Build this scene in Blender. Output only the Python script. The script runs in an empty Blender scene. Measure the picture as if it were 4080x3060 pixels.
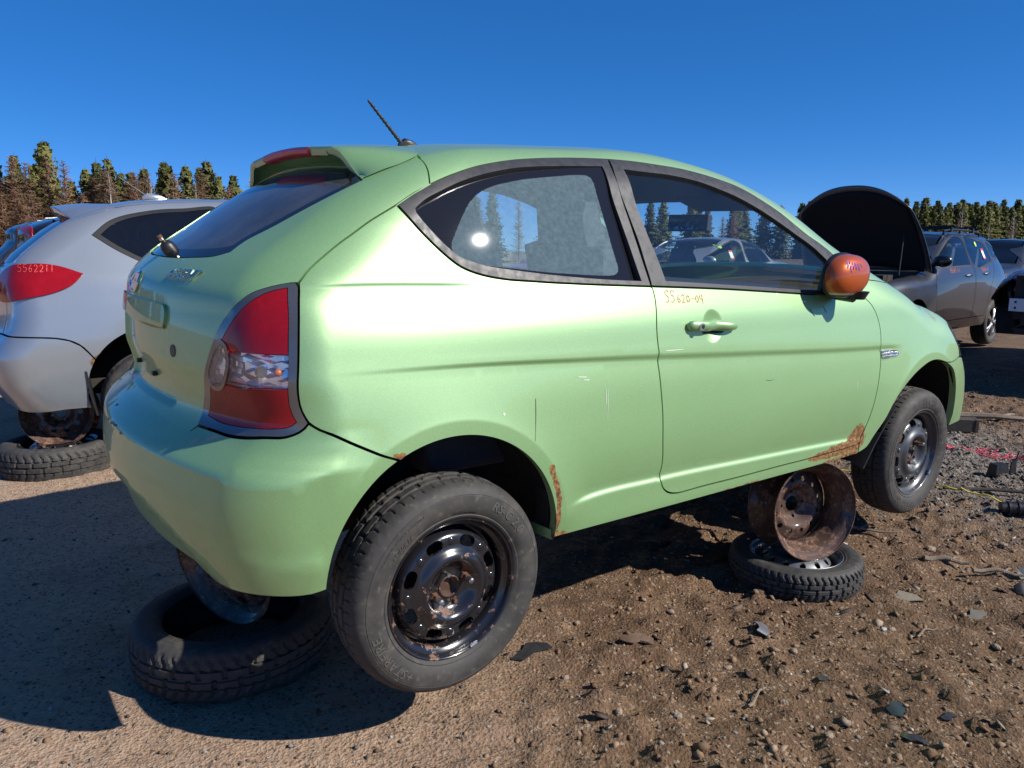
import bpy, bmesh, math, random
import numpy as np
from mathutils import Vector, Matrix
from mathutils.geometry import delaunay_2d_cdt

random.seed(7); RNG = np.random.default_rng(7)
SC = bpy.context.scene
COL = SC.collection
PI = math.pi

# ------------------------------------------------------------------ camera, sky, sun, exposure
CAM_H = 1.33
cam = bpy.data.objects.new('camera', bpy.data.cameras.new('camera'))
COL.objects.link(cam); SC.camera = cam
cam.location = (0, 0, CAM_H); cam.rotation_euler = (math.radians(90 - 9.993), 0, 0)
cam.data.sensor_width = 36.0; cam.data.lens = 36.0 * 3008.0 / 4080.0
cam.data.clip_start = 0.05; cam.data.clip_end = 3000

SUN_EL, SUN_AZ = 37.0, 112.0          # azimuth clockwise from +Y
sd = Vector((math.sin(math.radians(SUN_AZ)) * math.cos(math.radians(SUN_EL)),
             math.cos(math.radians(SUN_AZ)) * math.cos(math.radians(SUN_EL)),
             math.sin(math.radians(SUN_EL))))
world = bpy.data.worlds.new('World'); SC.world = world; world.use_nodes = True
wt = world.node_tree; wt.nodes.clear()
wo = wt.nodes.new('ShaderNodeOutputWorld'); wb = wt.nodes.new('ShaderNodeBackground')
sky = wt.nodes.new('ShaderNodeTexSky'); sky.sky_type = 'NISHITA'; sky.sun_disc = False
sky.sun_elevation = math.radians(SUN_EL); sky.sun_rotation = math.radians(SUN_AZ)
sky.altitude = 1000; sky.air_density = .45; sky.dust_density = 0.0; sky.ozone_density = 10.0
hs = wt.nodes.new('ShaderNodeHueSaturation'); hs.inputs['Saturation'].default_value = 1.36; hs.inputs['Hue'].default_value = .509; hs.inputs['Value'].default_value = 1.80
gm = wt.nodes.new('ShaderNodeGamma'); gm.inputs[1].default_value = .62
wt.links.new(sky.outputs[0], gm.inputs[0]); wt.links.new(gm.outputs[0], hs.inputs['Color']); wt.links.new(hs.outputs[0], wb.inputs[0])
wb.inputs[1].default_value = 0.112
wt.links.new(wb.outputs[0], wo.inputs[0])
sl = bpy.data.lights.new('sun', 'SUN'); sl.energy = 5.0; sl.angle = math.radians(0.53); sl.color = (1.0, 0.95, 0.87)
so = bpy.data.objects.new('sun', sl); COL.objects.link(so)
so.rotation_euler = sd.to_track_quat('Z', 'Y').to_euler()
SC.view_settings.view_transform = 'Standard'; SC.view_settings.look = 'None'
SC.view_settings.exposure = 0.45; SC.view_settings.gamma = 1.0; SC.view_settings.use_curve_mapping = False
SC.render.engine = 'CYCLES'
SC.cycles.max_bounces = 10; SC.cycles.transparent_max_bounces = 16; SC.cycles.glossy_bounces = 5; SC.cycles.diffuse_bounces = 3
SC.cycles.use_denoising = True

# ------------------------------------------------------------------ object helpers
def tag(o, label=None, cat=None, group=None, kind=None):
    if label: o['label'] = label
    if cat: o['category'] = cat
    if group: o['group'] = group
    if kind: o['kind'] = kind
    return o

def empty(name, loc=(0, 0, 0), rz=0.0, label=None, cat=None, group=None):
    o = bpy.data.objects.new(name, None); COL.objects.link(o)
    o.location = loc; o.rotation_euler = (0, 0, rz); o.empty_display_size = .1
    return tag(o, label, cat, group)

def link(name, me, mat=None, parent=None):
    o = bpy.data.objects.new(name, me); COL.objects.link(o)
    if mat is not None:
        for m in (mat if isinstance(mat, (list, tuple)) else [mat]): me.materials.append(m)
    if parent is not None: o.parent = parent
    return o

def mesh_np(name, V, faces, mat=None, parent=None, normals=None, smooth=True, midx=None):
    me = bpy.data.meshes.new(name)
    me.from_pydata(np.asarray(V, float).tolist(), [], [list(f) for f in faces])
    if smooth: me.polygons.foreach_set('use_smooth', np.ones(len(me.polygons), bool))
    if midx is not None: me.polygons.foreach_set('material_index', np.asarray(midx, np.int32))
    me.update()
    if normals is not None: me.normals_split_custom_set_from_vertices(np.asarray(normals, float).tolist())
    return link(name, me, mat, parent)

def sharp(me, ang=35):
    me.set_sharp_from_angle(angle=math.radians(ang))

class MB:
    """collects boxes, tubes, lathes and builds ONE mesh object"""
    def __init__(s): s.V = []; s.F = []; s.n = 0
    def add(s, V, F):
        V = np.asarray(V, float); s.V.append(V); s.F += [tuple(int(i) + s.n for i in f) for f in F]; s.n += len(V); return s
    def box(s, c, size, R=None, taper=1.0):
        x, y, z = [d / 2 for d in size]
        V = np.array([(-x, -y, -z), (x, -y, -z), (x, y, -z), (-x, y, -z), (-x * taper, -y * taper, z), (x * taper, -y * taper, z), (x * taper, y * taper, z), (-x * taper, y * taper, z)])
        if R is not None: V = V @ np.array(R).T
        return s.add(V + np.array(c), [(0, 3, 2, 1), (4, 5, 6, 7), (0, 1, 5, 4), (1, 2, 6, 5), (2, 3, 7, 6), (3, 0, 4, 7)])
    def tube(s, pts, r, seg=8, caps=True):
        pts = np.asarray(pts, float); n = len(pts); rr = np.broadcast_to(np.asarray(r, float), (n,))
        tan = np.gradient(pts, axis=0); tan /= np.linalg.norm(tan, axis=1)[:, None] + 1e-12
        up = np.array([0, 0, 1.0]) if abs(tan[0][2]) < .9 else np.array([1.0, 0, 0])
        V = []
        for i in range(n):
            a = np.cross(tan[i], up); a /= np.linalg.norm(a) + 1e-12; b = np.cross(a, tan[i]); up = b
            th = np.arange(seg) * 2 * PI / seg
            V.append(pts[i] + rr[i] * (np.cos(th)[:, None] * a + np.sin(th)[:, None] * b))
        V = np.concatenate(V); F = []
        for i in range(n - 1):
            for j in range(seg):
                k = (j + 1) % seg
                F.append((i * seg + j, i * seg + k, (i + 1) * seg + k, (i + 1) * seg + j))
        if caps:
            F.append(tuple(range(seg))[::-1]); F.append(tuple((n - 1) * seg + j for j in range(seg)))
        return s.add(V, F)
    def lathe(s, prof, seg=48, axis='y', c=(0, 0, 0), closed=False, a0=0, a1=2 * PI):
        """prof: (radius, along). axis y: along -> -y (outwards on the right side)"""
        prof = np.asarray(prof, float); m = len(prof); full = abs(a1 - a0 - 2 * PI) < 1e-6
        th = a0 + (a1 - a0) * np.arange(seg + (0 if full else 1)) / seg; n = len(th)
        V = np.empty((n, m, 3))
        cs, sn = np.cos(th)[:, None], np.sin(th)[:, None]
        if axis == 'y': V[..., 0] = cs * prof[:, 0]; V[..., 2] = sn * prof[:, 0]; V[..., 1] = -prof[:, 1]
        else: V[..., 0] = cs * prof[:, 0]; V[..., 1] = sn * prof[:, 0]; V[..., 2] = prof[:, 1]
        F = []
        mm = m if closed else m - 1
        for i in range(n if full else n - 1):
            i2 = (i + 1) % n
            for j in range(mm):
                j2 = (j + 1) % m
                f = (i * m + j, i * m + j2, i2 * m + j2, i2 * m + j)
                F.append(f if axis != 'y' else f)
        return s.add(V.reshape(-1, 3) + np.array(c), F)
    def sphere(s, c, r, seg=10, rings=6):
        r = np.broadcast_to(np.asarray(r, float), (3,)); V = [(0, 0, -1)]
        for i in range(1, rings):
            p = -PI / 2 + PI * i / rings
            for j in range(seg): V.append((math.cos(p) * math.cos(2 * PI * j / seg), math.cos(p) * math.sin(2 * PI * j / seg), math.sin(p)))
        V.append((0, 0, 1)); F = []
        for j in range(seg): F.append((0, 1 + (j + 1) % seg, 1 + j))
        for i in range(rings - 2):
            for j in range(seg):
                a = 1 + i * seg + j; b = 1 + i * seg + (j + 1) % seg; F.append((a, b, b + seg, a + seg))
        t = len(V) - 1; o = 1 + (rings - 2) * seg
        for j in range(seg): F.append((o + j, o + (j + 1) % seg, t))
        return s.add(np.array(V) * r + np.array(c), F)
    def build(s, name, mat, parent=None, smooth=True, ang=35, xf=None):
        V = np.concatenate(s.V)
        if xf is not None: V = V @ np.array(xf)[:3, :3].T + np.array(xf)[:3, 3]
        o = mesh_np(name, V, s.F, mat, parent, smooth=smooth)
        if smooth: sharp(o.data, ang)
        return o

def rot(ax, a):
    return np.array(Matrix.Rotation(a, 3, ax))

def copy_tree(o, parent=None):
    c = o.copy(); COL.objects.link(c)
    if parent is not None: c.parent = parent
    for ch in [q for q in bpy.data.objects if q.parent == o]: copy_tree(ch, c)
    return c

# ------------------------------------------------------------------ materials
class NT:
    def __init__(s, name):
        s.m = bpy.data.materials.new(name); s.m.use_nodes = True; s.t = s.m.node_tree; s.t.nodes.clear()
        s.out = s.t.nodes.new('ShaderNodeOutputMaterial')
        s._tc = None
    def n(s, typ, **kw):
        nd = s.t.nodes.new(typ)
        for k, v in kw.items(): setattr(nd, k, v)
        return nd
    def l(s, a, b): s.t.links.new(a, b)
    def setin(s, nd, key, v):
        i = nd.inputs[key]
        if hasattr(v, 'links') or isinstance(v, bpy.types.NodeSocket): s.l(v, i)
        else: i.default_value = (*v, 1) if isinstance(v, tuple) and len(v) == 3 and i.type == 'RGBA' else v
    def co(s, which='Object'):
        if s._tc is None: s._tc = s.n('ShaderNodeTexCoord')
        return s._tc.outputs[which]
    def noise(s, scale, detail=4, rough=.55, vec=None, dist=0.0, w=None):
        nd = s.n('ShaderNodeTexNoise'); s.l(vec if vec is not None else s.co(), nd.inputs['Vector'])
        nd.inputs['Scale'].default_value = scale; nd.inputs['Detail'].default_value = detail; nd.inputs['Roughness'].default_value = rough
        nd.inputs['Distortion'].default_value = dist
        return nd.outputs['Fac']
    def voro(s, scale, feat='F1', vec=None, out='Distance'):
        nd = s.n('ShaderNodeTexVoronoi', feature=feat); s.l(vec if vec is not None else s.co(), nd.inputs['Vector'])
        nd.inputs['Scale'].default_value = scale
        return nd.outputs[out]
    def ramp(s, fac, stops):
        nd = s.n('ShaderNodeValToRGB'); s.l(fac, nd.inputs[0]); e = nd.color_ramp.elements
        while len(e) < len(stops): e.new(0.5)
        for q, (p, c) in zip(e, stops):
            q.position = p; q.color = (*c, 1) if isinstance(c, tuple) else (c, c, c, 1)
        return nd.outputs[0]
    def mapr(s, v, a, b, c=0.0, d=1.0, smooth=True):
        nd = s.n('ShaderNodeMapRange'); nd.interpolation_type = 'SMOOTHSTEP' if smooth else 'LINEAR'
        s.l(v, nd.inputs[0]); nd.inputs[1].default_value = a; nd.inputs[2].default_value = b
        nd.inputs[3].default_value = c; nd.inputs[4].default_value = d
        return nd.outputs[0]
    def math(s, op, a, b=0.0, c=None):
        nd = s.n('ShaderNodeMath', operation=op)
        s.setin(nd, 0, a); s.setin(nd, 1, b)
        if c is not None: s.setin(nd, 2, c)
        return nd.outputs[0]
    def mix(s, f, a, b, blend='MIX'):
        nd = s.n('ShaderNodeMix', data_type='RGBA', blend_type=blend)
        s.setin(nd, 0, f); s.setin(nd, 6, a); s.setin(nd, 7, b)
        return nd.outputs[2]
    def bump(s, h, strength=.3, dist=.01, normal=None):
        nd = s.n('ShaderNodeBump'); s.l(h, nd.inputs['Height']); nd.inputs['Strength'].default_value = strength; nd.inputs['Distance'].default_value = dist
        if normal is not None: s.l(normal, nd.inputs['Normal'])
        return nd.outputs[0]
    def bsdf(s, base, rough=.5, metal=0.0, normal=None, **kw):
        b = s.n('ShaderNodeBsdfPrincipled')
        s.setin(b, 'Base Color', base); s.setin(b, 'Roughness', rough); s.setin(b, 'Metallic', metal)
        if normal is not None: s.l(normal, b.inputs['Normal'])
        for k, v in kw.items(): s.setin(b, k.replace('_', ' '), v)
        return b
    def done(s, b):
        s.l(b.outputs[0], s.out.inputs[0]); return s.m

def simple(name, base, rough=.5, metal=0.0, var=.15, scale=12, bump=0.0, bscale=60, **kw):
    t = NT(name)
    n = t.noise(scale, 5)
    c = t.mix(n, tuple(x * (1 - var) for x in base), tuple(min(1, x * (1 + var)) for x in base))
    nm = t.bump(t.noise(bscale, 4), bump, .003) if bump else None
    rg = t.mapr(t.noise(scale * 2.3, 4), .3, .7, max(0, rough - .08), min(1, rough + .08))
    return t.done(t.bsdf(c, rg, metal, nm, **kw))

def rustmask(t, lines, nscale=34):
    """bands along straight runs (object space, end points and reach), their edge broken up by noise"""
    best = None; co = t.co()
    for (p0, p1, r0, r1) in lines:
        ab = Vector(p1) - Vector(p0); L2 = max(ab.length_squared, 1e-9)
        v = t.n('ShaderNodeVectorMath', operation='SUBTRACT'); t.l(co, v.inputs[0]); v.inputs[1].default_value = p0
        d = t.n('ShaderNodeVectorMath', operation='DOT_PRODUCT'); t.l(v.outputs[0], d.inputs[0]); d.inputs[1].default_value = tuple(ab / L2)
        h = t.n('ShaderNodeClamp'); t.l(d.outputs['Value'], h.inputs[0])
        sc = t.n('ShaderNodeVectorMath', operation='SCALE'); sc.inputs[0].default_value = tuple(ab); t.l(h.outputs[0], sc.inputs['Scale'])
        q = t.n('ShaderNodeVectorMath', operation='DISTANCE'); t.l(v.outputs[0], q.inputs[0]); t.l(sc.outputs[0], q.inputs[1])
        rr_ = t.math('ADD', r0, t.math('MULTIPLY', h.outputs[0], r1 - r0))
        m = t.math('SUBTRACT', 1.0, t.math('DIVIDE', q.outputs['Value'], rr_)); best = m if best is None else t.math('MAXIMUM', best, m)
    n = t.math('ADD', t.math('MULTIPLY', t.math('SUBTRACT', t.noise(nscale, 8, .75), .5), 1.7), t.math('MULTIPLY', t.math('SUBTRACT', t.noise(nscale * .3, 3), .5), 1.1))
    return t.mapr(t.math('ADD', best, n), .18, .42)

def paint(name, base, metal=.35, rough=.36, flake=.5, rust=None, dirt=.25, coat=.8, dirtcol=(.20, .16, .11), lowz=.25, highz=.6, lobe=0.0, lobecol=(.9, .95, .85), lober=.52):
    t = NT(name)
    fl = t.voro(900, out='Color'); sp = t.n('ShaderNodeSeparateColor'); t.l(fl, sp.inputs[0])
    f = t.mapr(sp.outputs[0], .25, 1, 1 - flake * .22, 1 + flake * .22, False)
    c = t.mix(1.0, base, f, 'MULTIPLY')
    big = t.noise(1.7, 3); c = t.mix(t.mapr(big, .3, .7), c, t.mix(1.0, c, (.93, .95, .93), 'MULTIPLY'))
    # road film: heavier low on the body
    sx = t.n('ShaderNodeSeparateXYZ'); t.l(t.co(), sx.inputs[0])
    low = t.mapr(sx.outputs[2], lowz, highz, 1, .12)
    dn = t.mapr(t.noise(9, 7, .65), .38, .72)
    dm = t.math('MULTIPLY', t.math('MULTIPLY', low, dn), dirt)
    c = t.mix(dm, c, dirtcol)
    rg = t.math('ADD', t.math('MULTIPLY', dm, .35), rough)
    # fine orange-peel and flake tilt
    nm = t.bump(t.math('ADD', sp.outputs[1], t.math('MULTIPLY', t.noise(300, 2), .6)), .022, .001)
    b = t.bsdf(c, rg, metal, nm, Coat_Weight=coat, Coat_Roughness=.03, Coat_IOR=1.5)
    b.inputs['Specular IOR Level'].default_value = .45
    t.setin(b, 'Coat Weight', t.math('SUBTRACT', coat, t.math('MULTIPLY', dm, 1.2)))
    if lobe:          # light scattered by the aluminium flakes: a broad pale lobe under the lacquer
        g = t.n('ShaderNodeBsdfGlossy'); g.inputs['Color'].default_value = (*lobecol, 1); g.inputs['Roughness'].default_value = lober
        mg = t.n('ShaderNodeMixShader'); mg.inputs[0].default_value = lobe; t.l(b.outputs[0], mg.inputs[1]); t.l(g.outputs[0], mg.inputs[2]); b = mg
    if rust:
        rm = rustmask(t, rust)
        rc = t.ramp(t.noise(70, 7, .7), [(.30, (.030, .014, .008)), (.45, (.11, .045, .016)), (.56, (.24, .12, .035)), (.66, (.30, .19, .07)), (.78, (.07, .03, .016))])
        rb = t.bsdf(rc, .85, 0, t.bump(t.noise(90, 6), .6, .004))
        mx = t.n('ShaderNodeMixShader'); t.l(rm, mx.inputs[0]); t.l(b.outputs[0], mx.inputs[1]); t.l(rb.outputs[0], mx.inputs[2])
        t.l(mx.outputs[0], t.out.inputs[0]); return t.m
    return t.done(b)

def glass(name, tint=(.55, .68, .70), dust=.06, dustcol=(.5, .52, .5), smear=.0, rough=.0, fres=.07, dscale=5):
    t = NT(name)
    tr = t.n('ShaderNodeBsdfTransparent'); tr.inputs[0].default_value = (*tint, 1)
    gl = t.n('ShaderNodeBsdfGlossy'); gl.inputs['Roughness'].default_value = rough; gl.inputs['Color'].default_value = (.95, .97, 1, 1)
    # Schlick reflectance, the same from both sides of the pane
    lw = t.n('ShaderNodeLayerWeight'); lw.inputs['Blend'].default_value = .5
    fac = t.math('ADD', t.math('MULTIPLY', t.math('POWER', lw.outputs['Facing'], 5.0), .88), fres)
    m1 = t.n('ShaderNodeMixShader'); t.l(fac, m1.inputs[0]); t.l(tr.outputs[0], m1.inputs[1]); t.l(gl.outputs[0], m1.inputs[2])
    df = t.n('ShaderNodeBsdfDiffuse'); df.inputs[0].default_value = (*dustcol, 1)
    n = t.mapr(t.noise(dscale, 8, .7), .25, .85, dust * .75, dust * 1.25 + smear)
    m2 = t.n('ShaderNodeMixShader'); t.l(n, m2.inputs[0]); t.l(m1.outputs[0], m2.inputs[1]); t.l(df.outputs[0], m2.inputs[2])
    t.l(m2.outputs[0], t.out.inputs[0]); return t.m

# ------------------------------------------------------------------ curved body shells
def spl(xn, yn, x):
    xn = np.asarray(xn, float); yn = np.asarray(yn, float)
    h = np.diff(xn); dl = np.diff(yn) / h
    m = np.empty_like(yn); m[0] = dl[0]; m[-1] = dl[-1]
    m[1:-1] = (dl[:-1] * h[1:] + dl[1:] * h[:-1]) / (h[1:] + h[:-1])
    x = np.asarray(x, float); xc = np.clip(x, xn[0], xn[-1])
    i = np.clip(np.searchsorted(xn, xc, side='right') - 1, 0, len(xn) - 2)
    t = (xc - xn[i]) / h[i]; t2 = t * t; t3 = t2 * t
    y = (2 * t3 - 3 * t2 + 1) * yn[i] + (t3 - 2 * t2 + t) * h[i] * m[i] + (-2 * t3 + 3 * t2) * yn[i + 1] + (t3 - t2) * h[i] * m[i + 1]
    return y + np.where(x < xn[0], (x - xn[0]) * m[0], 0) + np.where(x > xn[-1], (x - xn[-1]) * m[-1], 0)

def sst(a, b, x):
    t = np.clip((x - a) / (b - a), 0, 1); return t * t * (3 - 2 * t)

class Body:
    """closed car body as an implicit surface: side profile x plan taper, rear, roof line and nose, rounded together"""
    def __init__(s, P, feat=None, rearfeat=None, X0=.35, X1=2.35, ZC=.72):
        s.P = P; s.feat = feat; s.rearfeat = rearfeat; s.X0, s.X1, s.ZC, s.S = X0, X1, ZC, .8
        s.fk0 = P['fk'][0]
    def W(s, x, z):
        P = s.P; w = spl(P['wz'], P['wy'], z)
        a = spl(P['rx'], P['rl'], x); b = spl(P['rx'], P['ru'], x); t = sst(P.get('t0', .55), P.get('t1', 1.05), z)
        w = w - (a * (1 - t) + b * t)
        return w + s.feat(x, z) if s.feat else w
    def F(s, p):
        P = s.P; x, y, z = p[..., 0], np.abs(p[..., 1]), p[..., 2]
        ds = (y - s.W(x, z)) * .97
        kz = P['rk'][0] + (P['rk'][1] - P['rk'][0]) * sst(.5, 1.0, z)
        xr = spl(P['rz'], P['rr'], z); sl_ = (spl(P['rz'], P['rr'], z + .004) - spl(P['rz'], P['rr'], z - .004)) / .008
        if s.rearfeat: xr = xr + s.rearfeat(y, z)
        dr = (xr + kz * y ** 2 - x) / np.sqrt(1 + np.minimum(sl_ ** 2, 4))
        tz = spl(P['tx'], P['tz'], x); ts = (spl(P['tx'], P['tz'], x + .01) - spl(P['tx'], P['tz'], x - .01)) / .02
        dt = (z - tz + P['tk'][0] * y ** 2) / np.sqrt(1 + np.minimum(ts ** 2, 9))
        df = x - spl(P['fz'], P['fx'], z) + P['fk'][0] * y ** 2
        r = P['rad'][0]
        D = np.stack([ds, dr, dt, df]); m = np.maximum(D + r, 0); q = np.sqrt((m ** 2).sum(0)) - r; inner = D.max(0)
        return np.maximum(np.where(inner < -r, inner, q), P['bot'][0] - z)
    def normal(s, X, e=1.5e-3):
        g = np.stack([s.F(X + np.eye(3)[i] * e) - s.F(X - np.eye(3)[i] * e) for i in range(3)], -1)
        return g / (np.linalg.norm(g, axis=-1)[..., None] + 1e-12)
    def root(s, o, d, t0=.05, t1=3.0, n=22):
        lo = np.full(len(o), t0); hi = np.full(len(o), t1)
        for _ in range(21):
            m = (lo + hi) / 2; inside = s.F(o + d * m[:, None]) < 0
            lo = np.where(inside, m, lo); hi = np.where(inside, hi, m)
        return o + d * ((lo + hi) / 2)[:, None]
    # wrap-around domain (u along the plan, v the elevation) or 'top' domain (x, y)
    def dom(s, p, how='uv'):
        p = np.atleast_2d(np.asarray(p, float))
        if how == 'top': return p[:, :2].copy()
        x, y, z = p.T; ry = -y
        a = np.arctan2(np.where(x < s.X0, s.X0 - x, 0), ry); b = np.arctan2(np.where(x > s.X1, x - s.X1, 0), ry)
        u = np.where(x < s.X0, -a * s.S, np.where(x > s.X1, s.X1 - s.X0 + b * s.S, x - s.X0))
        rho = np.where(x < s.X0, np.hypot(s.X0 - x, y), np.where(x > s.X1, np.hypot(x - s.X1, y), np.abs(y)))
        return np.c_[u, np.arctan2(z - s.ZC, rho) * s.S]
    def lift(s, d, how='uv'):
        d = np.atleast_2d(np.asarray(d, float)); N = len(d)
        if how == 'top':
            o = np.c_[d, np.full(N, s.ZC)]; return s.root(o, np.tile([0, 0, 1.0], (N, 1)), t0=.0, t1=1.2)
        u, v = d[:, 0], d[:, 1] / s.S; L = s.X1 - s.X0
        ox = s.X0 + np.clip(u, 0, L); a = np.where(u < 0, -u / s.S, np.where(u > L, (u - L) / s.S, 0)); sg = np.where(u < 0, -1, 1)
        hx, hy = sg * np.sin(a), -np.cos(a)
        dr = np.c_[hx * np.cos(v), hy * np.cos(v), np.sin(v)]
        return s.root(np.c_[ox, np.zeros(N), np.full(N, s.ZC)], dr)
    def side(s, x, z):           # a point of the right flank
        x, z = np.broadcast_arrays(np.asarray(x, float), np.asarray(z, float))
        o = np.c_[x.ravel(), np.zeros(x.size), z.ravel()]
        return s.root(o, np.tile([0, -1.0, 0], (x.size, 1)), t0=.05, t1=1.3)
    def rear(s, y, z):
        y, z = np.broadcast_arrays(np.asarray(y, float), np.asarray(z, float))
        o = np.c_[np.full(y.size, s.X0), y.ravel(), z.ravel()]
        return s.root(o, np.tile([-1.0, 0, 0], (y.size, 1)), t0=0.0, t1=1.6)
    def front(s, y, z):
        y, z = np.broadcast_arrays(np.asarray(y, float), np.asarray(z, float))
        o = np.c_[np.full(y.size, s.X1), y.ravel(), z.ravel()]
        return s.root(o, np.tile([1.0, 0, 0], (y.size, 1)), t0=0.0, t1=1.6)
    def top(s, x, y):
        x, y = np.broadcast_arrays(np.asarray(x, float), np.asarray(y, float))
        return s.lift(np.c_[x.ravel(), y.ravel()], 'top')

def cr(pts, step):
    """Catmull-Rom through the knots, resampled at about step"""
    P = np.asarray(pts, float)
    if len(P) < 3:
        n = max(2, int(np.ceil(np.linalg.norm(P[1] - P[0]) / step)) + 1); t = np.linspace(0, 1, n)[:, None]; return P[0] * (1 - t) + P[-1] * t
    d = np.r_[0, np.cumsum(np.sqrt(np.linalg.norm(np.diff(P, axis=0), axis=1)) + 1e-9)]
    tt = np.linspace(0, d[-1], 1200); C = np.stack([spl(d, P[:, k], tt) for k in range(P.shape[1])], -1)
    L = np.r_[0, np.cumsum(np.linalg.norm(np.diff(C, axis=0), axis=1))]
    n = max(2, int(np.ceil(L[-1] / step)) + 1); q = np.linspace(0, L[-1], n)
    return np.stack([np.interp(q, L, C[:, k]) for k in range(P.shape[1])], -1)

def loop_of(segs, step):
    out = []
    for s in segs: out.append(cr(s, step)[:-1])
    L = np.concatenate(out); keep = [0]
    for i in range(1, len(L)):
        if np.linalg.norm(L[i] - L[keep[-1]]) > step * .25: keep.append(i)
    if np.linalg.norm(L[keep[-1]] - L[0]) < step * .25: keep.pop()
    return L[keep]

def area2(L):
    x, y = L[:, 0], L[:, 1]; return np.sum(x * np.roll(y, -1) - np.roll(x, -1) * y) / 2

def inset_loop(L, g):
    """shift a closed loop inwards (g>0 towards its inside)"""
    if abs(g) < 1e-9: return L
    sgn = 1 if area2(L) > 0 else -1
    e = np.roll(L, -1, 0) - L; e /= np.linalg.norm(e, axis=1)[:, None] + 1e-12
    n = np.c_[-e[:, 1], e[:, 0]] * sgn; n0 = np.roll(n, 1, 0); m = n + n0; ml = np.linalg.norm(m, axis=1)[:, None]; m = m / np.maximum(ml, .3)
    k = np.clip(1 / np.maximum((m * n).sum(1), .5), 1, 2)
    return L + m * (k * g)[:, None]

def pip(pts, L):
    x, y = pts[:, 0], pts[:, 1]; ins = np.zeros(len(pts), bool)
    x0, y0 = L[:, 0], L[:, 1]; x1, y1 = np.roll(x0, -1), np.roll(y0, -1)
    for a, b, c, d in zip(x0, y0, x1, y1):
        if b == d: continue
        cnd = (b > y) != (d > y); ins ^= cnd & (x < (c - a) * (y - b) / (d - b) + a)
    return ins

def mindist(pts, Q):
    out = np.full(len(pts), 1e9)
    for k in range(0, len(pts), 4000): out[k:k + 4000] = np.sqrt(((pts[k:k + 4000, None, :] - Q[None]) ** 2).sum(-1).min(1))
    return out

def cdt_fill(loops, sp, extra=None):
    A = loops[0]; lo, hi = A.min(0), A.max(0)
    nx, ny = int((hi[0] - lo[0]) / sp) + 2, int((hi[1] - lo[1]) / (sp * .866)) + 2
    gx, gy = np.meshgrid(np.arange(nx), np.arange(ny)); G = np.c_[(lo[0] + (gx + .5 * (gy % 2)) * sp).ravel(), (lo[1] + gy * sp * .866).ravel()]
    G = G + np.array([.37, .41]) * sp * .1
    B = np.concatenate(loops)
    if extra is not None and len(extra):
        G = G[mindist(G, extra) > sp * .75]; G = np.concatenate([G, extra])
    m = pip(G, loops[0])
    for h in loops[1:]: m &= ~pip(G, h)
    G = G[m]; G = G[mindist(G, B) > sp * .45] if len(G) else G
    V = np.concatenate([B, G]); E = []; k = 0
    for L in loops:
        n = len(L); E += [(k + i, k + (i + 1) % n) for i in range(n)]; k += n
    r = delaunay_2d_cdt([Vector(v) for v in V], E, [], 0, 1e-7)
    V2 = np.array([tuple(v) for v in r[0]]); T = np.array([f for f in r[2] if len(f) == 3])
    c = V2[T].mean(1); m = pip(c, loops[0])
    for h in loops[1:]: m &= ~pip(c, h)
    T = T[m]; a = V2[T]; ar = (a[:, 1, 0] - a[:, 0, 0]) * (a[:, 2, 1] - a[:, 0, 1]) - (a[:, 2, 0] - a[:, 0, 0]) * (a[:, 1, 1] - a[:, 0, 1])
    T = T[np.abs(ar) > 1e-10]; ar = ar[np.abs(ar) > 1e-10]; T[ar < 0] = T[ar < 0][:, ::-1]
    return V2, T

def mirror_obj(o, name=None, parent=None, mat=None):
    """the same part on the left side"""
    me = o.data; n = len(me.vertices); V = np.empty(n * 3); me.vertices.foreach_get('co', V); V = V.reshape(-1, 3) * [1, -1, 1]
    faces = [list(p.vertices)[::-1] for p in me.polygons]; nrm = None
    if 'nrm' in o: pass
    N = _NRM.get(o.name)
    m = mesh_np(name or o.name.split('.')[0], V, faces, list(me.materials) if mat is None else mat, parent or o.parent, None if N is None else N * [1, -1, 1],
                midx=[p.material_index for p in me.polygons])
    if N is None: sharp(m.data)
    return m
_NRM = {}

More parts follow.
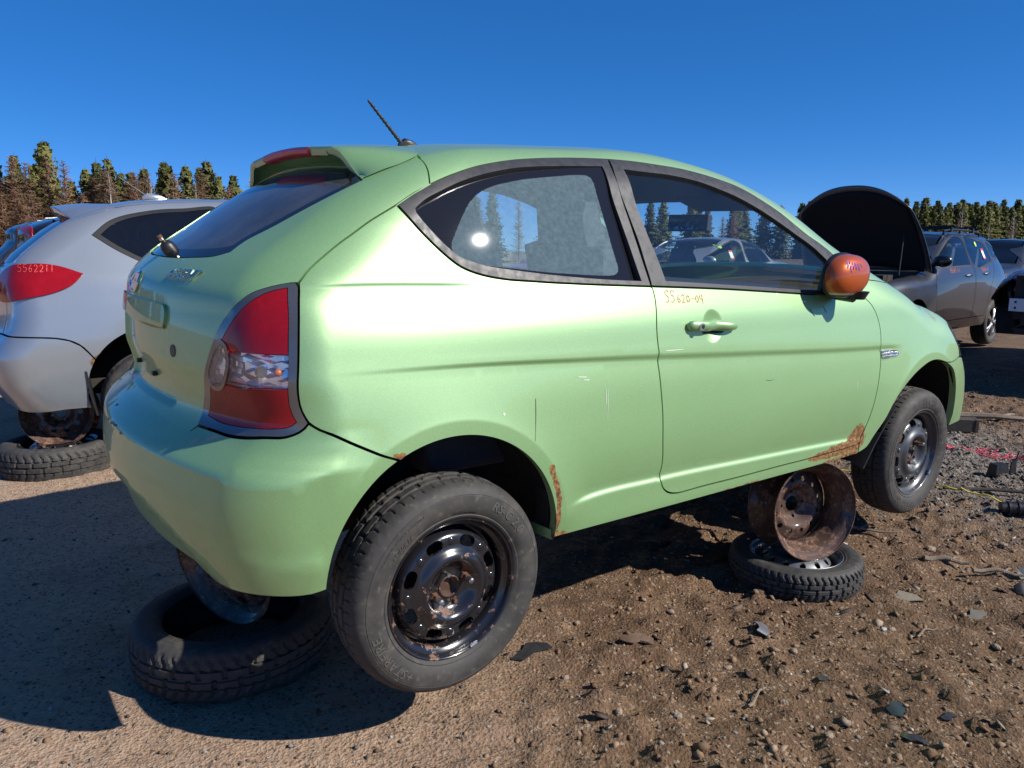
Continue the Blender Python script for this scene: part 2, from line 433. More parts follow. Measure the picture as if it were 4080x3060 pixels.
def panel(B, name, segs, holes=(), mat=None, parent=None, how='uv', sp=.016, inset=.0025, off=0.0, flange=.02, mirror=False, extra=None, hole_inset=None, step=None, nfun=None):
    step = step or sp * .8
    loops = [loop_of([B.dom(s, how) for s in segs], step)] + [loop_of([B.dom(s, how) for s in h], step) for h in holes]
    loops[0] = inset_loop(loops[0], inset)
    for i in range(1, len(loops)): loops[i] = inset_loop(loops[i], -(inset if hole_inset is None else hole_inset))
    ex = None if extra is None else np.concatenate([B.dom(e, how) for e in extra])
    d, T = cdt_fill(loops, sp, ex)
    X = B.lift(d, how); N = B.normal(X)
    if callable(off):
        o0 = off(X); g = np.stack([(off(X + np.eye(3)[i] * .01) - o0) / .01 for i in range(3)], -1); X = X + N * o0[:, None]
        N = N - (g - (g * N).sum(1)[:, None] * N); N /= np.linalg.norm(N, axis=1)[:, None]
    else: X = X + N * off
    if nfun is not None: N = nfun(X)
    fl = T[:, ::-1] if how == 'uv' else T
    # orientation: make the faces agree with the outward normals
    a = X[fl]; fn = np.cross(a[:, 1] - a[:, 0], a[:, 2] - a[:, 0]); flip = (fn * N[fl].mean(1)).sum(1) < 0
    fl = fl.copy(); fl[flip] = fl[flip][:, ::-1]
    V, NN, FF = [X], [N], [tuple(f) for f in fl]; k = len(X)
    if flange:
        for li, L in enumerate(loops):
            Xb = B.lift(L, how); Nb = B.normal(Xb); Xb = Xb + Nb * (off(Xb)[:, None] if callable(off) else off); n = len(L)
            tg = np.roll(Xb, -1, 0) - np.roll(Xb, 1, 0); ob = np.cross(tg, Nb); ob /= np.linalg.norm(ob, axis=1)[:, None] + 1e-9
            ccw = (area2(L) > 0); mid = Xb.mean(0)
            s = 1.0
            # outward test in the domain
            e = 1e-3; test = inset_loop(L, -e) if li == 0 else inset_loop(L, e)
            dv = B.lift(test[:8], how) - (Xb - Nb * 0)[:8]
            if (dv * ob[:8]).sum() < 0: ob = -ob
            V += [Xb, Xb - Nb * flange - ob * .001]; NN += [ob, ob]
            for i in range(n):
                j = (i + 1) % n; f = (k + i, k + j, k + n + j, k + n + i)
                q = np.cross(Xb[j] - Xb[i], -Nb[i]); FF.append(f if (q * ob[i]).sum() > 0 else f[::-1])
            k += 2 * n
    V = np.concatenate(V); NN = np.concatenate(NN)
    o = mesh_np(name, V, FF, mat, parent, NN); _NRM[o.name] = NN
    if mirror: mirror_obj(o)
    return o

# ------------------------------------------------------------------ materials of the place
M = {}
RUST_GREEN = [((1.60, -.82, .318), (1.95, -.82, .333), .012, .050), ((1.86, -.82, .35), (1.952, -.82, .37), .015, .06), ((1.70, -.82, .287), (1.94, -.82, .292), .008, .022),
              ((.333, -.828, .29), (.334, -.828, .40), .020, .010), ((.334, -.828, .40), (.300, -.828, .50), .012, .014), ((.335, -.82, .281), (.43, -.82, .279), .024, .010),
              ((-.172, -.81, .596), (-.155, -.81, .60), .014, .010), ((-.07, -.82, .646), (-.066, -.82, .650), .008, .008), ((.60, -.82, .277), (.70, -.82, .277), .012, .008), ((1.0, -.82, .280), (1.28, -.82, .283), .008, .014)]
M['green'] = paint('green_paint', (.225, .440, .175), metal=.40, rough=.45, flake=.6, rust=RUST_GREEN, dirt=.13, lobe=.145, lobecol=(.88, .97, .70), lober=.54)
M['green_plain'] = paint('green_bumper_paint', (.220, .415, .170), metal=.36, rough=.44, flake=.5, dirt=.16, lobe=.10, lobecol=(.88, .97, .70), lober=.52)
M['trim'] = simple('dark_grey_trim_plastic', (.030, .030, .033), .50, 0, .15, 18, .04, 180)
M['rubber_seal'] = simple('black_rubber_seal', (.012, .012, .013), .6, 0, .2, 30)
M['black'] = simple('black_plastic', (.014, .014, .015), .42, 0, .3, 20, .1, 120)
M['well'] = simple('black_wheel_well_liner', (.010, .010, .010), .9, 0, .4, 14, .3, 60)
M['under'] = simple('dirty_underbody', (.028, .023, .019), .9, 0, .5, 9, .4, 40)
_t = NT('black_ceramic_glass_border'); M['frit'] = _t.done(_t.bsdf((.012, .012, .015), .03))
M['glass_q'] = glass('dusty_rear_side_glass', (.62, .76, .80), .25, (.30, .43, .48), .01, .02, dscale=60)
M['glass_d'] = glass('tinted_door_glass', (.86, .93, .97), .014, (.30, .40, .52), .004, 0)
M['glass_h'] = glass('dusty_hatch_glass', (.16, .19, .23), .10, (.35, .36, .38), .05, .02, dscale=9)
M['glass_w'] = glass('windscreen_glass', (.90, .96, .95), .02)
M['chrome'] = simple('chrome', (.75, .76, .78), .08, 1.0, .05, 20)
M['alu'] = simple('dull_zinc', (.55, .54, .52), .35, 1.0, .2, 30)
M['seat'] = simple('grey_seat_cloth', (.05, .052, .058), .9, 0, .2, 40, .3, 200)
M['dash'] = simple('charcoal_dashboard', (.03, .031, .034), .65, 0, .2, 40, .2, 200)
M['liner'] = simple('grey_headliner', (.22, .215, .20), .95, 0, .1, 40)
M['orange'] = paint('orange_paint', (.52, .095, .016), metal=.35, rough=.34, flake=.5, dirt=.1, lowz=-5, highz=-4)
M['white'] = simple('white_plastic', (.75, .75, .73), .5)
M['marker'] = simple('red_paint_marker', (.42, .02, .012), .6)
M['marker_p'] = simple('purple_paint_marker', (.22, .13, .42), .6)
M['marker_o'] = simple('orange_paint_marker', (.60, .17, .08), .6)

def tire_mat():
    t = NT('weathered_tyre_rubber')
    n = t.noise(14, 8, .65); n2 = t.noise(55, 5)
    c = t.ramp(n, [(.3, (.022, .021, .020)), (.55, (.042, .039, .036)), (.8, (.085, .075, .062))])
    c = t.mix(t.mapr(n2, .55, .8), c, (.10, .085, .068))
    return t.done(t.bsdf(c, t.mapr(n, .3, .7, .62, .85), 0, t.bump(n2, .15, .003)))
M['tyre'] = tire_mat()
def rim_mat(name, base, spots=.57, metal=.0, rough=.28, dark=(.05, .02, .012)):
    t = NT(name)
    n = t.noise(30, 8, .72); n2 = t.noise(7, 3)
    m = t.mapr(t.math('ADD', n, t.math('MULTIPLY', t.math('SUBTRACT', n2, .5), .35)), spots, spots + .045)
    rc = t.ramp(t.noise(90, 5), [(.25, dark), (.5, (.16, .085, .055)), (.7, (.24, .17, .13))])
    c = t.mix(m, base, rc); r = t.mapr(m, 0, 1, rough, .85)
    return t.done(t.bsdf(c, r, metal, t.bump(m, .25, .002), Coat_Weight=.6, Coat_Roughness=.12))
M['rim_black'] = rim_mat('chipped_black_steel_wheel', (.012, .012, .015), .60, rough=.22)
M['rim_grey'] = rim_mat('weathered_grey_steel_wheel', (.055, .058, .065), .68, .3, .42)
M['rim_rust'] = rim_mat('rusty_steel_wheel', (.060, .028, .017), .52, .1, .7, (.075, .028, .014))
M['rim_silver'] = rim_mat('silver_steel_wheel', (.16, .165, .17), .72, .5, .45)
M['rust'] = simple('brown_rust', (.115, .05, .025), .85, 0, .5, 40, .5, 120)
M['brass'] = simple('yellowed_lug_nut', (.32, .22, .09), .4, .8, .3, 60)

# ------------------------------------------------------------------ the green hatchback: body surface
P = dict(wz=[0.1, 0.18, 0.26, 0.36, 0.5, 0.62, 0.72, 0.82, 0.9, 0.97, 1.08, 1.2, 1.32, 1.42, 1.5], wy=[0.7483, 0.7937, 0.8212, 0.8267, 0.8329, 0.8335, 0.8341, 0.8293, 0.8209, 0.7969, 0.7406, 0.6865, 0.6353, 0.586, 0.5464], rx=[-0.8, -0.5, -0.2, 0.15, 0.5, 1.2, 1.9, 2.3, 2.7, 3.0, 3.3], rl=[0.1307, 0.0726, 0.0373, 0.0194, 0.013, 0.0102, 0.011, 0.0143, 0.0331, 0.0702, 0.1367], ru=[0.2144, 0.129, 0.0746, 0.0421, 0.0299, 0.0325, 0.0489, 0.0644, 0.0988, 0.1611, 0.2325], rz=[0.15, 0.25, 0.36, 0.48, 0.555, 0.570, 0.580, 0.60, 0.635, 0.652, 0.8, 0.92, 0.985, 1.03, 1.15, 1.27, 1.38, 1.46], rr=[-0.55, -0.622, -0.6600, -0.674, -0.6665, -0.664, -0.657, -0.636, -0.598, -0.584, -0.5901, -0.5813, -0.5671, -0.5287, -0.3644, -0.1919, -0.031, 0.1258], rk=[0.2633, 0.299], tx=[-0.35, -0.1, 0.2, 0.6, 1.0, 1.4, 1.7, 1.95, 2.2, 2.42, 2.55, 2.75, 2.95, 3.12, 3.25, 3.34], tz=[1.3015, 1.378, 1.4173, 1.45, 1.467, 1.4169, 1.3235, 1.2059, 1.1075, 1.0252, 0.9677, 0.9232, 0.8665, 0.8005, 0.7232, 0.5965], tk=[0.1821], fz=[0.15, 0.3, 0.5, 0.7, 0.9], fx=[3.2398, 3.3621, 3.3178, 3.1731, 3.1989], fk=[0.4292], bot=[0.2718], rad=[0.11, 0.14])

K = {
 'hatch_seam': [(-0.352,-0.664,1.009),(-0.329,-0.655,1.033),(-0.287,-0.643,1.065),(-0.236,-0.632,1.101),(-0.202,-0.628,1.123),(-0.148,-0.622,1.158),(-0.068,-0.616,1.203),(-0.016,-0.608,1.233),(0.034,-0.602,1.257)],
 'hatch_top': [(0.034,-0.602,1.257),(0.049,-0.565,1.296),(0.056,-0.532,1.319),(0.058,-0.499,1.334)],
 'hatch_top2': [(0.058,-0.499,1.334),(0.081,-0.439,1.354),(0.114,-0.36,1.373)],
 'ditch': [(0.061,-0.499,1.335),(0.125,-0.495,1.353),(0.18,-0.489,1.365)],
 'qtrim_top': [(-0.071,-0.618,1.198),(-0.044,-0.614,1.215),(0.033,-0.602,1.257),(0.114,-0.589,1.29),(0.203,-0.571,1.318),(0.292,-0.558,1.338),(0.385,-0.548,1.353),(0.479,-0.542,1.364),(0.61,-0.537,1.375),(0.723,-0.537,1.381)],
 'qtrim_front': [(0.723,-0.537,1.381),(0.705,-0.582,1.341),(0.699,-0.63,1.269),(0.711,-0.674,1.166),(0.719,-0.713,1.08),(0.72,-0.761,0.99)],
 'qtrim_bot': [(0.72,-0.761,0.99),(0.625,-0.76,0.994),(0.497,-0.759,1),(0.38,-0.755,1.006),(0.273,-0.748,1.012),(0.197,-0.742,1.017),(0.126,-0.731,1.027),(0.083,-0.721,1.039),(0.056,-0.711,1.052),(0.023,-0.693,1.08),(-0.012,-0.672,1.117),(-0.039,-0.654,1.15),(-0.057,-0.637,1.176),(-0.071,-0.618,1.198)],
 'qglass_top': [(-0.029,-0.633,1.193),(0.005,-0.625,1.217),(0.047,-0.62,1.238),(0.129,-0.606,1.272),(0.214,-0.593,1.297),(0.303,-0.583,1.317),(0.393,-0.577,1.33),(0.517,-0.573,1.341),(0.672,-0.57,1.352)],
 'qglass_front': [(0.672,-0.57,1.352),(0.659,-0.629,1.272),(0.67,-0.665,1.186),(0.683,-0.708,1.091),(0.687,-0.754,1.005)],
 'qglass_bot': [(0.687,-0.754,1.005),(0.565,-0.753,1.011),(0.444,-0.748,1.019),(0.334,-0.74,1.028),(0.231,-0.73,1.039),(0.136,-0.717,1.051),(0.092,-0.708,1.063),(0.067,-0.7,1.072),(0.037,-0.686,1.096),(0.009,-0.669,1.127),(-0.018,-0.65,1.162),(-0.03,-0.64,1.181),(-0.031,-0.636,1.188),(-0.029,-0.633,1.193)],
 'qclear': [(0.077,-0.675,1.125),(0.109,-0.656,1.171),(0.145,-0.637,1.218),(0.185,-0.622,1.254),(0.234,-0.612,1.276),(0.317,-0.603,1.295),(0.437,-0.597,1.311),(0.576,-0.594,1.323),(0.599,-0.597,1.32),(0.605,-0.609,1.305),(0.605,-0.63,1.269),(0.616,-0.666,1.184),(0.624,-0.706,1.095),(0.627,-0.727,1.054),(0.622,-0.734,1.042),(0.603,-0.738,1.035),(0.577,-0.739,1.034),(0.398,-0.731,1.045),(0.291,-0.722,1.055),(0.19,-0.712,1.065),(0.119,-0.704,1.073),(0.089,-0.696,1.083),(0.076,-0.689,1.095),(0.073,-0.682,1.109)],
 'dtrim_top': [(0.724,-0.537,1.381),(0.82,-0.541,1.382),(0.942,-0.547,1.379),(1.078,-0.548,1.373),(1.216,-0.555,1.357),(1.358,-0.567,1.33),(1.455,-0.589,1.293),(1.555,-0.613,1.247),(1.619,-0.634,1.209),(1.687,-0.652,1.169),(1.768,-0.664,1.134),(1.837,-0.679,1.096)],
 'dtrim_rear': [(0.721,-0.761,0.991),(0.723,-0.752,1.008),(0.723,-0.697,1.113),(0.708,-0.657,1.204),(0.694,-0.617,1.295),(0.724,-0.537,1.381)],
 'belt_low': [(0.721,-0.761,0.99),(0.936,-0.764,0.982),(1.072,-0.765,0.976),(1.374,-0.768,0.959),(1.582,-0.769,0.947)],
 'dglass_top': [(0.756,-0.577,1.348),(0.844,-0.582,1.346),(0.972,-0.583,1.344),(1.105,-0.589,1.332),(1.203,-0.599,1.312),(1.305,-0.611,1.287),(1.444,-0.633,1.237),(1.587,-0.659,1.172),(1.698,-0.68,1.118),(1.76,-0.698,1.075)],
 'dglass_rear': [(0.792,-0.753,1.005),(0.788,-0.716,1.073),(0.771,-0.68,1.152),(0.753,-0.635,1.256),(0.756,-0.577,1.348)],
 'dglass_bot': [(0.792,-0.753,1.005),(1.01,-0.757,0.994),(1.302,-0.761,0.978),(1.55,-0.763,0.964)],
 'door_rear': [(0.724,-0.76,0.992),(0.726,-0.775,0.959),(0.713,-0.802,0.874),(0.717,-0.809,0.816),(0.721,-0.812,0.793),(0.721,-0.808,0.773),(0.728,-0.812,0.73),(0.737,-0.816,0.671),(0.748,-0.819,0.599),(0.756,-0.819,0.517),(0.767,-0.812,0.431),(0.762,-0.813,0.382)],
 'door_rear2': [(0.762,-0.813,0.382),(0.774,-0.815,0.355),(0.793,-0.815,0.337),(0.818,-0.815,0.326)],
 'door_bot': [(0.818,-0.815,0.326),(0.848,-0.815,0.321),(0.973,-0.815,0.322),(1.175,-0.815,0.321),(1.396,-0.816,0.322),(1.641,-0.815,0.322),(1.923,-0.815,0.327),(1.956,-0.815,0.332)],
 'door_front': [(1.956,-0.815,0.332),(1.966,-0.814,0.361),(1.991,-0.819,0.409),(2.02,-0.821,0.481),(2.038,-0.821,0.553),(2.049,-0.817,0.615),(2.056,-0.81,0.682),(2.047,-0.809,0.737),(2.048,-0.801,0.785),(2.038,-0.793,0.831),(2.019,-0.786,0.867),(1.988,-0.777,0.903),(1.954,-0.769,0.926)],
 'bumper_seam': [(-0.373,-0.753,0.694),(-0.352,-0.766,0.679),(-0.322,-0.781,0.665),(-0.234,-0.802,0.618),(-0.211,-0.807,0.606),(-0.164,-0.81,0.587)],
 'light_right': [(-0.357,-0.662,1.008),(-0.354,-0.666,1.005),(-0.363,-0.69,0.97),(-0.376,-0.718,0.887),(-0.384,-0.73,0.817),(-0.389,-0.736,0.76),(-0.387,-0.74,0.731),(-0.381,-0.746,0.711),(-0.373,-0.753,0.695)],
 'light_bot': [(-0.373,-0.753,0.694),(-0.384,-0.747,0.679),(-0.398,-0.738,0.669),(-0.419,-0.721,0.66),(-0.45,-0.684,0.656),(-0.476,-0.627,0.648),(-0.494,-0.572,0.644),(-0.509,-0.521,0.645),(-0.53,-0.441,0.645)],
 'light_left': [(-0.53,-0.441,0.645),(-0.526,-0.439,0.687),(-0.525,-0.464,0.746),(-0.52,-0.492,0.806),(-0.511,-0.514,0.854),(-0.5,-0.537,0.896),(-0.485,-0.564,0.93),(-0.467,-0.595,0.962),(-0.444,-0.613,0.983),(-0.407,-0.634,0.998),(-0.366,-0.655,1.008),(-0.357,-0.662,1.008)],
 'lens': [(-0.375,-0.66,0.997),(-0.39,-0.653,0.994),(-0.412,-0.641,0.987),(-0.437,-0.629,0.974),(-0.459,-0.613,0.954),(-0.476,-0.591,0.927),(-0.489,-0.57,0.896),(-0.501,-0.546,0.861),(-0.509,-0.528,0.832),(-0.515,-0.513,0.8),(-0.517,-0.499,0.76),(-0.517,-0.478,0.71),(-0.52,-0.469,0.67)],
 'lens_bot': [(-0.52,-0.469,0.67),(-0.505,-0.528,0.663),(-0.486,-0.587,0.664),(-0.466,-0.645,0.669),(-0.438,-0.695,0.675),(-0.415,-0.721,0.68),(-0.402,-0.732,0.687),(-0.393,-0.738,0.696)],
 'lens_right': [(-0.393,-0.738,0.696),(-0.4,-0.731,0.713),(-0.405,-0.726,0.736),(-0.405,-0.724,0.759),(-0.399,-0.717,0.83),(-0.386,-0.691,0.942),(-0.375,-0.66,0.997)],
 'lens_div1': [(-0.489,-0.587,0.846),(-0.47,-0.634,0.847),(-0.44,-0.675,0.848),(-0.397,-0.714,0.849)],
 'lens_div2': [(-0.498,-0.563,0.767),(-0.481,-0.614,0.766),(-0.455,-0.669,0.77),(-0.404,-0.723,0.774)],
 'rev': [(-0.499,-0.551,0.861),(-0.495,-0.566,0.854),(-0.494,-0.574,0.837),(-0.494,-0.576,0.817),(-0.497,-0.569,0.792),(-0.502,-0.552,0.768),(-0.507,-0.532,0.757),(-0.513,-0.511,0.759),(-0.517,-0.503,0.774),(-0.516,-0.507,0.793),(-0.513,-0.516,0.815),(-0.507,-0.53,0.841)],
 'hatch_side': [(-0.53,-0.441,0.646),(-0.526,-0.439,0.687),(-0.525,-0.464,0.746),(-0.52,-0.492,0.806),(-0.511,-0.514,0.854),(-0.5,-0.537,0.896),(-0.485,-0.564,0.93),(-0.467,-0.595,0.962),(-0.444,-0.613,0.983),(-0.407,-0.634,0.998),(-0.366,-0.655,1.008),(-0.354,-0.662,1.01)],
 'hatch_bot': [(-0.546,-0.419,0.624),(-0.556,-0.371,0.624),(-0.571,-0.249,0.631),(-0.58,-0.124,0.638)],
 'hatch_c': [(-0.53,-0.441,0.646),(-0.536,-0.432,0.634),(-0.546,-0.419,0.624)],
 'hglass_bot': [(-0.508,-0.064,1.048),(-0.503,-0.129,1.049),(-0.484,-0.247,1.053),(-0.453,-0.361,1.061),(-0.428,-0.404,1.073)],
 'hglass_side': [(-0.428,-0.404,1.073),(-0.39,-0.401,1.1),(-0.324,-0.429,1.139),(-0.261,-0.455,1.179),(-0.179,-0.482,1.227),(-0.109,-0.495,1.264)],
 'hglass_top': [(-0.161,0.018,1.285),(-0.117,-0.022,1.31),(-0.096,-0.118,1.319),(-0.089,-0.203,1.317),(-0.084,-0.288,1.311),(-0.077,-0.359,1.305)],
 'inset_edge': [(-0.661,0.014,0.412),(-0.642,-0.293,0.424),(-0.6,-0.42,0.364),(-0.572,-0.499,0.338),(-0.549,-0.519,0.295)],
 'fuel': [(0.139,-0.8,0.768)],
 'plate': [(-0.569,0.192,0.672),(-0.566,-0.221,0.669),(-0.565,-0.275,0.87),(-0.578,0.187,0.858)],
 'garnish': [(-0.572,0.165,0.927),(-0.576,-0.111,0.932),(-0.564,-0.235,0.925),(-0.561,-0.272,0.912),(-0.563,-0.282,0.877),(-0.574,-0.209,0.876),(-0.586,0.025,0.878)],
 'badge': [(-0.532,-0.224,1.011),(-0.495,-0.4,1.015),(-0.51,-0.384,1.003)],
 'emblem': [(-0.551,0.143,0.999),(-0.564,0.019,0.989),(-0.577,0.013,0.954),(-0.574,0.083,0.96)],
 'lock': [(-0.559,-0.324,0.835),(-0.557,-0.34,0.819),(-0.56,-0.322,0.8),(-0.563,-0.308,0.815)],
 'fender_arch': [(1.958,-0.814,0.289),(2.02,-0.815,0.308),(2.062,-0.82,0.352),(2.124,-0.828,0.416),(2.171,-0.832,0.483),(2.231,-0.833,0.537),(2.301,-0.831,0.579),(2.39,-0.826,0.615),(2.474,-0.822,0.636),(2.552,-0.818,0.637),(2.644,-0.814,0.619)],
 'fender_bump': [(2.644,-0.814,0.618),(2.741,-0.803,0.614),(2.837,-0.785,0.627)],
 'hlight': [(2.835,-0.704,0.788),(2.781,-0.749,0.759),(2.79,-0.774,0.714),(2.834,-0.777,0.67)],
 'indicator': [(2.06,-0.806,0.715),(2.163,-0.809,0.708),(2.194,-0.813,0.699),(2.189,-0.814,0.686),(2.135,-0.811,0.679),(2.061,-0.81,0.68)],
 'scoop': [(2.059,-0.81,0.735),(2.219,-0.81,0.725),(2.242,-0.812,0.712),(2.198,-0.815,0.688)],
 'handle': [(0.844,-0.801,0.882),(0.917,-0.8,0.883),(1.082,-0.801,0.872),(1.088,-0.803,0.854),(1.052,-0.805,0.842),(0.927,-0.806,0.842),(0.846,-0.805,0.852)],
 'cup': [(0.92,-0.8,0.883),(0.976,-0.792,0.911),(1.026,-0.8,0.879),(1.03,-0.807,0.83),(0.981,-0.81,0.808),(0.934,-0.807,0.833)],
 'key': [(0.889,-0.802,0.87)],
 'marker': [(0.766,-0.767,0.977),(0.93,-0.783,0.938)],
 'fmark': [(2.59,-0.713,0.846),(2.643,-0.757,0.79)],
}

def car_feat(x, z):
    x, z = np.broadcast_arrays(np.asarray(x, float), np.asarray(z, float))
    zc = spl([-.45, -.35, -.2, 0, .2, .45, .7, 1.2], [1.006, 1.011, 1.015, 1.014, 1.011, 1.005, .998, .98], x)
    d = .007 * (1 - sst(-.02, .20, x)) * sst(-.40, -.30, x) * sst(zc - .017, zc, z) * np.exp(-np.maximum(z - zc, 0) / .09)
    zl = spl([-.34, 0, .39, .71, 1.19, 1.85, 2.05, 2.3], [.811, .812, .803, .793, .772, .743, .737, .728], x)
    w = .016 + .012 * sst(0, 1, x)
    d = d - .008 * sst(-.36, .3, x) * (1 - sst(2.1, 2.24, x)) * (1 - sst(zl - w, zl, z)) * np.exp(-np.maximum(zl - w - z, 0) / .16)
    zs = spl([.33, .41, .75, 1.23, 1.91, 2.0], [.372, .387, .397, .387, .366, .362], x)
    d = d - .010 * sst(.36, .46, x) * (1 - sst(1.9, 2.0, x)) * np.where(z > zs, np.exp(-np.maximum(z - zs, 0) / .07), 1 - sst(0, .024, zs - z))
    for xc, zc0 in ((-.006, .292), (2.495, .298)):
        r = np.hypot(x - xc, z - zc0); up = sst(.27, .36, z)
        d = d + up * .012 * np.where(r < .376, 1 - (.376 - r) * 2.2, np.exp(-np.maximum(r - .376, 0) / .075))
    rh = ((x - .978) / .053) ** 2 + ((z - .862) / .055) ** 2; d = d - .015 * np.maximum(1 - rh, 0) ** 1.35
    fb = 1 - sst(-.34, -.2, x)
    d = d + fb * .015 * np.where(z > .583, 1 - np.clip((z - .583) / .085, 0, 1), np.exp(-np.maximum(.583 - z, 0) / .12))
    f2 = sst(-.34, -.38, x) * sst(-.60, -.5, x)
    d = d + f2 * .006 * np.where(z < .362, np.exp(-np.maximum(.362 - z, 0) / .07), 1 - np.clip((z - .362) / .035, 0, 1))
    return d
ZE_Y, ZE_Z = [0, .15, .3, .42, .5, .55, .62, .8], [.432, .428, .408, .368, .335, .305, .27, .20]
def car_rear(y, z):
    # number plate recess, the pressed lower lip of the bumper
    rec = .014 * sst(.285, .265, y) * sst(.655, .675, z) * (1 - sst(.865, .88, z))
    ze = spl(ZE_Y, ZE_Z, y); zl2 = ze - spl([0, .3, .6], [.050, .048, .02], y)
    lip = .030 * sst(.62, .50, y) * (1 - np.clip((z - zl2) / (ze - zl2), 0, 1))
    return rec + lip

B = Body(P, car_feat, car_rear)
CARM = Matrix(((.80506, -.592607, .026377, -.6328), (.593079, .804982, -.016162, 2.5278), (-.011656, .028655, .999521, .2628), (0, 0, 0, 1)))
car = empty('hatchback_car'); car.matrix_world = CARM
tag(car, 'light green three-door hatchback raised on wheel rims, with one orange door mirror', 'car', 'parked scrapyard cars')

def arch(xc, zc, r, a0, a1, n=26):
    a = np.radians(np.linspace(a0, a1, n)); return B.side(xc + r * np.cos(a), zc + r * np.sin(a))
arR = arch(-.006, .292, .336, -4, 118, 40)                 # quarter panel part, front to rear
arB = arch(-.006, .292, .337, 118.5, 181, 24)               # bumper part
kn = {k: np.array(v) for k, v in K.items()}
ditch = B.top([.066, .125, .18, .5, 1.0, 1.4, 1.6], [-.497, -.494, -.489, -.492, -.495, -.505, -.53])
pillar = B.top([1.6, 1.75, 1.95, 2.15, 2.27], [-.53, -.565, -.61, -.655, -.685])
tipD = B.side([1.91], [1.0])
sill_e = B.side([.335, .6, 1.0, 1.4, 1.8, 1.955], [.280, .281, .282, .283, .284, .288])

grid_crease = []
for f in (0, .5, 1):
    xs = np.arange(-.33, 2.2, .014)
    zl = spl([-.34, 0, .39, .71, 1.19, 1.85, 2.05, 2.3], [.811, .812, .803, .793, .772, .743, .737, .728], xs); w = .016 + .012 * sst(0, 1, xs)
    grid_crease.append(np.c_[xs, -B.W(xs, zl - w * f), zl - w * f])
    xs = np.arange(.38, 2.0, .014); zs = spl([.33, .41, .75, 1.23, 1.91, 2.0], [.372, .387, .397, .387, .366, .362], xs)
    grid_crease.append(np.c_[xs, -B.W(xs, zs - .024 * f), zs - .024 * f])
    xs = np.arange(-.34, .16, .014); zc = spl([-.45, -.35, -.2, 0, .2, .45, .7, 1.2], [1.006, 1.011, 1.015, 1.014, 1.011, 1.005, .998, .98], xs)
    grid_crease.append(np.c_[xs, -B.W(xs, zc - .017 * f), zc - .017 * f])
ringp = []
for xc, zc0 in ((-.006, .292), (2.495, .298)):
    for r in (.372, .376, .381):
        a = np.radians(np.arange(2, 178, 2.2)); x_, z_ = xc + r * np.cos(a), zc0 + r * np.sin(a); ringp.append(np.c_[x_, -B.W(x_, z_), z_])
dish_ = [np.c_[.978 + r * np.cos(np.linspace(0, 6.2, k)), np.full(k, -.80), .862 + r * 1.04 * np.sin(np.linspace(0, 6.2, k))] for r, k in ((.054, 34), (.0525, 34), (.050, 30), (.045, 26), (.036, 20), (.022, 12))]
dish_ = [np.c_[q_[:, 0], -B.W(q_[:, 0], q_[:, 2]), q_[:, 2]] for q_ in dish_]
feat_pts = grid_crease + ringp + dish_
xs_ = np.linspace(-.16, -.6, 50)
feat_b = [np.c_[xs_, -B.W(xs_, np.full(50, zz)), np.full(50, zz)] for zz in (.566, .575, .583, .592, .604, .362, .375)]

# body side with the door opening left out: quarter panel, roof rail, pillar and sill in one stamping
panel(B, 'body_side', [kn['hatch_seam'], kn['hatch_top'], ditch, pillar, np.r_[pillar[-1:], tipD],
      np.r_[tipD, kn['dtrim_top'][::-1]], kn['qtrim_top'][::-1], kn['qtrim_bot'][::-1], np.r_[kn['qtrim_bot'][:1], kn['door_rear']], kn['door_rear2'], kn['door_bot'],
      np.r_[kn['door_bot'][-1:], sill_e[-1:]], sill_e[::-1], np.r_[sill_e[:1], arR[:1]], arR, kn['bumper_seam'][::-1], kn['light_right'][::-1]],
      mat=M['green'], parent=car, sp=.015, mirror=True, extra=feat_pts, flange=.03)
panel(B, 'door', [kn['belt_low'][::-1], np.r_[kn['belt_low'][:1], kn['door_rear']], kn['door_rear2'], kn['door_bot'], kn['door_front'], np.r_[kn['door_front'][-1:], B.side([1.92], [.965])],
      np.r_[B.side([1.92], [.965]), kn['belt_low'][-1:]]], mat=M['green'], parent=car, sp=.015, mirror=True, extra=feat_pts, flange=.03)
fb_lo = arch(2.49, .298, .345, 40, -4, 16)
hoodseam = B.top([2.27, 2.5, 2.7, 2.84], [-.685, -.69, -.68, -.66])
panel(B, 'fender', [kn['door_front'], np.r_[kn['door_front'][-1:], tipD], np.r_[tipD, hoodseam[:1]], hoodseam, np.r_[hoodseam[-1:], kn['hlight'][:1]], kn['hlight'], np.r_[kn['hlight'][-1:], kn['fender_bump'][-1:]],
      kn['fender_bump'][::-1], kn['fender_arch'][::-1], np.r_[kn['fender_arch'][:1], kn['door_front'][:1]]], mat=M['green'], parent=car, sp=.016, mirror=True, extra=feat_pts, flange=.03)

# glazing
def qn(X):
    n = np.c_[-.093 + .16 * (X[:, 0] - .151), np.full(len(X), -.917), .387 + .30 * (X[:, 2] - 1.119)]; return n / np.linalg.norm(n, axis=1)[:, None]
def qoff(X): return -.024 + .038 * (X[:, 0] - .33) + .049 * (X[:, 2] - 1.15)
panel(B, 'quarter_window_trim', [kn['qtrim_top'], kn['qtrim_front'], kn['qtrim_bot']], [[kn['qglass_top'], kn['qglass_front'], kn['qglass_bot']]], mat=M['trim'], parent=car, sp=.016, off=.003, mirror=True, flange=.045, inset=.003, hole_inset=-.001)
panel(B, 'quarter_window_border', [kn['qglass_top'], kn['qglass_front'], kn['qglass_bot']], [[kn['qclear'], np.r_[kn['qclear'][-1:], kn['qclear'][:1]]]], mat=M['frit'], parent=car, sp=.02, off=qoff, mirror=True, flange=.003, inset=-.008, hole_inset=0, nfun=qn)
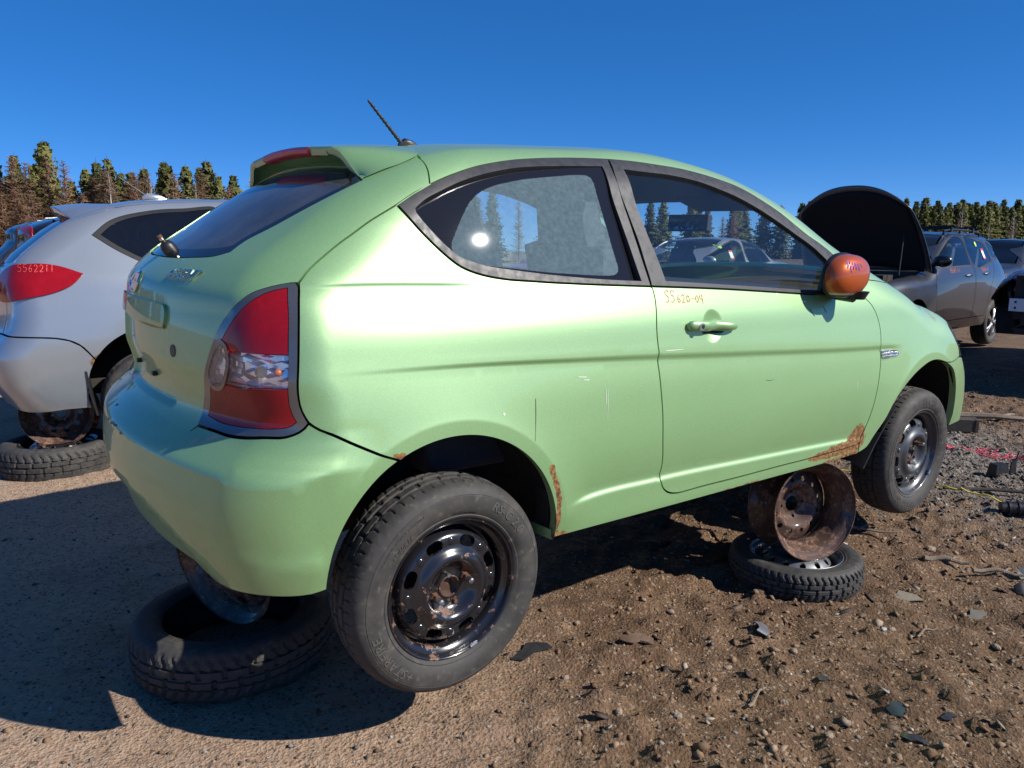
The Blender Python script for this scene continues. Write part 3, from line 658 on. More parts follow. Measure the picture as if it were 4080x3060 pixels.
panel(B, 'quarter_window', [kn['qclear'], np.r_[kn['qclear'][-1:], kn['qclear'][:1]]], mat=M['glass_q'], parent=car, sp=.025, off=qoff, mirror=True, flange=0, inset=-.001, nfun=qn)
dr = kn['dtrim_rear']
tipG = B.side([1.86], [1.0])
dg = [np.r_[kn['dglass_bot'], B.side([1.80], [.953])], np.r_[B.side([1.80], [.953]), kn['dglass_top'][-1:]], kn['dglass_top'][::-1], kn['dglass_rear'][::-1]]
belt_f = np.r_[kn['belt_low'], B.side([1.80], [.935]), B.side([1.92], [.965])]
panel(B, 'door_window_trim', [dr[::-1][:0] if False else kn['dtrim_top'], np.r_[kn['dtrim_top'][-1:], tipD], np.r_[tipD, B.side([1.92], [.965])], belt_f[::-1], dr],
      [dg], mat=M['trim'], parent=car, sp=.016, off=.003, mirror=True, flange=.02, inset=.0035, hole_inset=0)
panel(B, 'door_window', dg, mat=M['glass_d'], parent=car, sp=.03, off=-.008, mirror=True, flange=0, inset=-.004)

# roof skin, windscreen, bonnet
def sym(pts): q = np.asarray(pts); return np.r_[q, q[::-1] * [1, -1, 1]]
def msegs(segs): return list(segs) + [s[::-1] * [1, -1, 1] for s in segs[::-1]]
roof_f = B.top([1.6, 1.66, 1.68], [-.53, -.25, -.0]); roof_r = np.r_[B.top([.145, .14, .125], [0, -.2, -.33]), kn['hatch_top2'][::-1][1:2], B.top([.066], [-.497])]
panel(B, 'roof', msegs([roof_r, ditch, roof_f]), mat=M['green'], parent=car, how='top', sp=.03, off=-.004, flange=.02)
cowl = B.top([2.27, 2.36, 2.40], [-.685, -.35, 0])
panel(B, 'windscreen', msegs([cowl[::-1], pillar[::-1], roof_f]), mat=M['glass_w'], parent=car, how='top', sp=.05, off=-.006, flange=0, inset=.004)
nose = B.top([2.84, 2.96, 3.02], [-.66, -.42, 0])
panel(B, 'bonnet', msegs([cowl[::-1], hoodseam, nose]), mat=M['green'], parent=car, how='top', sp=.03, flange=.02)
# nose: bumper cover and headlamp
fa = np.r_[kn['fender_arch'][-1:], B.side([2.74, 2.80, 2.835, 2.84], [.575, .50, .40, .285])]
lowf = B.front([-.70, -.5, -.25, 0], [.285, .285, .285, .285])
hl = [kn['hlight'], np.r_[kn['hlight'][-1:], kn['fender_bump'][-1:]], np.r_[kn['fender_bump'][-1:], B.front([-.62, -.42], [.60, .62])], np.r_[B.front([-.42], [.62]), B.front([-.40], [.70])], np.r_[B.front([-.40], [.70]), nose[1:2]], np.r_[nose[1:2], hoodseam[-1:]], np.r_[hoodseam[-1:], kn['hlight'][:1]]]
panel(B, 'headlight', hl, mat=M['glass_w'], parent=car, sp=.03, flange=.0, mirror=True)
panel(B, 'front_bumper', msegs([np.r_[B.front([0], [.66]), B.front([-.39], [.655])], np.r_[B.front([-.39, -.42], [.655, .615])], np.r_[B.front([-.42, -.62], [.615, .595]), kn['fender_bump'][-1:]], kn['fender_bump'][::-1], fa, np.r_[fa[-1:], lowf]]), mat=M['green_plain'], parent=car, sp=.03, flange=.03)

# tailgate, its window, and the rear bumper cover
hs_r = kn['hatch_side']; hb = np.r_[kn['hatch_c'][-1:], kn['hatch_bot'][1:], B.rear([0], [.643])]
panel(B, 'tailgate', msegs([hb[::-1], kn['hatch_c'][::-1], hs_r, kn['hatch_seam'], kn['hatch_top'], np.r_[kn['hatch_top2'], B.top([.125, .14], [-.2, 0])]]),
      [msegs([np.r_[B.rear([0], [1.0485]), kn['hglass_bot'][1:]], kn['hglass_side'], np.r_[kn['hglass_side'][-1:], kn['hglass_top'][2:][::-1], B.rear([0], [1.322])]])],
      mat=M['green'], parent=car, sp=.015, flange=.03, extra=[B.rear(np.linspace(-.30, .30, 60), np.full(60, zz)) for zz in (.648, .655, .662, .669, .676, .684, .862, .868, .874, .880)] + [B.rear(np.full(20, yy), np.linspace(.66, .88, 20)) for yy in (-.288, -.282, -.275, -.268, -.262, .262, .268, .275, .282, .288)])
hg = msegs([np.r_[B.rear([0], [1.0485]), kn['hglass_bot'][1:]], kn['hglass_side'], np.r_[kn['hglass_side'][-1:], kn['hglass_top'][2:][::-1], B.rear([0], [1.322])]])
HGd = loop_of([B.dom(s) for s in hg], .012); HGi = inset_loop(HGd, .030)
panel(B, 'tailgate_window_border', hg, [[B.lift(HGi[list(range(len(HGi))) + [0]])]], mat=M['frit'], parent=car, sp=.02, off=-.003, flange=.006, inset=.003, hole_inset=0)
panel(B, 'tailgate_window', [B.lift(HGi[list(range(len(HGi))) + [0]])], mat=M['glass_h'], parent=car, sp=.03, off=-.0034, flange=0, inset=-.002)
bt = np.r_[B.rear([0], [.652]), B.rear([-.124, -.249, -.371], [.648, .641, .634]), kn['light_bot'][-1:] + np.array([[-.006, .0, -.012]])]
lowr = np.r_[arB[-1:], B.rear([-.70, -.60, -.45, -.25, 0], [.281, .281, .283, .290, .296])]
yy_ = np.linspace(-.60, .60, 90); zz_ = spl(ZE_Y, ZE_Z, np.abs(yy_)); feat_b += [B.rear(yy_, zz_), B.rear(yy_, zz_ - spl([0, .3, .6], [.050, .048, .02], np.abs(yy_))), B.rear(yy_, zz_ - .5 * spl([0, .3, .6], [.050, .048, .02], np.abs(yy_)))]
yy_ = np.linspace(-.66, .66, 110); feat_b += [B.rear(yy_, np.full(110, zz)) for zz in (.560, .570, .578, .586, .600, .625)]
panel(B, 'rear_bumper', msegs([bt, kn['light_bot'][::-1], kn['bumper_seam'], arB, lowr]), mat=M['green_plain'], parent=car, sp=.015, flange=.03, extra=feat_b)

# dark tube added behind the tailgate edge to block light through the gap
q = B.rear(np.linspace(-.42, .42, 30), np.full(30, .64)); mb = MB()
mb.tube(q + [.02, 0, 0], .016, 6); mb.build('tailgate_light_stop', M['rubber_seal'], car)

# ------------------------------------------------------------------ underbody, wells, cabin
def grid_surface(name, U, Vv, fn, mat, parent):
    X = np.array([[fn(a, b) for b in Vv] for a in U]); n, m = len(U), len(Vv)
    F = [(i * m + j, i * m + j + 1, (i + 1) * m + j + 1, (i + 1) * m + j) for i in range(n - 1) for j in range(m - 1)]
    return mesh_np(name, X.reshape(-1, 3), F, mat, parent)
for xc, zc0, rad in ((-.006, .30, .35), (2.49, .30, .37)):
    for sd_ in (-1, 1):
        mb = MB(); prof = [(rad, 0.0), (rad + .012, .03), (rad + .012, .30), (rad - .05, .33), (.06, .33)]
        th = np.radians(np.linspace(-6, 186, 40)); n, m = len(th), len(prof)
        V = np.array([[(xc + r * math.cos(a), sd_ * (float(B.W(xc + r * math.cos(a), max(zc0 + r * math.sin(a), .3))) - .012 - w), zc0 + r * math.sin(a)) for r, w in prof] for a in th]).reshape(-1, 3)
        mb.add(V, [(i * m + j, i * m + j + 1, (i + 1) * m + j + 1, (i + 1) * m + j) for i in range(n - 1) for j in range(m - 1)])
        mb.build('wheel_well', M['well'], car)
mb = MB()
mb.box((1.25, 0, .31), (1.75, 1.50, .02)); mb.box((-.42, 0, .36), (.22, .8, .02)); mb.box((0, 0, .36), (.75, 1.0, .02)); mb.box((2.6, 0, .34), (1.0, 1.0, .02))
mb.tube([(2.3, .1, .30), (1.2, .12, .27), (.35, .2, .27), (-.05, .35, .30)], .028, 8)
mb.tube([(-.50, .42, .30), (-.28, .42, .30)], .085, 12); mb.tube([(0, -.70, .22), (0, .70, .22)], .035, 10)
mb.tube([(2.5, -.70, .23), (2.5, .70, .23)], .03, 10); mb.box((.25, -.4, .27), (.55, .07, .06)); mb.box((.25, .4, .27), (.55, .07, .06))
mb.build('underbody', M['under'], car, ang=30)
# inner sills so that the shell is closed behind the rockers
mb = MB()
for sg in (-1, 1): mb.box((1.15, sg * .74, .35), (1.62, .06, .11))
mb.box((2.42, 0, .62), (.06, 1.2, .5)); mb.build('inner_structure', M['under'], car)

def seat(cx, cy, name='front_seat'):
    mb = MB(); Rk = rot('Y', math.radians(-18))
    mb.box((cx, cy, .50), (.50, .50, .16), None, .92)
    mb.box((cx - .30, cy, .82), (.13, .48, .62), rot('Y', math.radians(-16)), .82)
    mb.box((cx - .40, cy, 1.19), (.09, .26, .17), rot('Y', math.radians(-14)), .85)
    mb.tube([(cx - .37, cy - .06, 1.08), (cx - .385, cy - .06, 1.15)], .008, 6); mb.tube([(cx - .37, cy + .06, 1.08), (cx - .385, cy + .06, 1.15)], .008, 6)
    o = mb.build(name, M['seat'], car); bv = o.modifiers.new('bev', 'BEVEL'); bv.width = .035; bv.segments = 3
    return o
seat(1.12, -.36); seat(1.12, .36)
mb = MB(); mb.box((.28, 0, .52), (.46, 1.15, .16)); mb.box((-.02, 0, .80), (.12, 1.12, .56), rot('Y', math.radians(-22)), .95)
for sy in (-.33, .33): mb.box((-.12, sy, 1.10), (.08, .24, .12), rot('Y', math.radians(-18)), .85)
o = mb.build('rear_seat', M['seat'], car); bv = o.modifiers.new('bev', 'BEVEL'); bv.width = .03; bv.segments = 3
mb = MB(); mb.box((1.98, 0, .82), (.46, 1.36, .24), None, .9); mb.box((1.74, .36, .93), (.16, .36, .09), rot('Y', .3), .8); mb.box((1.9, 0, .62), (.25, .3, .35))
o = mb.build('dashboard', M['dash'], car); bv = o.modifiers.new('bev', 'BEVEL'); bv.width = .03; bv.segments = 3
mb = MB(); th = np.linspace(0, 2 * PI, 41); Rw = rot('Y', math.radians(-65))
rim_ = np.c_[.185 * np.cos(th), .185 * np.sin(th), 0 * th] @ Rw.T + [1.60, .36, .90]; mb.tube(rim_, .014, 8, False)
for a in (.2, PI - .2, -PI / 2): mb.tube([np.array([1.62, .36, .90]), np.array([.18 * math.cos(a + PI / 2), .18 * math.sin(a + PI / 2), 0]) @ Rw.T + [1.60, .36, .90]], .012, 6)
mb.sphere((1.62, .36, .90), (.03, .06, .06)); mb.build('steering_wheel', M['dash'], car)
mb = MB(); mb.box((1.76, 0, 1.215), (.03, .235, .075), rot('Y', .1)); mb.tube([(1.77, 0, 1.22), (1.84, 0, 1.255)], .010, 6)
o = mb.build('interior_mirror', M['dash'], car); bv = o.modifiers.new('bev', 'BEVEL'); bv.width = .012; bv.segments = 3
mb = MB(); mb.box((1.743, 0, 1.215), (.002, .215, .058), rot('Y', .1)); mb.build('mirror_glass', M['chrome'], o)
# headliner and pillar linings
panel(B, 'headliner', msegs([roof_r, ditch, roof_f]), mat=M['liner'], parent=car, how='top', sp=.08, off=-.035, flange=0, inset=.01)
# visors
for sy in (-.36, .36):
    mb = MB(); mb.box((1.52, sy, 1.285), (.15, .34, .015), rot('Y', math.radians(16))); mb.build('sun_visor', M['liner'], car)

# scratches and chips in the paint
M['scratch'] = simple('bare_primer_scratch', (.55, .60, .50), .6, 0, .2, 80)
def surf_line(pts, n=14): 
    q = cr(np.array(pts, float), .02); return B.side(q[:, 0], q[:, 1])

# ------------------------------------------------------------------ tail lamps
def lampglass(name, tint, dust=.04, dustcol=(.5, .45, .42)):
    return glass(name, tint, dust, dustcol, .02, .0, dscale=30)
def redlens():
    t = NT('red_lamp_lens'); tr = t.n('ShaderNodeBsdfTransparent'); tr.inputs[0].default_value = (.80, .015, .03, 1)
    w = t.n('ShaderNodeTexWave', wave_type='BANDS', bands_direction='Y'); t.l(t.co(), w.inputs['Vector']); w.inputs['Scale'].default_value = 60
    b = t.bsdf(t.mix(t.noise(16, 4), (.34, .006, .014), (.60, .016, .03)), .12, 0, t.bump(w.outputs['Fac'], .04, .001), Coat_Weight=.6, Coat_Roughness=.02)
    mx = t.n('ShaderNodeMixShader'); mx.inputs[0].default_value = .50; t.l(tr.outputs[0], mx.inputs[1]); t.l(b.outputs[0], mx.inputs[2]); t.l(mx.outputs[0], t.out.inputs[0]); return t.m
M['lens_red'] = redlens()
M['lens_clear'] = lampglass('clear_lamp_lens', (.95, .97, .98), .02)
def refl_mat(name='faceted_lamp_reflector', base=(.80, .82, .85), rough=.2, metal=.72):
    t = NT(name)
    v = t.voro(42); w = t.n('ShaderNodeTexWave', wave_type='BANDS', bands_direction='Z'); t.l(t.co(), w.inputs['Vector']); w.inputs['Scale'].default_value = 26; w.inputs['Distortion'].default_value = 3
    return t.done(t.bsdf(base, rough, metal, t.bump(t.math('ADD', v, w.outputs['Fac']), .7, .02)))
M['reflector'] = refl_mat()
def block_refl():
    t = NT('bright_lamp_reflector'); mp = t.n('ShaderNodeMapping'); t.l(t.co(), mp.inputs[0]); mp.inputs['Scale'].default_value = (18, 18, 46)
    v = t.n('ShaderNodeTexVoronoi', feature='F1', distance='CHEBYCHEV'); t.l(mp.outputs[0], v.inputs['Vector']); v.inputs['Scale'].default_value = 1.0
    return t.done(t.bsdf((.93, .94, .96), .16, .55, t.bump(v.outputs['Distance'], .9, .03)))
M['lamp_rim'] = simple('silver_lamp_rim', (.13, .13, .135), .16, .6, .1, 30, Coat_Weight=.8)
M['bulb_amber'] = simple('amber_bulb', (.55, .14, .02), .2, 0, .1)
lt = [kn['light_right'], kn['light_bot'], kn['light_left']]
LR = kn['lens_right']
lensloop = [kn['lens'], kn['lens_bot'], LR]
lamp = panel(B, 'tail_light', lt, [lensloop], mat=M['lamp_rim'], parent=car, sp=.014, off=.004, inset=.0015, hole_inset=0, flange=.03)
top_l = [kn['lens'][:8], np.r_[kn['lens'][7:8], kn['lens_div1'][:1]], kn['lens_div1'], np.r_[kn['lens_div1'][-1:], LR[5:]]]
mid_l = [np.r_[kn['lens'][7:8], kn['lens_div1'][:1]], kn['lens_div1'], np.r_[kn['lens_div1'][-1:], kn['lens_div2'][-1:]], kn['lens_div2'][::-1], np.r_[kn['lens_div2'][:1], kn['lens'][10:11]], kn['lens'][7:11][::-1]]
bot_l = [np.r_[kn['lens'][10:11], kn['lens_div2'][:1]], kn['lens_div2'], np.r_[kn['lens_div2'][-1:], LR[:4][::-1]], kn['lens_bot'][::-1], kn['lens'][10:][::-1]]
parts = [panel(B, 'red_lens', top_l, mat=M['lens_red'], parent=lamp, sp=.014, off=.004, inset=.0015, flange=.012),
         panel(B, 'clear_lens', mid_l, mat=M['lens_clear'], parent=lamp, sp=.014, off=.004, inset=.0015, flange=.012),
         panel(B, 'red_lens', bot_l, mat=M['lens_red'], parent=lamp, sp=.014, off=.004, inset=.0015, flange=.012)]
rl = cr(np.r_[kn['rev'], kn['rev'][:1]], .006)
parts.append(panel(B, 'reversing_lens', [rl], mat=M['lens_clear'], parent=lamp, sp=.01, off=.008, inset=0, flange=.008))
rd = inset_loop(loop_of([B.dom(rl)], .008), -.008)
parts.append(panel(B, 'reversing_lamp_ring', [B.lift(rd[list(range(len(rd))) + [0]])], [[rl]], mat=M['lamp_rim'], parent=lamp, sp=.008, off=.007, inset=0, flange=.012))
M['reflector2'] = block_refl()
parts.append(panel(B, 'lamp_backing', [rl], mat=M['reflector2'], parent=lamp, sp=.01, off=-.012, inset=0, flange=0))
parts.append(panel(B, 'lamp_backing', mid_l, mat=M['reflector2'], parent=lamp, sp=.014, off=-.018, inset=.0, flange=0))
parts.append(panel(B, 'reflector', lensloop, mat=M['reflector'], parent=lamp, sp=.014, off=-.028, inset=-.004, flange=0))
mb = MB()
mb.sphere((-.418, -.697, .808), (.010, .009, .009), 10, 8)
parts.append(mb.build('bulb', M['bulb_amber'], lamp))
mb = MB(); mb.tube([(-.446, -.662, .808), (-.449, -.672, .808)], .014, 16); parts.append(mb.build('lamp_insert', M['chrome'], lamp))
lampL = mirror_obj(lamp)
for p_ in parts:
    if p_.name.split('.')[0] in ('bulb', 'lamp_insert', 'reversing_lamp_ring') or True:
        q = mirror_obj(p_, parent=lampL)

# ------------------------------------------------------------------ tailgate spoiler with high brake light
te = np.array([(-.137, 0, 1.375), (-.134, -.10, 1.374), (-.130, -.19, 1.3695), (-.126, -.29, 1.363), (-.123, -.345, 1.358), (-.117, -.378, 1.347), (-.110, -.402, 1.328), (-.103, -.430, 1.302), (-.096, -.455, 1.279), (-.092, -.470, 1.266)])
sbase = np.r_[B.top([.135, .13, .122, .112, .082], [0, -.12, -.24, -.345, -.435]), kn['hatch_top2'][:1] + [[-.002, .006, .003]], np.array([[.0, -.5055, 1.3105], [-.047, -.506, 1.293], [-.085, -.501, 1.276], [-.107, -.494, 1.2655]])]
ns = 60
te_c = cr(te, .01); te_c = np.stack([np.interp(np.linspace(0, 1, ns), np.linspace(0, 1, len(te_c)), te_c[:, k]) for k in range(3)], -1)
sb_c = cr(sbase, .01); Ls = np.linspace(0, 1, len(sb_c)); sb_c = np.stack([np.interp(np.linspace(0, 1, ns), Ls, sb_c[:, k]) for k in range(3)], -1)
def half_spoiler():
    rows = []
    nt = 9
    for i in range(ns):
        a, b = sb_c[i], te_c[i]; c = []
        for t in np.linspace(0, 1, nt):
            p_ = a * (1 - t) + b * t; L = np.linalg.norm(b - a)
            bulge = .10 * L * t * (1 - t) * np.array([0, -.35 if i > 30 else 0, .9])
            c.append(p_ + bulge + np.array([0, 0, .004 * (1 - t)]))
        f = min(1, (ns - 1 - i) / 9.0)
        # rounded trailing edge, the face band, then the hollow underside
        inn = np.array([0, .55, -.83]) if i > 36 else np.array([0, .05, -1.0])
        d1 = inn * (.004 + .020 * f)
        c.append(b + np.array([-.003, 0, -.004])); c.append(b + np.array([-.002, 0, 0]) + d1 * .55); c.append(b + np.array([.004, 0, 0]) + d1)
        u0 = b + np.array([.012, 0, 0]) + d1; c.append(u0 + np.array([.006, 0, .004 * f]))
        inner = np.array([-.060 + .03 * (i / ns), b[1] * .955, min(b[2] - .012, 1.325 - .055 * max(0, (i - 30) / 30) ** 1.2)])
        c.append((u0 + inner) / 2 + np.array([0, 0, .010 * f])); c.append(inner + np.array([.01, 0, 0])); c.append(inner + np.array([.07, 0, -.002]))
        rows.append(c)
    return np.array(rows)
H = half_spoiler(); full = np.concatenate([H[::-1], (H * [1, -1, 1])[1:]]); n_, m_ = full.shape[:2]
o = mesh_np('spoiler', full.reshape(-1, 3), [(i * m_ + j, i * m_ + j + 1, (i + 1) * m_ + j + 1, (i + 1) * m_ + j) for i in range(n_ - 1) for j in range(m_ - 1)], M['green_plain'], car); sharp(o.data, 40)
spoiler = o
i0 = int(np.argmin(abs(te_c[:, 1] + .193)))
band = te_c[:i0 + 1]; bl = np.concatenate([band[::-1], (band * [1, -1, 1])[1:]])
rows = np.array([[p_ + [-.0035, 0, -.001], p_ + [-.0065, 0, -.006], p_ + [-.006, 0, -.017], p_ + [.004, 0, -.024], p_ + [.03, 0, -.026]] for p_ in bl])
n_, m_ = rows.shape[:2]; V = rows.reshape(-1, 3)
mesh_np('high_brake_light', V, [(i * m_ + j, i * m_ + j + 1, (i + 1) * m_ + j + 1, (i + 1) * m_ + j) for i in range(n_ - 1) for j in range(m_ - 1)] + [tuple(range(m_))[::-1], tuple((n_ - 1) * m_ + j for j in range(m_))],
        simple('red_brake_strip', (.62, .02, .025), .30, 0, .2, 160, .2, 300, Coat_Weight=.25), spoiler)
# peeled lacquer patches on the spoiler top
def ribbon(name, lines, width, mat, parent, lift=.0012, surf=None):
    """flat hand-drawn strokes lying on a surface; lines are 3-D polylines, surf gives the normals"""
    V, F = [], []; k = 0
    for L in lines:
        L = np.asarray(L, float)
        if len(L) < 2: continue
        N = surf.normal(L) if surf is not None else np.tile([0, -1.0, 0], (len(L), 1))
        t = np.gradient(L, axis=0); t /= np.linalg.norm(t, axis=1)[:, None] + 1e-9; s_ = np.cross(t, N); s_ /= np.linalg.norm(s_, axis=1)[:, None] + 1e-9
        w = width * (.75 + .25 * np.sin(np.arange(len(L)) * .9 + k))[:, None]
        V.append(L + N * lift - s_ * w / 2); V.append(L + N * lift + s_ * w / 2); n = len(L)
        for i in range(n - 1): F.append((k + i, k + i + 1, k + n + i + 1, k + n + i))
        k += 2 * n
    return mesh_np(name, np.concatenate(V), F, mat, parent)

GL = {'S': [[(.9, .85), (.6, 1), (.25, .92), (.2, .65), (.6, .5), (.75, .25), (.45, 0), (.1, .08)]], '5': [[(.85, 1), (.3, 1), (.25, .6), (.65, .6), (.8, .3), (.5, 0), (.15, .1)]],
      '6': [[(.7, 1), (.3, .6), (.2, .25), (.45, 0), (.75, .2), (.6, .5), (.25, .35)]], '2': [[(.15, .75), (.4, 1), (.75, .8), (.6, .4), (.15, 0), (.85, .05)]],
      '0': [[(.5, .9), (.2, .6), (.25, .2), (.55, .05), (.8, .35), (.75, .75), (.5, .9)]], '-': [[(.15, .45), (.85, .5)]], '4': [[(.2, .95), (.2, .5), (.75, .5)], [(.75, 1), (.7, -.15)]],
      '8': [[(.7, .9), (.3, .9), (.3, .6), (.7, .4), (.7, .1), (.3, .05), (.3, .4), (.7, .65), (.7, .9)]], '1': [[(.5, 1), (.45, 0)]], '9': [[(.75, .8), (.45, 1), (.25, .75), (.5, .5), (.75, .75), (.65, 0)]],
      '3': [[(.2, .9), (.6, 1), (.7, .75), (.4, .55), (.75, .35), (.6, .05), (.2, .1)]], '7': [[(.15, 1), (.8, 1), (.4, 0)]], 'u': [[(.1, .7), (.2, .1), (.6, .1), (.75, .7), (.85, .05)]], 'y': [[(.15, .75), (.4, .2)], [(.8, .75), (.2, -.35)]],
      'v': [[(.1, .75), (.4, .05), (.8, .75)]], 'o': [[(.5, .7), (.2, .4), (.5, .05), (.8, .4), (.5, .7)]], 'n': [[(.15, .0), (.2, .7), (.2, .4), (.6, .7), (.75, .0)]], 'H': [[(.2, 0), (.2, 1)], [(.8, 0), (.8, 1)], [(.2, .5), (.8, .5)]]}
def strokes(txt, h, adv=.62, slant=.0, jig=.0):
    out = []; x = 0
    for ch in txt:
        for st in GL.get(ch, []):
            q = cr(np.array(st), .09); q = np.c_[(x + q[:, 0] * adv * 1.0 + slant * q[:, 1]) * h, q[:, 1] * h + jig * h * math.sin(x * 7)]
            out.append(q)
        x += adv * 1.12
    return out
# red paint-marker number on the door: "SS620-04"
ml = []
for q in strokes('SS', .036, .62, .12): ml.append(B.side(.768 + q[:, 0], .943 + q[:, 1] - .03 * q[:, 0]))
for q in strokes('620-04', .024, .80, .05): ml.append(B.side(.822 + q[:, 0], .941 + q[:, 1] - .03 * q[:, 0]))
ribbon('marker_number', ml, .0028, M['marker'], car, surf=B)
ml = [B.side(2.60 + .045 * np.array(a), .80 + .05 * np.array(b)) for a, b in (((0, .3, .2, .5), (1, .9, .5, 0)), ((.3, .6, .5, .7), (1, .8, .4, 0)), ((.7, .9, .8, 1.1), (.9, .6, .3, .1)), ((.6, .9, 1.1), (.3, .35, .2)))]
ribbon('marker_number', ml, .0025, M['marker'], car, surf=B)

for pts, w_, mt in (([(.505, .70), (.507, .655)], .0022, 'scratch'), ([(.512, .70), (.513, .645), (.512, .612)], .0016, 'scratch'), ([(.245, .70), (.243, .64), (.238, .585)], .0016, 'black'), ([(.40, .745), (.43, .742)], .003, 'scratch'),
                   ([(.42, .735), (.44, .733)], .003, 'scratch'), ([(.75, .797), (.83, .796)], .003, 'scratch'), ([(1.50, .925), (1.525, .924)], .007, 'scratch'), ([(1.54, .90), (1.56, .875), (1.57, .87)], .003, 'black'), ([(1.63, .905), (1.65, .88)], .003, 'black'), ([(1.88, .60), (1.885, .57)], .002, 'scratch'), ([(.135, .672), (.140, .668)], .008, 'scratch'), ([(1.27, .66), (1.30, .655), (1.32, .66)], .0012, 'black')):
    ribbon('paint_scratch', [surf_line(pts)], w_, M[mt], car, lift=.0009, surf=B)
for y, z, l_ in ((.06, .566, .05), (.0, .568, .03), (-.05, .572, .04), (-.12, .566, .015), (.10, .60, .02)):
    q = B.rear(np.linspace(y, y + l_, 5), z + .003 * np.sin(np.arange(5) * 2)); ribbon('paint_chip', [q], .006, M['black'], car, lift=.0012, surf=B)
# ------------------------------------------------------------------ badges, number-plate bar, lock, wiper stub, aerial
def text_mesh(txt, size, extrude=.0, space=1.0, shear=0.0):
    cu = bpy.data.curves.new('text', 'FONT'); cu.body = txt; cu.size = size; cu.extrude = extrude; cu.space_character = space; cu.shear = shear; cu.align_x = 'CENTER'; cu.resolution_u = 2
    ob = bpy.data.objects.new('text', cu); COL.objects.link(ob); bpy.context.view_layer.update()
    me = bpy.data.meshes.new_from_object(ob.evaluated_get(bpy.context.evaluated_depsgraph_get()))
    V = np.array([v.co[:] for v in me.vertices]); F = [tuple(p.vertices) for p in me.polygons]
    bpy.data.objects.remove(ob); bpy.data.curves.remove(cu); bpy.data.meshes.remove(me)
    return V, F
V, F_ = text_mesh('ACCENT', .034, .0025, 1.12, .35)
sx = (V[:, 0] - V[:, 0].mean()) * 1.12
X = B.rear(-.302 - sx, 1.000 + V[:, 1] * .95 + 0.02 * 0); N = B.normal(X)
mesh_np('model_badge', X + N * (.003 + V[:, 2])[:, None], F_, M['chrome'], car, smooth=False)
mb = MB(); th = np.linspace(0, 2 * PI, 33)
ring = B.rear(.030 + .052 * np.cos(th), .974 + .027 * np.sin(th)); mb.tube(ring + B.normal(ring) * .004, .0042, 6, False)
for pts in (((-.022, -.020), (-.012, .021)), ((.012, -.021), (.022, .020)), ((-.02, -.004), (.02, .004))):
    q = B.rear([.030 - p_[0] for p_ in pts], [.974 + p_[1] for p_ in pts]); mb.tube(q + B.normal(q) * .004, .0048, 6)
mb.build('maker_emblem', M['chrome'], car)
def rr(y0, y1, z0, z1, r=.02, n=5):
    pts = []
    for cx, cy, a in ((y1 - r, z1 - r, 0), (y0 + r, z1 - r, 90), (y0 + r, z0 + r, 180), (y1 - r, z0 + r, 270)):
        for k in range(n + 1): pts.append((cx + r * math.cos(math.radians(a + 90 * k / n)), cy + r * math.sin(math.radians(a + 90 * k / n))))
    return np.array(pts + pts[:1])
q = rr(-.283, .283, .872, .932, .024); panel(B, 'number_plate_bar', [B.rear(q[:, 0], q[:, 1])], mat=M['green_plain'], parent=car, sp=.012, off=.008, inset=0, flange=.02)
th = np.linspace(0, 2 * PI, 17); q = np.c_[-.324 + .0155 * np.cos(th), .818 + .0165 * np.sin(th)]
panel(B, 'tailgate_lock', [B.rear(q[:, 0], q[:, 1])], mat=M['black'], parent=car, sp=.01, off=.0015, inset=0, flange=.004, step=.004)
for (y, z) in ((.09, .735), (-.10, .725)):
    c = B.rear([y], [z])[0]; mb = MB(); mb.box(c + [-.006, 0, 0], (.014, .016, .012)); mb.build('plate_clip', M['black'], car)
# wiper spindle stub (the arm is gone)
c = B.rear([-.005], [1.068])[0]; nn = B.normal(c[None])[0]
mb = MB(); mb.tube([c - nn * .004, c + nn * .010, c + nn * .018, c + nn * .024], [.021, .0205, .017, .012], 14); mb.tube([c + nn * .024, c + nn * .031], .0075, 10)
wp = mb.build('wiper_spindle', M['black'], car)
mb = MB(); mb.tube([c + nn * .030, c + nn * .040], [.0062, .0062], 8); mb.build('spindle_thread', M['alu'], wp)
mb = MB(); mb.tube([c + nn * .038, c + nn * .047], [.008, .007], 8); mb.build('spindle_nut', M['rust'], wp)
# aerial
mb = MB(); a0 = np.array((.285, 0, 1.418)); a1 = np.array((.15, 0, 1.556)); dv = (a1 - a0) / np.linalg.norm(a1 - a0)
mb.tube([(.34, 0, 1.420), (.31, 0, 1.430), (.285, 0, 1.434), (.262, 0, 1.424)], [.008, .014, .015, .006], 10)
ae = mb.build('aerial', M['black'], car)
mb = MB(); mb.tube([a0 + dv * .0, a0 + dv * .03, a0 + dv * .185, a0 + dv * .193], [.0085, .0062, .0046, .003], 8)
hx = np.linspace(0, 1, 160); sa = np.cross(dv, [0, 1, 0]); hel = a0[None] + dv * (.03 + .155 * hx)[:, None] + .0058 * (1 - .25 * hx)[:, None] * (np.cos(hx * 2 * PI * 10)[:, None] * sa + np.sin(hx * 2 * PI * 10)[:, None] * np.array([0, 1, 0]))
mb.tube(hel, .0016, 5); mb.build('aerial_mast', M['black'], ae)

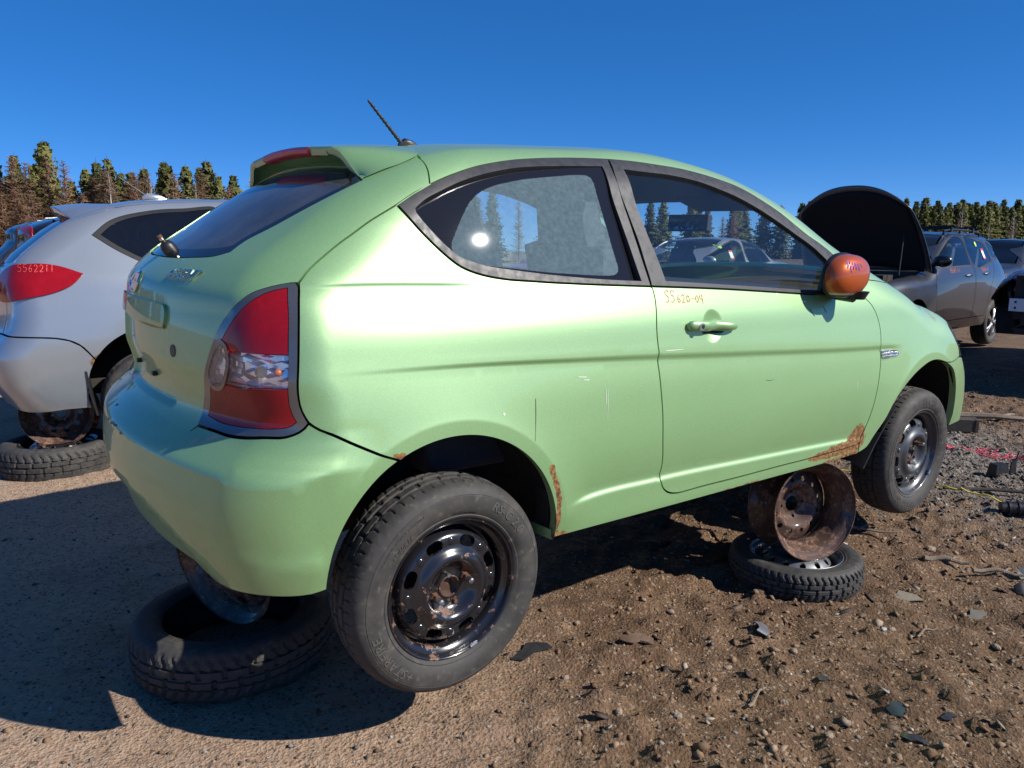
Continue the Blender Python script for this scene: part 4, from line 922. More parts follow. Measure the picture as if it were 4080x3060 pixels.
# ------------------------------------------------------------------ door handle, indicator, mirror, mud flap
hx0, hx1, hz = .846, 1.086, .862
def grip(name, x0, x1, z, mat, out=.030, h=.017, parent=None):
    xs = np.linspace(x0, x1, 30); mb = MB(); pts = []
    base = B.side(xs, z - .05 * (xs - x0)); N = B.normal(base); t = (xs - x0) / (x1 - x0)
    o_ = out * np.clip(np.minimum(t, 1 - t) / .16, 0, 1) ** .5; rows = []
    for i in range(30):
        hh = h * (1 - .35 * max(0, (t[i] - .55) / .45) ** 2) * min(1, (min(t[i], 1 - t[i]) / .05 + .15)) ** .5
        c = base[i] + N[i] * (o_[i] * .55 + .002); ring_ = []
        for a in np.linspace(0, 2 * PI, 13)[:-1]:
            ring_.append(c + np.array([0, 0, 1.0]) * hh * math.sin(a) + N[i] * .0105 * math.cos(a) * (1.15 if math.cos(a) > 0 else 1))
        rows.append(ring_)
    R_ = np.array(rows); n, m = R_.shape[:2]
    F = [(i * m + j, (i + 1) * m + j, (i + 1) * m + (j + 1) % m, i * m + (j + 1) % m) for i in range(n - 1) for j in range(m)] + [tuple(range(m)), tuple((n - 1) * m + j for j in range(m))[::-1]]
    return mesh_np(name, R_.reshape(-1, 3), F, mat, parent)
hd = grip('door_handle', .846, 1.088, .868, M['green_plain'], parent=car)
mb = MB(); c = B.side([.889], [.866])[0]; mb.tube([c + [0, -.018, 0], c + [0, -.0325, .001]], [.0125, .0115], 16); mb.build('key_barrel', M['alu'], hd)
mb = MB(); mb.tube([c + [0, -.0325, .001], c + [0, -.0335, .001]], [.007, .007], 12); mb.build('key_slot', M['black'], hd)
q = rr(.925, 1.03, .838, .853, .006); panel(B, 'handle_gap', [B.side(q[:, 0], q[:, 1])], mat=M['black'], parent=hd, sp=.01, off=.0022, inset=0, flange=.001, step=.004)
mirror_obj(hd)
ind = panel(B, 'side_indicator', [np.r_[kn['indicator'], kn['indicator'][:1]]], mat=M['lens_clear'], parent=car, sp=.012, off=.010, inset=0, flange=.012)
panel(B, 'indicator_reflector', [np.r_[kn['indicator'], kn['indicator'][:1]]], mat=M['reflector'], parent=ind, sp=.012, off=.003, inset=.002, flange=.002)
mirror_obj(ind)
# door mirror, folded back against the glass: orange shell outwards
def sgnpow(v, k): return np.sign(v) * np.abs(v) ** k
def quadstrip(n, m, wrap=True): return [(i * m + j, (i + 1) * m + j, (i + 1) * m + (j + 1) % m, i * m + (j + 1) % m) for i in range(n - 1) for j in range(m if wrap else m - 1)]
def shell(C0, ax, ay, az, zlo, zhi, n=34, m=44, k=.82, tilt=0.0):
    """superellipsoid shell between two heights, outer half rounder than the inner one"""
    zz = np.linspace(zlo, zhi, n); rows = []
    for z in zz:
        s_ = max(1e-4, 1 - abs(z / az) ** 2.25) ** (1 / 2.25); a = np.linspace(0, 2 * PI, m + 1)[:-1]
        x = ax * s_ * sgnpow(np.cos(a), k); y = ay * s_ * sgnpow(np.sin(a), k); y = np.where(y > 0, y * .40, y)
        x = x + .10 * z
        rows.append(np.c_[C0[0] + x, C0[1] + y + tilt * x, C0[2] + z + 0 * x])
    R_ = np.array(rows); n, m = R_.shape[:2]
    F = [f[::-1] for f in quadstrip(n, m)] + [tuple(range(m))[::-1], tuple((n - 1) * m + j for j in range(m))]
    return R_.reshape(-1, 3), F
MC = (1.665, -.838, 1.020)
mir = empty('door_mirror'); mir.parent = car; mir.location = MC
def part_at(V): return np.asarray(V) - np.array(MC)
V, F_ = shell(MC, .116, .066, .080, -.060, .0799); oc = mesh_np('mirror_cover', part_at(V), F_, M['orange'], mir); sharp(oc.data, 40); tag(oc, 'glossy orange mirror shell from another car')
V, F_ = shell((MC[0] - .002, MC[1], MC[2]), .110, .062, .080, -.068, -.058); oc = mesh_np('mirror_edge', part_at(V), F_, simple('yellowed_white_plastic', (.62, .58, .42), .5), mir); sharp(oc.data, 40)
V, F_ = shell((MC[0] + .006, MC[1] + .006, MC[2]), .106, .058, .0825, -.0805, -.064); o_ = mesh_np('mirror_base', part_at(V), F_, M['black'], mir); sharp(o_.data, 40)
V, F_ = shell((MC[0], MC[1] + .022, MC[2] + .002), .108, .046, .084, -.083, .0835); o_ = mesh_np('mirror_bezel', part_at(V), F_, M['black'], mir); sharp(o_.data, 40)
mb = MB(); sail = np.r_[B.side([1.62, 1.73, 1.83, 1.905, 1.915], [.958, 1.05, 1.07, 1.03, .962])]; N_ = B.normal(sail); k_ = len(sail)
mb.add(np.r_[sail + N_ * .012, sail - N_ * .004], [tuple(range(k_))[::-1], tuple(range(k_, 2 * k_))] + [(i, (i + 1) % k_, k_ + (i + 1) % k_, k_ + i) for i in range(k_)])
mb.tube([(1.70, -.74, .985), (1.71, -.80, .965), (1.715, -.86, .955)], [.042, .040, .034], 12)
mb.tube([(1.715, -.865, .935), (1.715, -.865, .965)], [.030, .045], 14)
o_ = mb.build('mirror_sail', M['black'], mir, xf=np.array(Matrix.Translation(-Vector(MC))))
# purple scribble on the shell
def on_shell(a, z):
    s_ = max(1e-4, 1 - abs(z / .080) ** 2.25) ** (1 / 2.25); x = .116 * s_ * sgnpow(np.cos(a), .82); y = .066 * s_ * sgnpow(np.sin(a), .82)
    return np.array([MC[0] + x + .10 * z, MC[1] + y, MC[2] + z])
q = []
for t in np.linspace(0, 1, 90): q.append(on_shell(math.radians(226 + 44 * t), .044 + .012 * math.sin(t * 2 * PI * 5.5) - .010 * t))
mb = MB(); q = np.array(q); q = q + (q - np.array(MC)) * .006; mb.tube(part_at(q), .0017, 4); mb.build('marker_number', M['marker_p'], mir)
q = np.array([on_shell(math.radians(238 + 6 * t), .036 - .020 * t) for t in np.linspace(0, 1, 12)]); q = q + (q - np.array(MC)) * .006; mb = MB(); mb.tube(part_at(q), .0016, 4); mb.build('marker_number', M['marker_p'], mir)
# left-hand mirror, plain green
V, F_ = shell((1.90, -.955, 1.0), .055, .11, .075, -.072, .0745); lm = mesh_np('door_mirror', V * [1, -1, 1], [f[::-1] for f in F_], M['green_plain'], car); sharp(lm.data, 40)
# mud flap
mb = MB(); xs = np.array([1.985, 2.03, 2.09, 2.15]); zs_ = np.array([.30, .35, .43, .50])
V = []
for off in (0, .012):
    for i in range(4):
        yo = float(B.W(xs[i], zs_[i]))
        for f in np.linspace(0, 1, 4): V.append((xs[i] + .055 + off - (.02 if i == 0 else 0), -(yo - .006 - .17 * f), zs_[i] - (.09 if i == 0 else .045) + .02 * math.sin(f * PI)))
F_ = []
for o2 in (0, 16):
    for i in range(3):
        for j in range(3): a = o2 + i * 4 + j; F_.append((a, a + 1, a + 5, a + 4) if o2 else (a, a + 4, a + 5, a + 1))
for i in range(3): F_ += [(i * 4, 16 + i * 4, 16 + (i + 1) * 4, (i + 1) * 4), (i * 4 + 3, (i + 1) * 4 + 3, 16 + (i + 1) * 4 + 3, 16 + i * 4 + 3)]
for j in range(3): F_ += [(j, j + 1, 16 + j + 1, 16 + j), (12 + j, 16 + 12 + j, 16 + 12 + j + 1, 12 + j + 1)]
mb.add(V, F_); fl_ = mb.build('mud_flap', M['black'], car, ang=60); mirror_obj(fl_)

# ------------------------------------------------------------------ wheels
WR = .195
_hp = [(.1935, -.006), (.200, .003), (.2065, .006), (.209, .0045), (.218, .0105), (.232, .0140), (.248, .0148), (.262, .0130), (.2635, .0112), (.265, .0118), (.274, .0075), (.282, .0005), (.2875, -.008), (.291, -.016), (.2935, -.026), (.2952, -.036),
       (.2968, -.045), (.2910, -.047), (.2910, -.053), (.2973, -.055), (.2980, -.066), (.2983, -.0745), (.2925, -.0765), (.2925, -.0815)]
TYPROF = _hp + [(r, -.166 - w) for r, w in _hp[::-1]]
def tyre_mesh(name, prof, mat, parent, seg=480, pitch=60, depth=.0042, rs=1.0, ws=1.0, tread=(-.142, -.012), slant=.28, block=.105, mid=True, w0=0):
    p_ = np.array(prof) * [rs, ws]; m = len(p_); th = np.arange(seg) * 2 * PI / seg
    R_ = np.tile(p_[:, 0], (seg, 1)); w = p_[:, 1]
    rmax = p_[:, 0].max(); wc = (w.max() + w.min()) / 2
    ph = (th[:, None] * pitch / (2 * PI) + slant * (np.abs(w - wc) / (w.max() - wc))[None] * 2.0) % 1.0
    shoulder = (p_[:, 0] > rmax * .958)
    g = (ph < block) & shoulder[None]
    if not mid: g &= (np.abs(w - wc) > .5 * (w.max() - wc))[None]
    inner = np.abs(w - wc) < .30 * (w.max() - wc)
    ph2 = (th[:, None] * pitch / 2 / (2 * PI) + .3 * np.sign(w - wc)[None]) % 1.0
    g = np.where(inner[None], (ph2 < .18) & shoulder[None], g)
    groove = np.zeros(m, bool)
    R_ = R_ - np.where(g, depth * np.clip((p_[:, 0] / rmax - .955) / .025, 0, 1)[None], 0)
    V = np.stack([np.cos(th)[:, None] * R_, np.tile(-w, (seg, 1)), np.sin(th)[:, None] * R_], -1).reshape(-1, 3)
    F = [(i * m + j, ((i + 1) % seg) * m + j, ((i + 1) % seg) * m + j + 1, i * m + j + 1) for i in range(seg) for j in range(m - 1)]
    o = mesh_np(name, V, [f[::-1] for f in F], mat, parent); sharp(o.data, 32); return o

def disc_mesh(name, prof, holes, mat, parent, r0, r1, sp=.0055, thick=.004, wr=None):
    """pressed steel centre: annulus with its openings, lifted to the profile w(r); holes are closed (x, z) loops"""
    pr = np.array(prof); lift = lambda d: np.c_[d[:, 0], -spl(pr[:, 0], pr[:, 1], np.hypot(d[:, 0], d[:, 1])), d[:, 1]]
    a = np.linspace(0, 2 * PI, 121)[:-1]; loops = [np.c_[r1 * np.cos(a), r1 * np.sin(a)]]
    if r0: a2 = np.linspace(0, 2 * PI, 33)[:-1]; loops.append(np.c_[r0 * np.cos(a2), r0 * np.sin(a2)])
    loops += holes
    d, T = cdt_fill(loops, sp); X = lift(d); V, F = [X], [tuple(t) for t in T]; k = len(X)
    r = np.hypot(d[:, 0], d[:, 1])
    for L in loops[1:]:
        q = lift(L); n = len(L); V += [q, q + [0, .008, 0]]
        F += [(k + i, k + (i + 1) % n, k + n + (i + 1) % n, k + n + i) for i in range(n)]; k += 2 * n
    # back face
    X2 = X + [0, thick, 0]; V.append(X2); F += [tuple(k + i for i in t[::-1]) for t in T]
    o = mesh_np(name, np.concatenate(V), F, mat, parent); sharp(o.data, 40); return o

def oval(r, a, lr, lt, n=18):
    """opening at radius r, angle a, half-length lt along the rim, lr across"""
    t = np.linspace(0, 2 * PI, n + 1)[:-1]; u = lt * sgnpow(np.cos(t), .6); v = lr * sgnpow(np.sin(t), .8)
    an = a + u / r; rr_ = r + v; return np.c_[rr_ * np.cos(an), rr_ * np.sin(an)]
def circ(x, z, r, n=14):
    t = np.linspace(0, 2 * PI, n + 1)[:-1]; return np.c_[x + r * np.cos(t), z + r * np.sin(t)]

DISC = [(.02, -.026), (.056, -.026), (.064, -.020), (.074, -.007), (.085, .001), (.097, -.002), (.110, -.012), (.118, -.0155), (.132, -.017), (.146, -.022), (.153, -.030), (.158, -.045), (.163, -.065)]
BARREL = [(.1945, -.0035), (.1962, -.001), (.1950, .0016), (.1920, .0010), (.1895, -.003), (.1870, -.012), (.1835, -.019), (.1755, -.0235), (.1712, -.028), (.1690, -.045), (.1660, -.070), (.1635, -.092), (.158, -.13), (.158, -.15), (.172, -.168), (.186, -.176), (.194, -.180)]

def bend_text(txt, size, r, a0, mat, parent, prof, name='raised_lettering', shear=.0, space=1.0, lift=.0007):
    V, F = text_mesh(txt, size, .0009, space, shear); w = V[:, 0].max() - V[:, 0].min(); s_ = V[:, 0] - V[:, 0].mean()
    an = math.radians(a0) - s_ / r; rr_ = r + V[:, 1] - size * .35
    pr = np.array(sorted(prof[1:13])); wv = np.interp(rr_, pr[:, 0], pr[:, 1]) + lift + V[:, 2]
    return mesh_np(name, np.c_[rr_ * np.cos(an), -wv, rr_ * np.sin(an)], F, mat, parent, smooth=False)
M['letters'] = simple('rubbed_tyre_lettering', (.082, .076, .068), .6, 0, .3, 60)

def road_wheel(loc, parent, rz=0.0, spin=0.0, mat='rim_black', nuts=True, letters=True):
    w = empty('wheel', loc, rz); w.parent = parent
    ty = tyre_mesh('tyre', [(r, w_ if w_ > -.02 else -.02 + (w_ + .02) * .90) for r, w_ in TYPROF], M['tyre'], w)
    mb = MB(); mb.lathe(BARREL, 96); br = mb.build('rim', M[mat], w, ang=50)
    slots = [oval(.1315 if mat != 'rim_grey' else .141, math.radians(22.5 + 45 * k + spin), .0150 if mat != 'rim_grey' else .0165, .0250) for k in range(8)]
    bolts = [circ(.050 * math.cos(math.radians(a + spin)), .050 * math.sin(math.radians(a + spin)), .0075) for a in (22, 112, 202, 292)]
    dc = disc_mesh('wheel_disc', DISC, slots + bolts, M[mat], w, .0285, .163)
    # stamped dimples between the slots
    mb = MB()
    for k in range(8):
        a = math.radians(45 * k + spin); mb = MB(); mb.sphere((.130 * math.cos(a), .0175, .130 * math.sin(a)), (.012, .004, .012), 12, 8); mb.build('pressed_dimple', M[mat], w)
    mb = MB(); mb.lathe([(.0, -.10), (.105, -.10), (.105, -.14)], 40); mb.build('brake_drum', M['rim_rust'], w)
    mb = MB(); mb.lathe([(.0, -.045), (.020, -.045), (.024, -.036), (.0285, -.0305), (.0268, -.026), (.0285, -.0238), (.0315, -.0255)], 32); mb.build('hub_bore', M['rim_rust'], w)
    if nuts:
        for a, nut in ((22, 1), (112, 0), (202, 1), (292, 2)):
            c = np.array([.050 * math.cos(math.radians(a + spin)), 0, .050 * math.sin(math.radians(a + spin))])
            mb = MB(); mb.tube([c + [0, .045, 0], c + [0, -.004 if nut < 2 else .020, 0]], [.0058, .0055], 10); st = mb.build('wheel_stud', M['alu'] if nut == 0 else M['rust'], w)
            if nut == 1:
                mb = MB(); mb.tube([c + [0, .027, 0], c + [0, .019, 0], c + [0, .0185, 0], c + [0, .005, 0]], [.0135, .0125, .0105, .0105], 6); mb.build('lug_nut', M['rust'], st, smooth=False)
                mb = MB(); mb.tube([c + [0, .005, 0], c + [0, -.013, 0]], [.0088, .0080], 10); mb.sphere(c + [0, -.013, 0], (.008, .004, .008), 10, 6); mb.build('nut_cap', M['alu'] if rz == 0 else M['brass'], st)
    # valve and balance weight
    a = math.radians(192 + spin); mb = MB(); mb.tube([(.150 * math.cos(a), .056, .150 * math.sin(a)), (.140 * math.cos(a), .030, .140 * math.sin(a)), (.138 * math.cos(a), .016, .138 * math.sin(a))], [.0045, .004, .0045], 8); mb.build('valve', M['black'], w)
    a = math.radians(-70 + spin); mb = MB(); mb.tube([(.1905 * math.cos(a + d_), .001, .1905 * math.sin(a + d_)) for d_ in (-.06, 0, .06)], .0055, 8); mb.build('balance_weight', M['alu'], w)
    if letters:
        bend_text('+STARFIRE', .036, .2440, 215 + spin, M['letters'], ty, TYPROF, shear=.1, space=1.05)
        bend_text('RS-C 2.0', .036, .2440, 48 + spin, M['letters'], ty, TYPROF, shear=.15, space=1.05)
        bend_text('185/60R14', .019, .2260, 137 + spin, M['letters'], ty, TYPROF, shear=.2)
        bend_text('TREADWEAR 400  TRACTION A  TEMPERATURE A', .0072, .2500, 132 + spin, M['letters'], ty, TYPROF)
        bend_text('STANDARD LOAD', .0085, .2200, 84 + spin, M['letters'], ty, TYPROF)
    return w
ZW = .2038
wr = road_wheel((0, -.80, ZW), car); wr.rotation_euler = (0, 0, 0)
wf = road_wheel((2.5, -.80, ZW), car, mat='rim_grey', spin=0); wf.rotation_euler = (0, math.radians(-33), 0)
for x in (0, 2.5):
    w = empty('wheel', (x, .80, ZW), PI); w.parent = car
    tyre_mesh('tyre', TYPROF, M['tyre'], w, seg=120, pitch=30); mb = MB(); mb.lathe(BARREL, 48); mb.build('rim', M['rim_black'], w)
    mb = MB(); mb.lathe([(0, -.06), (.06, -.06), (.085, -.03), (.12, -.05), (.163, -.085)], 48); mb.build('wheel_disc', M['rim_black'], w)

# ------------------------------------------------------------------ stands: a loose tyre with a bare wheel rim on top
def aim(n, up=(0, 0, 1)):
    """matrix whose -Y axis points along n"""
    n = Vector(n).normalized(); y = -n; x = y.cross(Vector(up)).normalized(); z = x.cross(y).normalized()
    return Matrix((x, y, z)).transposed()
def bare_rim(loc, n, R, width, label, group, mat='rim_rust', holes=12, hr=.0115, hole_r=.64, twist=0.0, disc_at=.72, bore=.032):
    e = empty('wheel_rim', label=label, cat='wheel rim', group=group)
    e.matrix_world = Matrix.Translation(loc) @ aim(n).to_4x4() @ Matrix.Rotation(twist, 4, 'Y')
    k = R / .195; b = [(r * k, (w - .0) * width / .18) for r, w in BARREL]; b = b[3:-1]
    b2 = [(.195 * k, .004), (.1985 * k, .0), (.195 * k, -.004)] + [(r * k, w * width / .18 - .004) for r, w in [(.190, -.010), (.183, -.018), (.174, -.024), (.168, -.05), (.150, -.075), (.148, -.11), (.163, -.14), (.176, -.158), (.186, -.168), (.195, -.176), (.196, -.182)]]
    mb = MB(); mb.lathe(b2, 72); br = mb.build('rim_barrel', M[mat], e, ang=50)
    sm = br.modifiers.new('thick', 'SOLIDIFY'); sm.thickness = .004
    wd = -width * disc_at; rd = .157 * k
    prof = [(.02, wd - .02), (.055 * k, wd - .02), (.070 * k, wd - .004), (.09 * k, wd + .012), (.115 * k, wd + .004), (.135 * k, wd - .004), (rd, wd - .018)]
    hs_ = [circ(rd * hole_r / .64 * .70 * math.cos(2 * PI * q / holes), rd * hole_r / .64 * .70 * math.sin(2 * PI * q / holes), hr, 12) for q in range(holes)]
    bl = [circ(.052 * math.cos(PI / 2 * q + .4), .052 * math.sin(PI / 2 * q + .4), .007, 8) for q in range(4)]
    disc_mesh('rim_disc', prof, hs_ + bl, M[mat], e, bore, rd, sp=.008)
    return e
def flat_tyre(loc, rz, OD, width, rimR, label, group, mat='rim_silver', tread_pitch=60, holes=12, tilt=(0, 0), cat='tyre'):
    e = empty('loose_tyre', label=label, cat=cat, group=group)
    e.matrix_world = Matrix.Translation(loc) @ Matrix.Rotation(rz, 4, 'Z') @ Matrix.Rotation(tilt[0], 4, 'X') @ Matrix.Rotation(tilt[1], 4, 'Y') @ aim((0, 0, 1), (0, 1, 0)).to_4x4()
    r0, r1 = rimR, OD / 2; f = lambda r: r0 + (r - .1935) * (r1 - r0) / (.2983 - .1935)
    prof = [(f(r), (w - .0148) * width / .1956) for r, w in TYPROF]
    tyre_mesh('tyre', prof, M['tyre'], e, seg=tread_pitch * 6, pitch=tread_pitch, depth=.008, slant=.5, block=.34)
    if mat:
        k = rimR / .195; mb = MB(); mb.lathe([(r * k, (w - .012) * width / .2) for r, w in BARREL], 72); mb.build('rim', M[mat], e, ang=50)
        rd = .163 * k; prof = [(.02, -.03), (.055 * k, -.03), (.07 * k, -.022), (.09 * k, -.010), (.115 * k, -.014), (.14 * k, -.034), (rd, -.06)]
        hs_ = [circ(.128 * k * math.cos(2 * PI * q / holes), .128 * k * math.sin(2 * PI * q / holes), .0125, 12) for q in range(holes)]
        disc_mesh('wheel_disc', prof, hs_, M[mat], e, .032, rd, sp=.008)
    return e
SG = 'tyres and bare rims propping the cars'
flat_tyre((1.165, 2.935, .125), .4, .525, .123, .182, 'compact spare wheel lying flat under the green car behind its front wheel', SG, 'rim_silver')
bare_rim((1.205, 2.86, .312), (.33, -.94, .08), .197, .165, 'rusty bare rim standing on the compact spare under the green car', SG, twist=.3)
flat_tyre((-.93, 2.345, .172), .2, .635, .175, .215, 'wide shaded tyre lying flat below the green rear bumper', SG, None, 52)
bare_rim((-.93, 2.28, .335), (-.42, -.78, -.12), .205, .17, 'dark tilted rim sunk in the wide tyre below the green rear bumper', SG, 'rim_rust', twist=.1, hr=.0185, holes=10, disc_at=.16, hole_r=.76)

# ------------------------------------------------------------------ the yard: ground sheet, loose dirt, litter
def vnoise(x, y, seed=0):
    xi, yi = np.floor(x).astype(np.int64), np.floor(y).astype(np.int64); fx, fy = x - xi, y - yi
    fx, fy = fx * fx * (3 - 2 * fx), fy * fy * (3 - 2 * fy)
    def h(a, b):
        n = (a * 374761393 + b * 668265263 + seed * 974634777) & 0x7fffffff; n = ((n ^ (n >> 13)) * 1274126177) & 0x7fffffff
        return ((n ^ (n >> 16)) & 0xffff) / 65535.0
    return (h(xi, yi) * (1 - fx) + h(xi + 1, yi) * fx) * (1 - fy) + (h(xi, yi + 1) * (1 - fx) + h(xi + 1, yi + 1) * fx) * fy
def fbm(x, y, oct=5, seed=0, g=.5):
    a, s_, t = 1.0, 0, 0
    for o in range(oct): s_ = s_ + a * vnoise(x * 2 ** o + 17.3 * o, y * 2 ** o - 9.1 * o, seed + o); t += a; a *= g
    return s_ / t
def ground_z(x, y):
    x, y = np.asarray(x, float), np.asarray(y, float)
    rough = sst(-.4, .9, x - .25 * (y - 3)) * .8 + .2            # the right side is churned, the left packed
    near = np.clip(1 - (np.hypot(x, y - 3) - 6) / 12, 0, 1)
    d = (fbm(x * .9, y * .9, 4, 3) - .5) * .05
    d = d + near * rough * ((fbm(x * 6, y * 6, 3, 11) - .5) * .045 + (np.maximum(fbm(x * 15, y * 15, 3, 29, .6) - .48, 0)) * .085 - np.maximum(.42 - fbm(x * 8, y * 8, 2, 41), 0) * .06 + np.maximum(fbm(x * 3.1 + y * 1.2, y * 8 - x * 2, 3, 57) - .58, 0) * .10)
    return d
def axis(a, b, step, far, g=1.22):
    v = list(np.arange(a, b, step)); s_ = step; q = b
    while q < far: q += s_; s_ *= g; v.append(q)
    s_ = step; q = a
    while q > -far: q -= s_; s_ *= g; v.insert(0, q)
    return np.array(v)
gx, gy = axis(-2.6, 4.6, .020, 900), axis(1.5, 6.6, .020, 1500)
GX, GY = np.meshgrid(gx, gy, indexing='ij'); GZ = ground_z(GX, GY); n_, m_ = GX.shape
idx = np.arange(n_ * m_).reshape(n_, m_); F4 = np.stack([idx[:-1, :-1], idx[1:, :-1], idx[1:, 1:], idx[:-1, 1:]], -1).reshape(-1, 4)
me = bpy.data.meshes.new('ground'); me.vertices.add(n_ * m_); me.vertices.foreach_set('co', np.stack([GX, GY, GZ], -1).reshape(-1).astype(np.float32))
me.loops.add(len(F4) * 4); me.loops.foreach_set('vertex_index', F4.reshape(-1).astype(np.int32)); me.polygons.add(len(F4))
me.polygons.foreach_set('loop_start', (np.arange(len(F4)) * 4).astype(np.int32)); me.polygons.foreach_set('use_smooth', np.ones(len(F4), bool)); me.update(calc_edges=True)
def dirt_mat():
    t = NT('yard_dirt')
    a = t.noise(.55, 5, .6); b = t.noise(4.5, 7, .62); c = t.noise(38, 7, .68); d = t.noise(160, 4, .6)
    col = t.ramp(b, [(.25, (.085, .046, .022)), (.45, (.145, .082, .042)), (.6, (.19, .114, .062)), (.78, (.265, .172, .102))])
    col = t.mix(t.mapr(c, .35, .68), t.mix(1.0, col, (.70, .66, .62), 'MULTIPLY'), col)
    # packed greyish earth on the left, grey gravel on the right beyond the wheel
    sx = t.n('ShaderNodeSeparateXYZ'); t.l(t.co(), sx.inputs[0])
    left = t.mapr(t.math('ADD', sx.outputs[0], t.math('MULTIPLY', t.math('SUBTRACT', a, .5), 1.2)), -.7, .5, .85, 0)
    col = t.mix(left, col, t.ramp(c, [(.3, (.29, .190, .120)), (.55, (.43, .295, .20)), (.75, (.50, .37, .265))]))
    dv = t.n('ShaderNodeVectorMath', operation='DISTANCE'); mp = t.n('ShaderNodeMapping'); t.l(t.co(), mp.inputs[0]); mp.inputs['Scale'].default_value = (.8, .55, 1)
    t.l(mp.outputs[0], dv.inputs[0]); dv.inputs[1].default_value = (2.31, 2.59, 0)
    gm_ = t.mapr(t.math('ADD', dv.outputs['Value'], t.math('MULTIPLY', t.math('SUBTRACT', b, .5), 1.6)), .35, 1.0, .8, 0)
    v = t.voro(75, out='Color'); sv = t.n('ShaderNodeSeparateColor'); t.l(v, sv.inputs[0])
    col = t.mix(gm_, col, t.ramp(sv.outputs[0], [(.1, (.06, .055, .052)), (.5, (.15, .135, .12)), (.9, (.28, .25, .215))]))
    # pale grit and dark organic flecks
    g1 = t.voro(120, out='Color'); s1_ = t.n('ShaderNodeSeparateColor'); t.l(g1, s1_.inputs[0])
    col = t.mix(t.mapr(s1_.outputs[0], .90, .94, 0, .6), col, (.36, .29, .21)); col = t.mix(t.mapr(s1_.outputs[1], .90, .93, 0, .7), col, (.055, .038, .026))
    dark = t.mapr(t.noise(1.1, 6, .62), .48, .68, 0, .6); col = t.mix(dark, col, t.mix(1.0, col, (.50, .42, .36), 'MULTIPLY'))
    h = t.math('ADD', t.math('MULTIPLY', c, 1.0), t.math('MULTIPLY', d, .5)); h = t.math('ADD', h, t.math('MULTIPLY', t.voro(95), .5))
    return t.done(t.bsdf(col, .95, 0, t.bump(h, .75, .018)))
M['dirt'] = dirt_mat(); gr = link('ground', me, M['dirt']); tag(gr, kind='structure')

def pebble(n=1, flat=.6):
    """12-triangle irregular lump"""
    V = np.array([(1, 0, 0), (.5, .87, 0), (-.5, .87, 0), (-1, 0, 0), (-.5, -.87, 0), (.5, -.87, 0), (0, 0, 1), (0, 0, -1)], float)
    F = [(i, (i + 1) % 6, 6) for i in range(6)] + [((i + 1) % 6, i, 7) for i in range(6)]
    return V, F
def scatter(name, N, region, size, mat, flat=(.35, .9), elong=1.6, label=None, dens=None, seed=1, sink=.25, powr=3.0):
    rng = np.random.default_rng(seed); V0, F0 = pebble(); F0 = np.array(F0)
    x = rng.uniform(region[0], region[1], N * 3); y = region[2] + (region[3] - region[2]) * rng.uniform(0, 1, N * 3) ** 1.5
    k = np.ones(len(x), bool) if dens is None else rng.uniform(0, 1, len(x)) < dens(x, y)
    x, y = x[k][:N], y[k][:N]; n = len(x)
    s_ = size[0] + (size[1] - size[0]) * rng.uniform(0, 1, n) ** powr
    fl = rng.uniform(flat[0], flat[1], n); el = rng.uniform(1, elong, n); a = rng.uniform(0, 2 * PI, n); tl = rng.normal(0, .35, (n, 2))
    P_ = V0[None] * (1 + rng.uniform(-.32, .32, (n, 8, 1)))
    P_ = P_ * np.stack([s_ * el, s_, s_ * fl], -1)[:, None, :]
    P_[..., 2] += P_[..., 0] * tl[:, :1] + P_[..., 1] * tl[:, 1:]
    ca, sa = np.cos(a)[:, None], np.sin(a)[:, None]; X, Y = P_[..., 0] * ca - P_[..., 1] * sa, P_[..., 0] * sa + P_[..., 1] * ca
    Z = P_[..., 2] + (ground_z(x, y) + s_ * fl * (1 - 2 * sink) * .5)[:, None]
    V = np.stack([X + x[:, None], Y + y[:, None], Z], -1).reshape(-1, 3).astype(np.float32); F = (F0[None] + (np.arange(n) * 8)[:, None, None]).reshape(-1, 3).astype(np.int32)
    me = bpy.data.meshes.new(name); me.vertices.add(len(V)); me.vertices.foreach_set('co', V.reshape(-1)); me.loops.add(len(F) * 3); me.loops.foreach_set('vertex_index', F.reshape(-1))
    me.polygons.add(len(F)); me.polygons.foreach_set('loop_start', (np.arange(len(F)) * 3).astype(np.int32)); me.update(calc_edges=True)
    # one random number per lump for colour
    r = np.repeat(rng.uniform(0, 1, n), 8).astype(np.float32); at = me.attributes.new('rnd', 'FLOAT', 'POINT'); at.data.foreach_set('value', r)
    o = link(name, me, mat); tag(o, label, kind='stuff'); return o
def rndmat(name, stops, rough=.9):
    t = NT(name); at = t.n('ShaderNodeAttribute'); at.attribute_name = 'rnd'
    c = t.ramp(at.outputs['Fac'], stops); c = t.mix(t.mapr(t.noise(70, 5), .3, .7, 0, .5), c, t.mix(1.0, c, (.6, .56, .5), 'MULTIPLY'))
    return t.done(t.bsdf(c, rough, 0, t.bump(t.noise(220, 4), .4, .003)))
M['clod'] = rndmat('dirt_crumbs', [(.0, (.10, .058, .030)), (.4, (.17, .102, .056)), (.8, (.225, .145, .085)), (.96, (.30, .21, .14)), (1, (.36, .29, .22))])
M['grit'] = rndmat('grey_gravel', [(.0, (.045, .042, .040)), (.5, (.12, .108, .098)), (.9, (.24, .215, .19)), (1, (.42, .39, .36))])
M['chip'] = rndmat('bark_and_plastic_chips', [(.0, (.018, .016, .015)), (.35, (.055, .036, .024)), (.6, (.13, .085, .055)), (.82, (.24, .18, .13)), (.95, (.36, .32, .27)), (1, (.6, .58, .54))], .75)
right = lambda x, y: .08 + .92 * sst(-.3, .9, x - .12 * (y - 3))
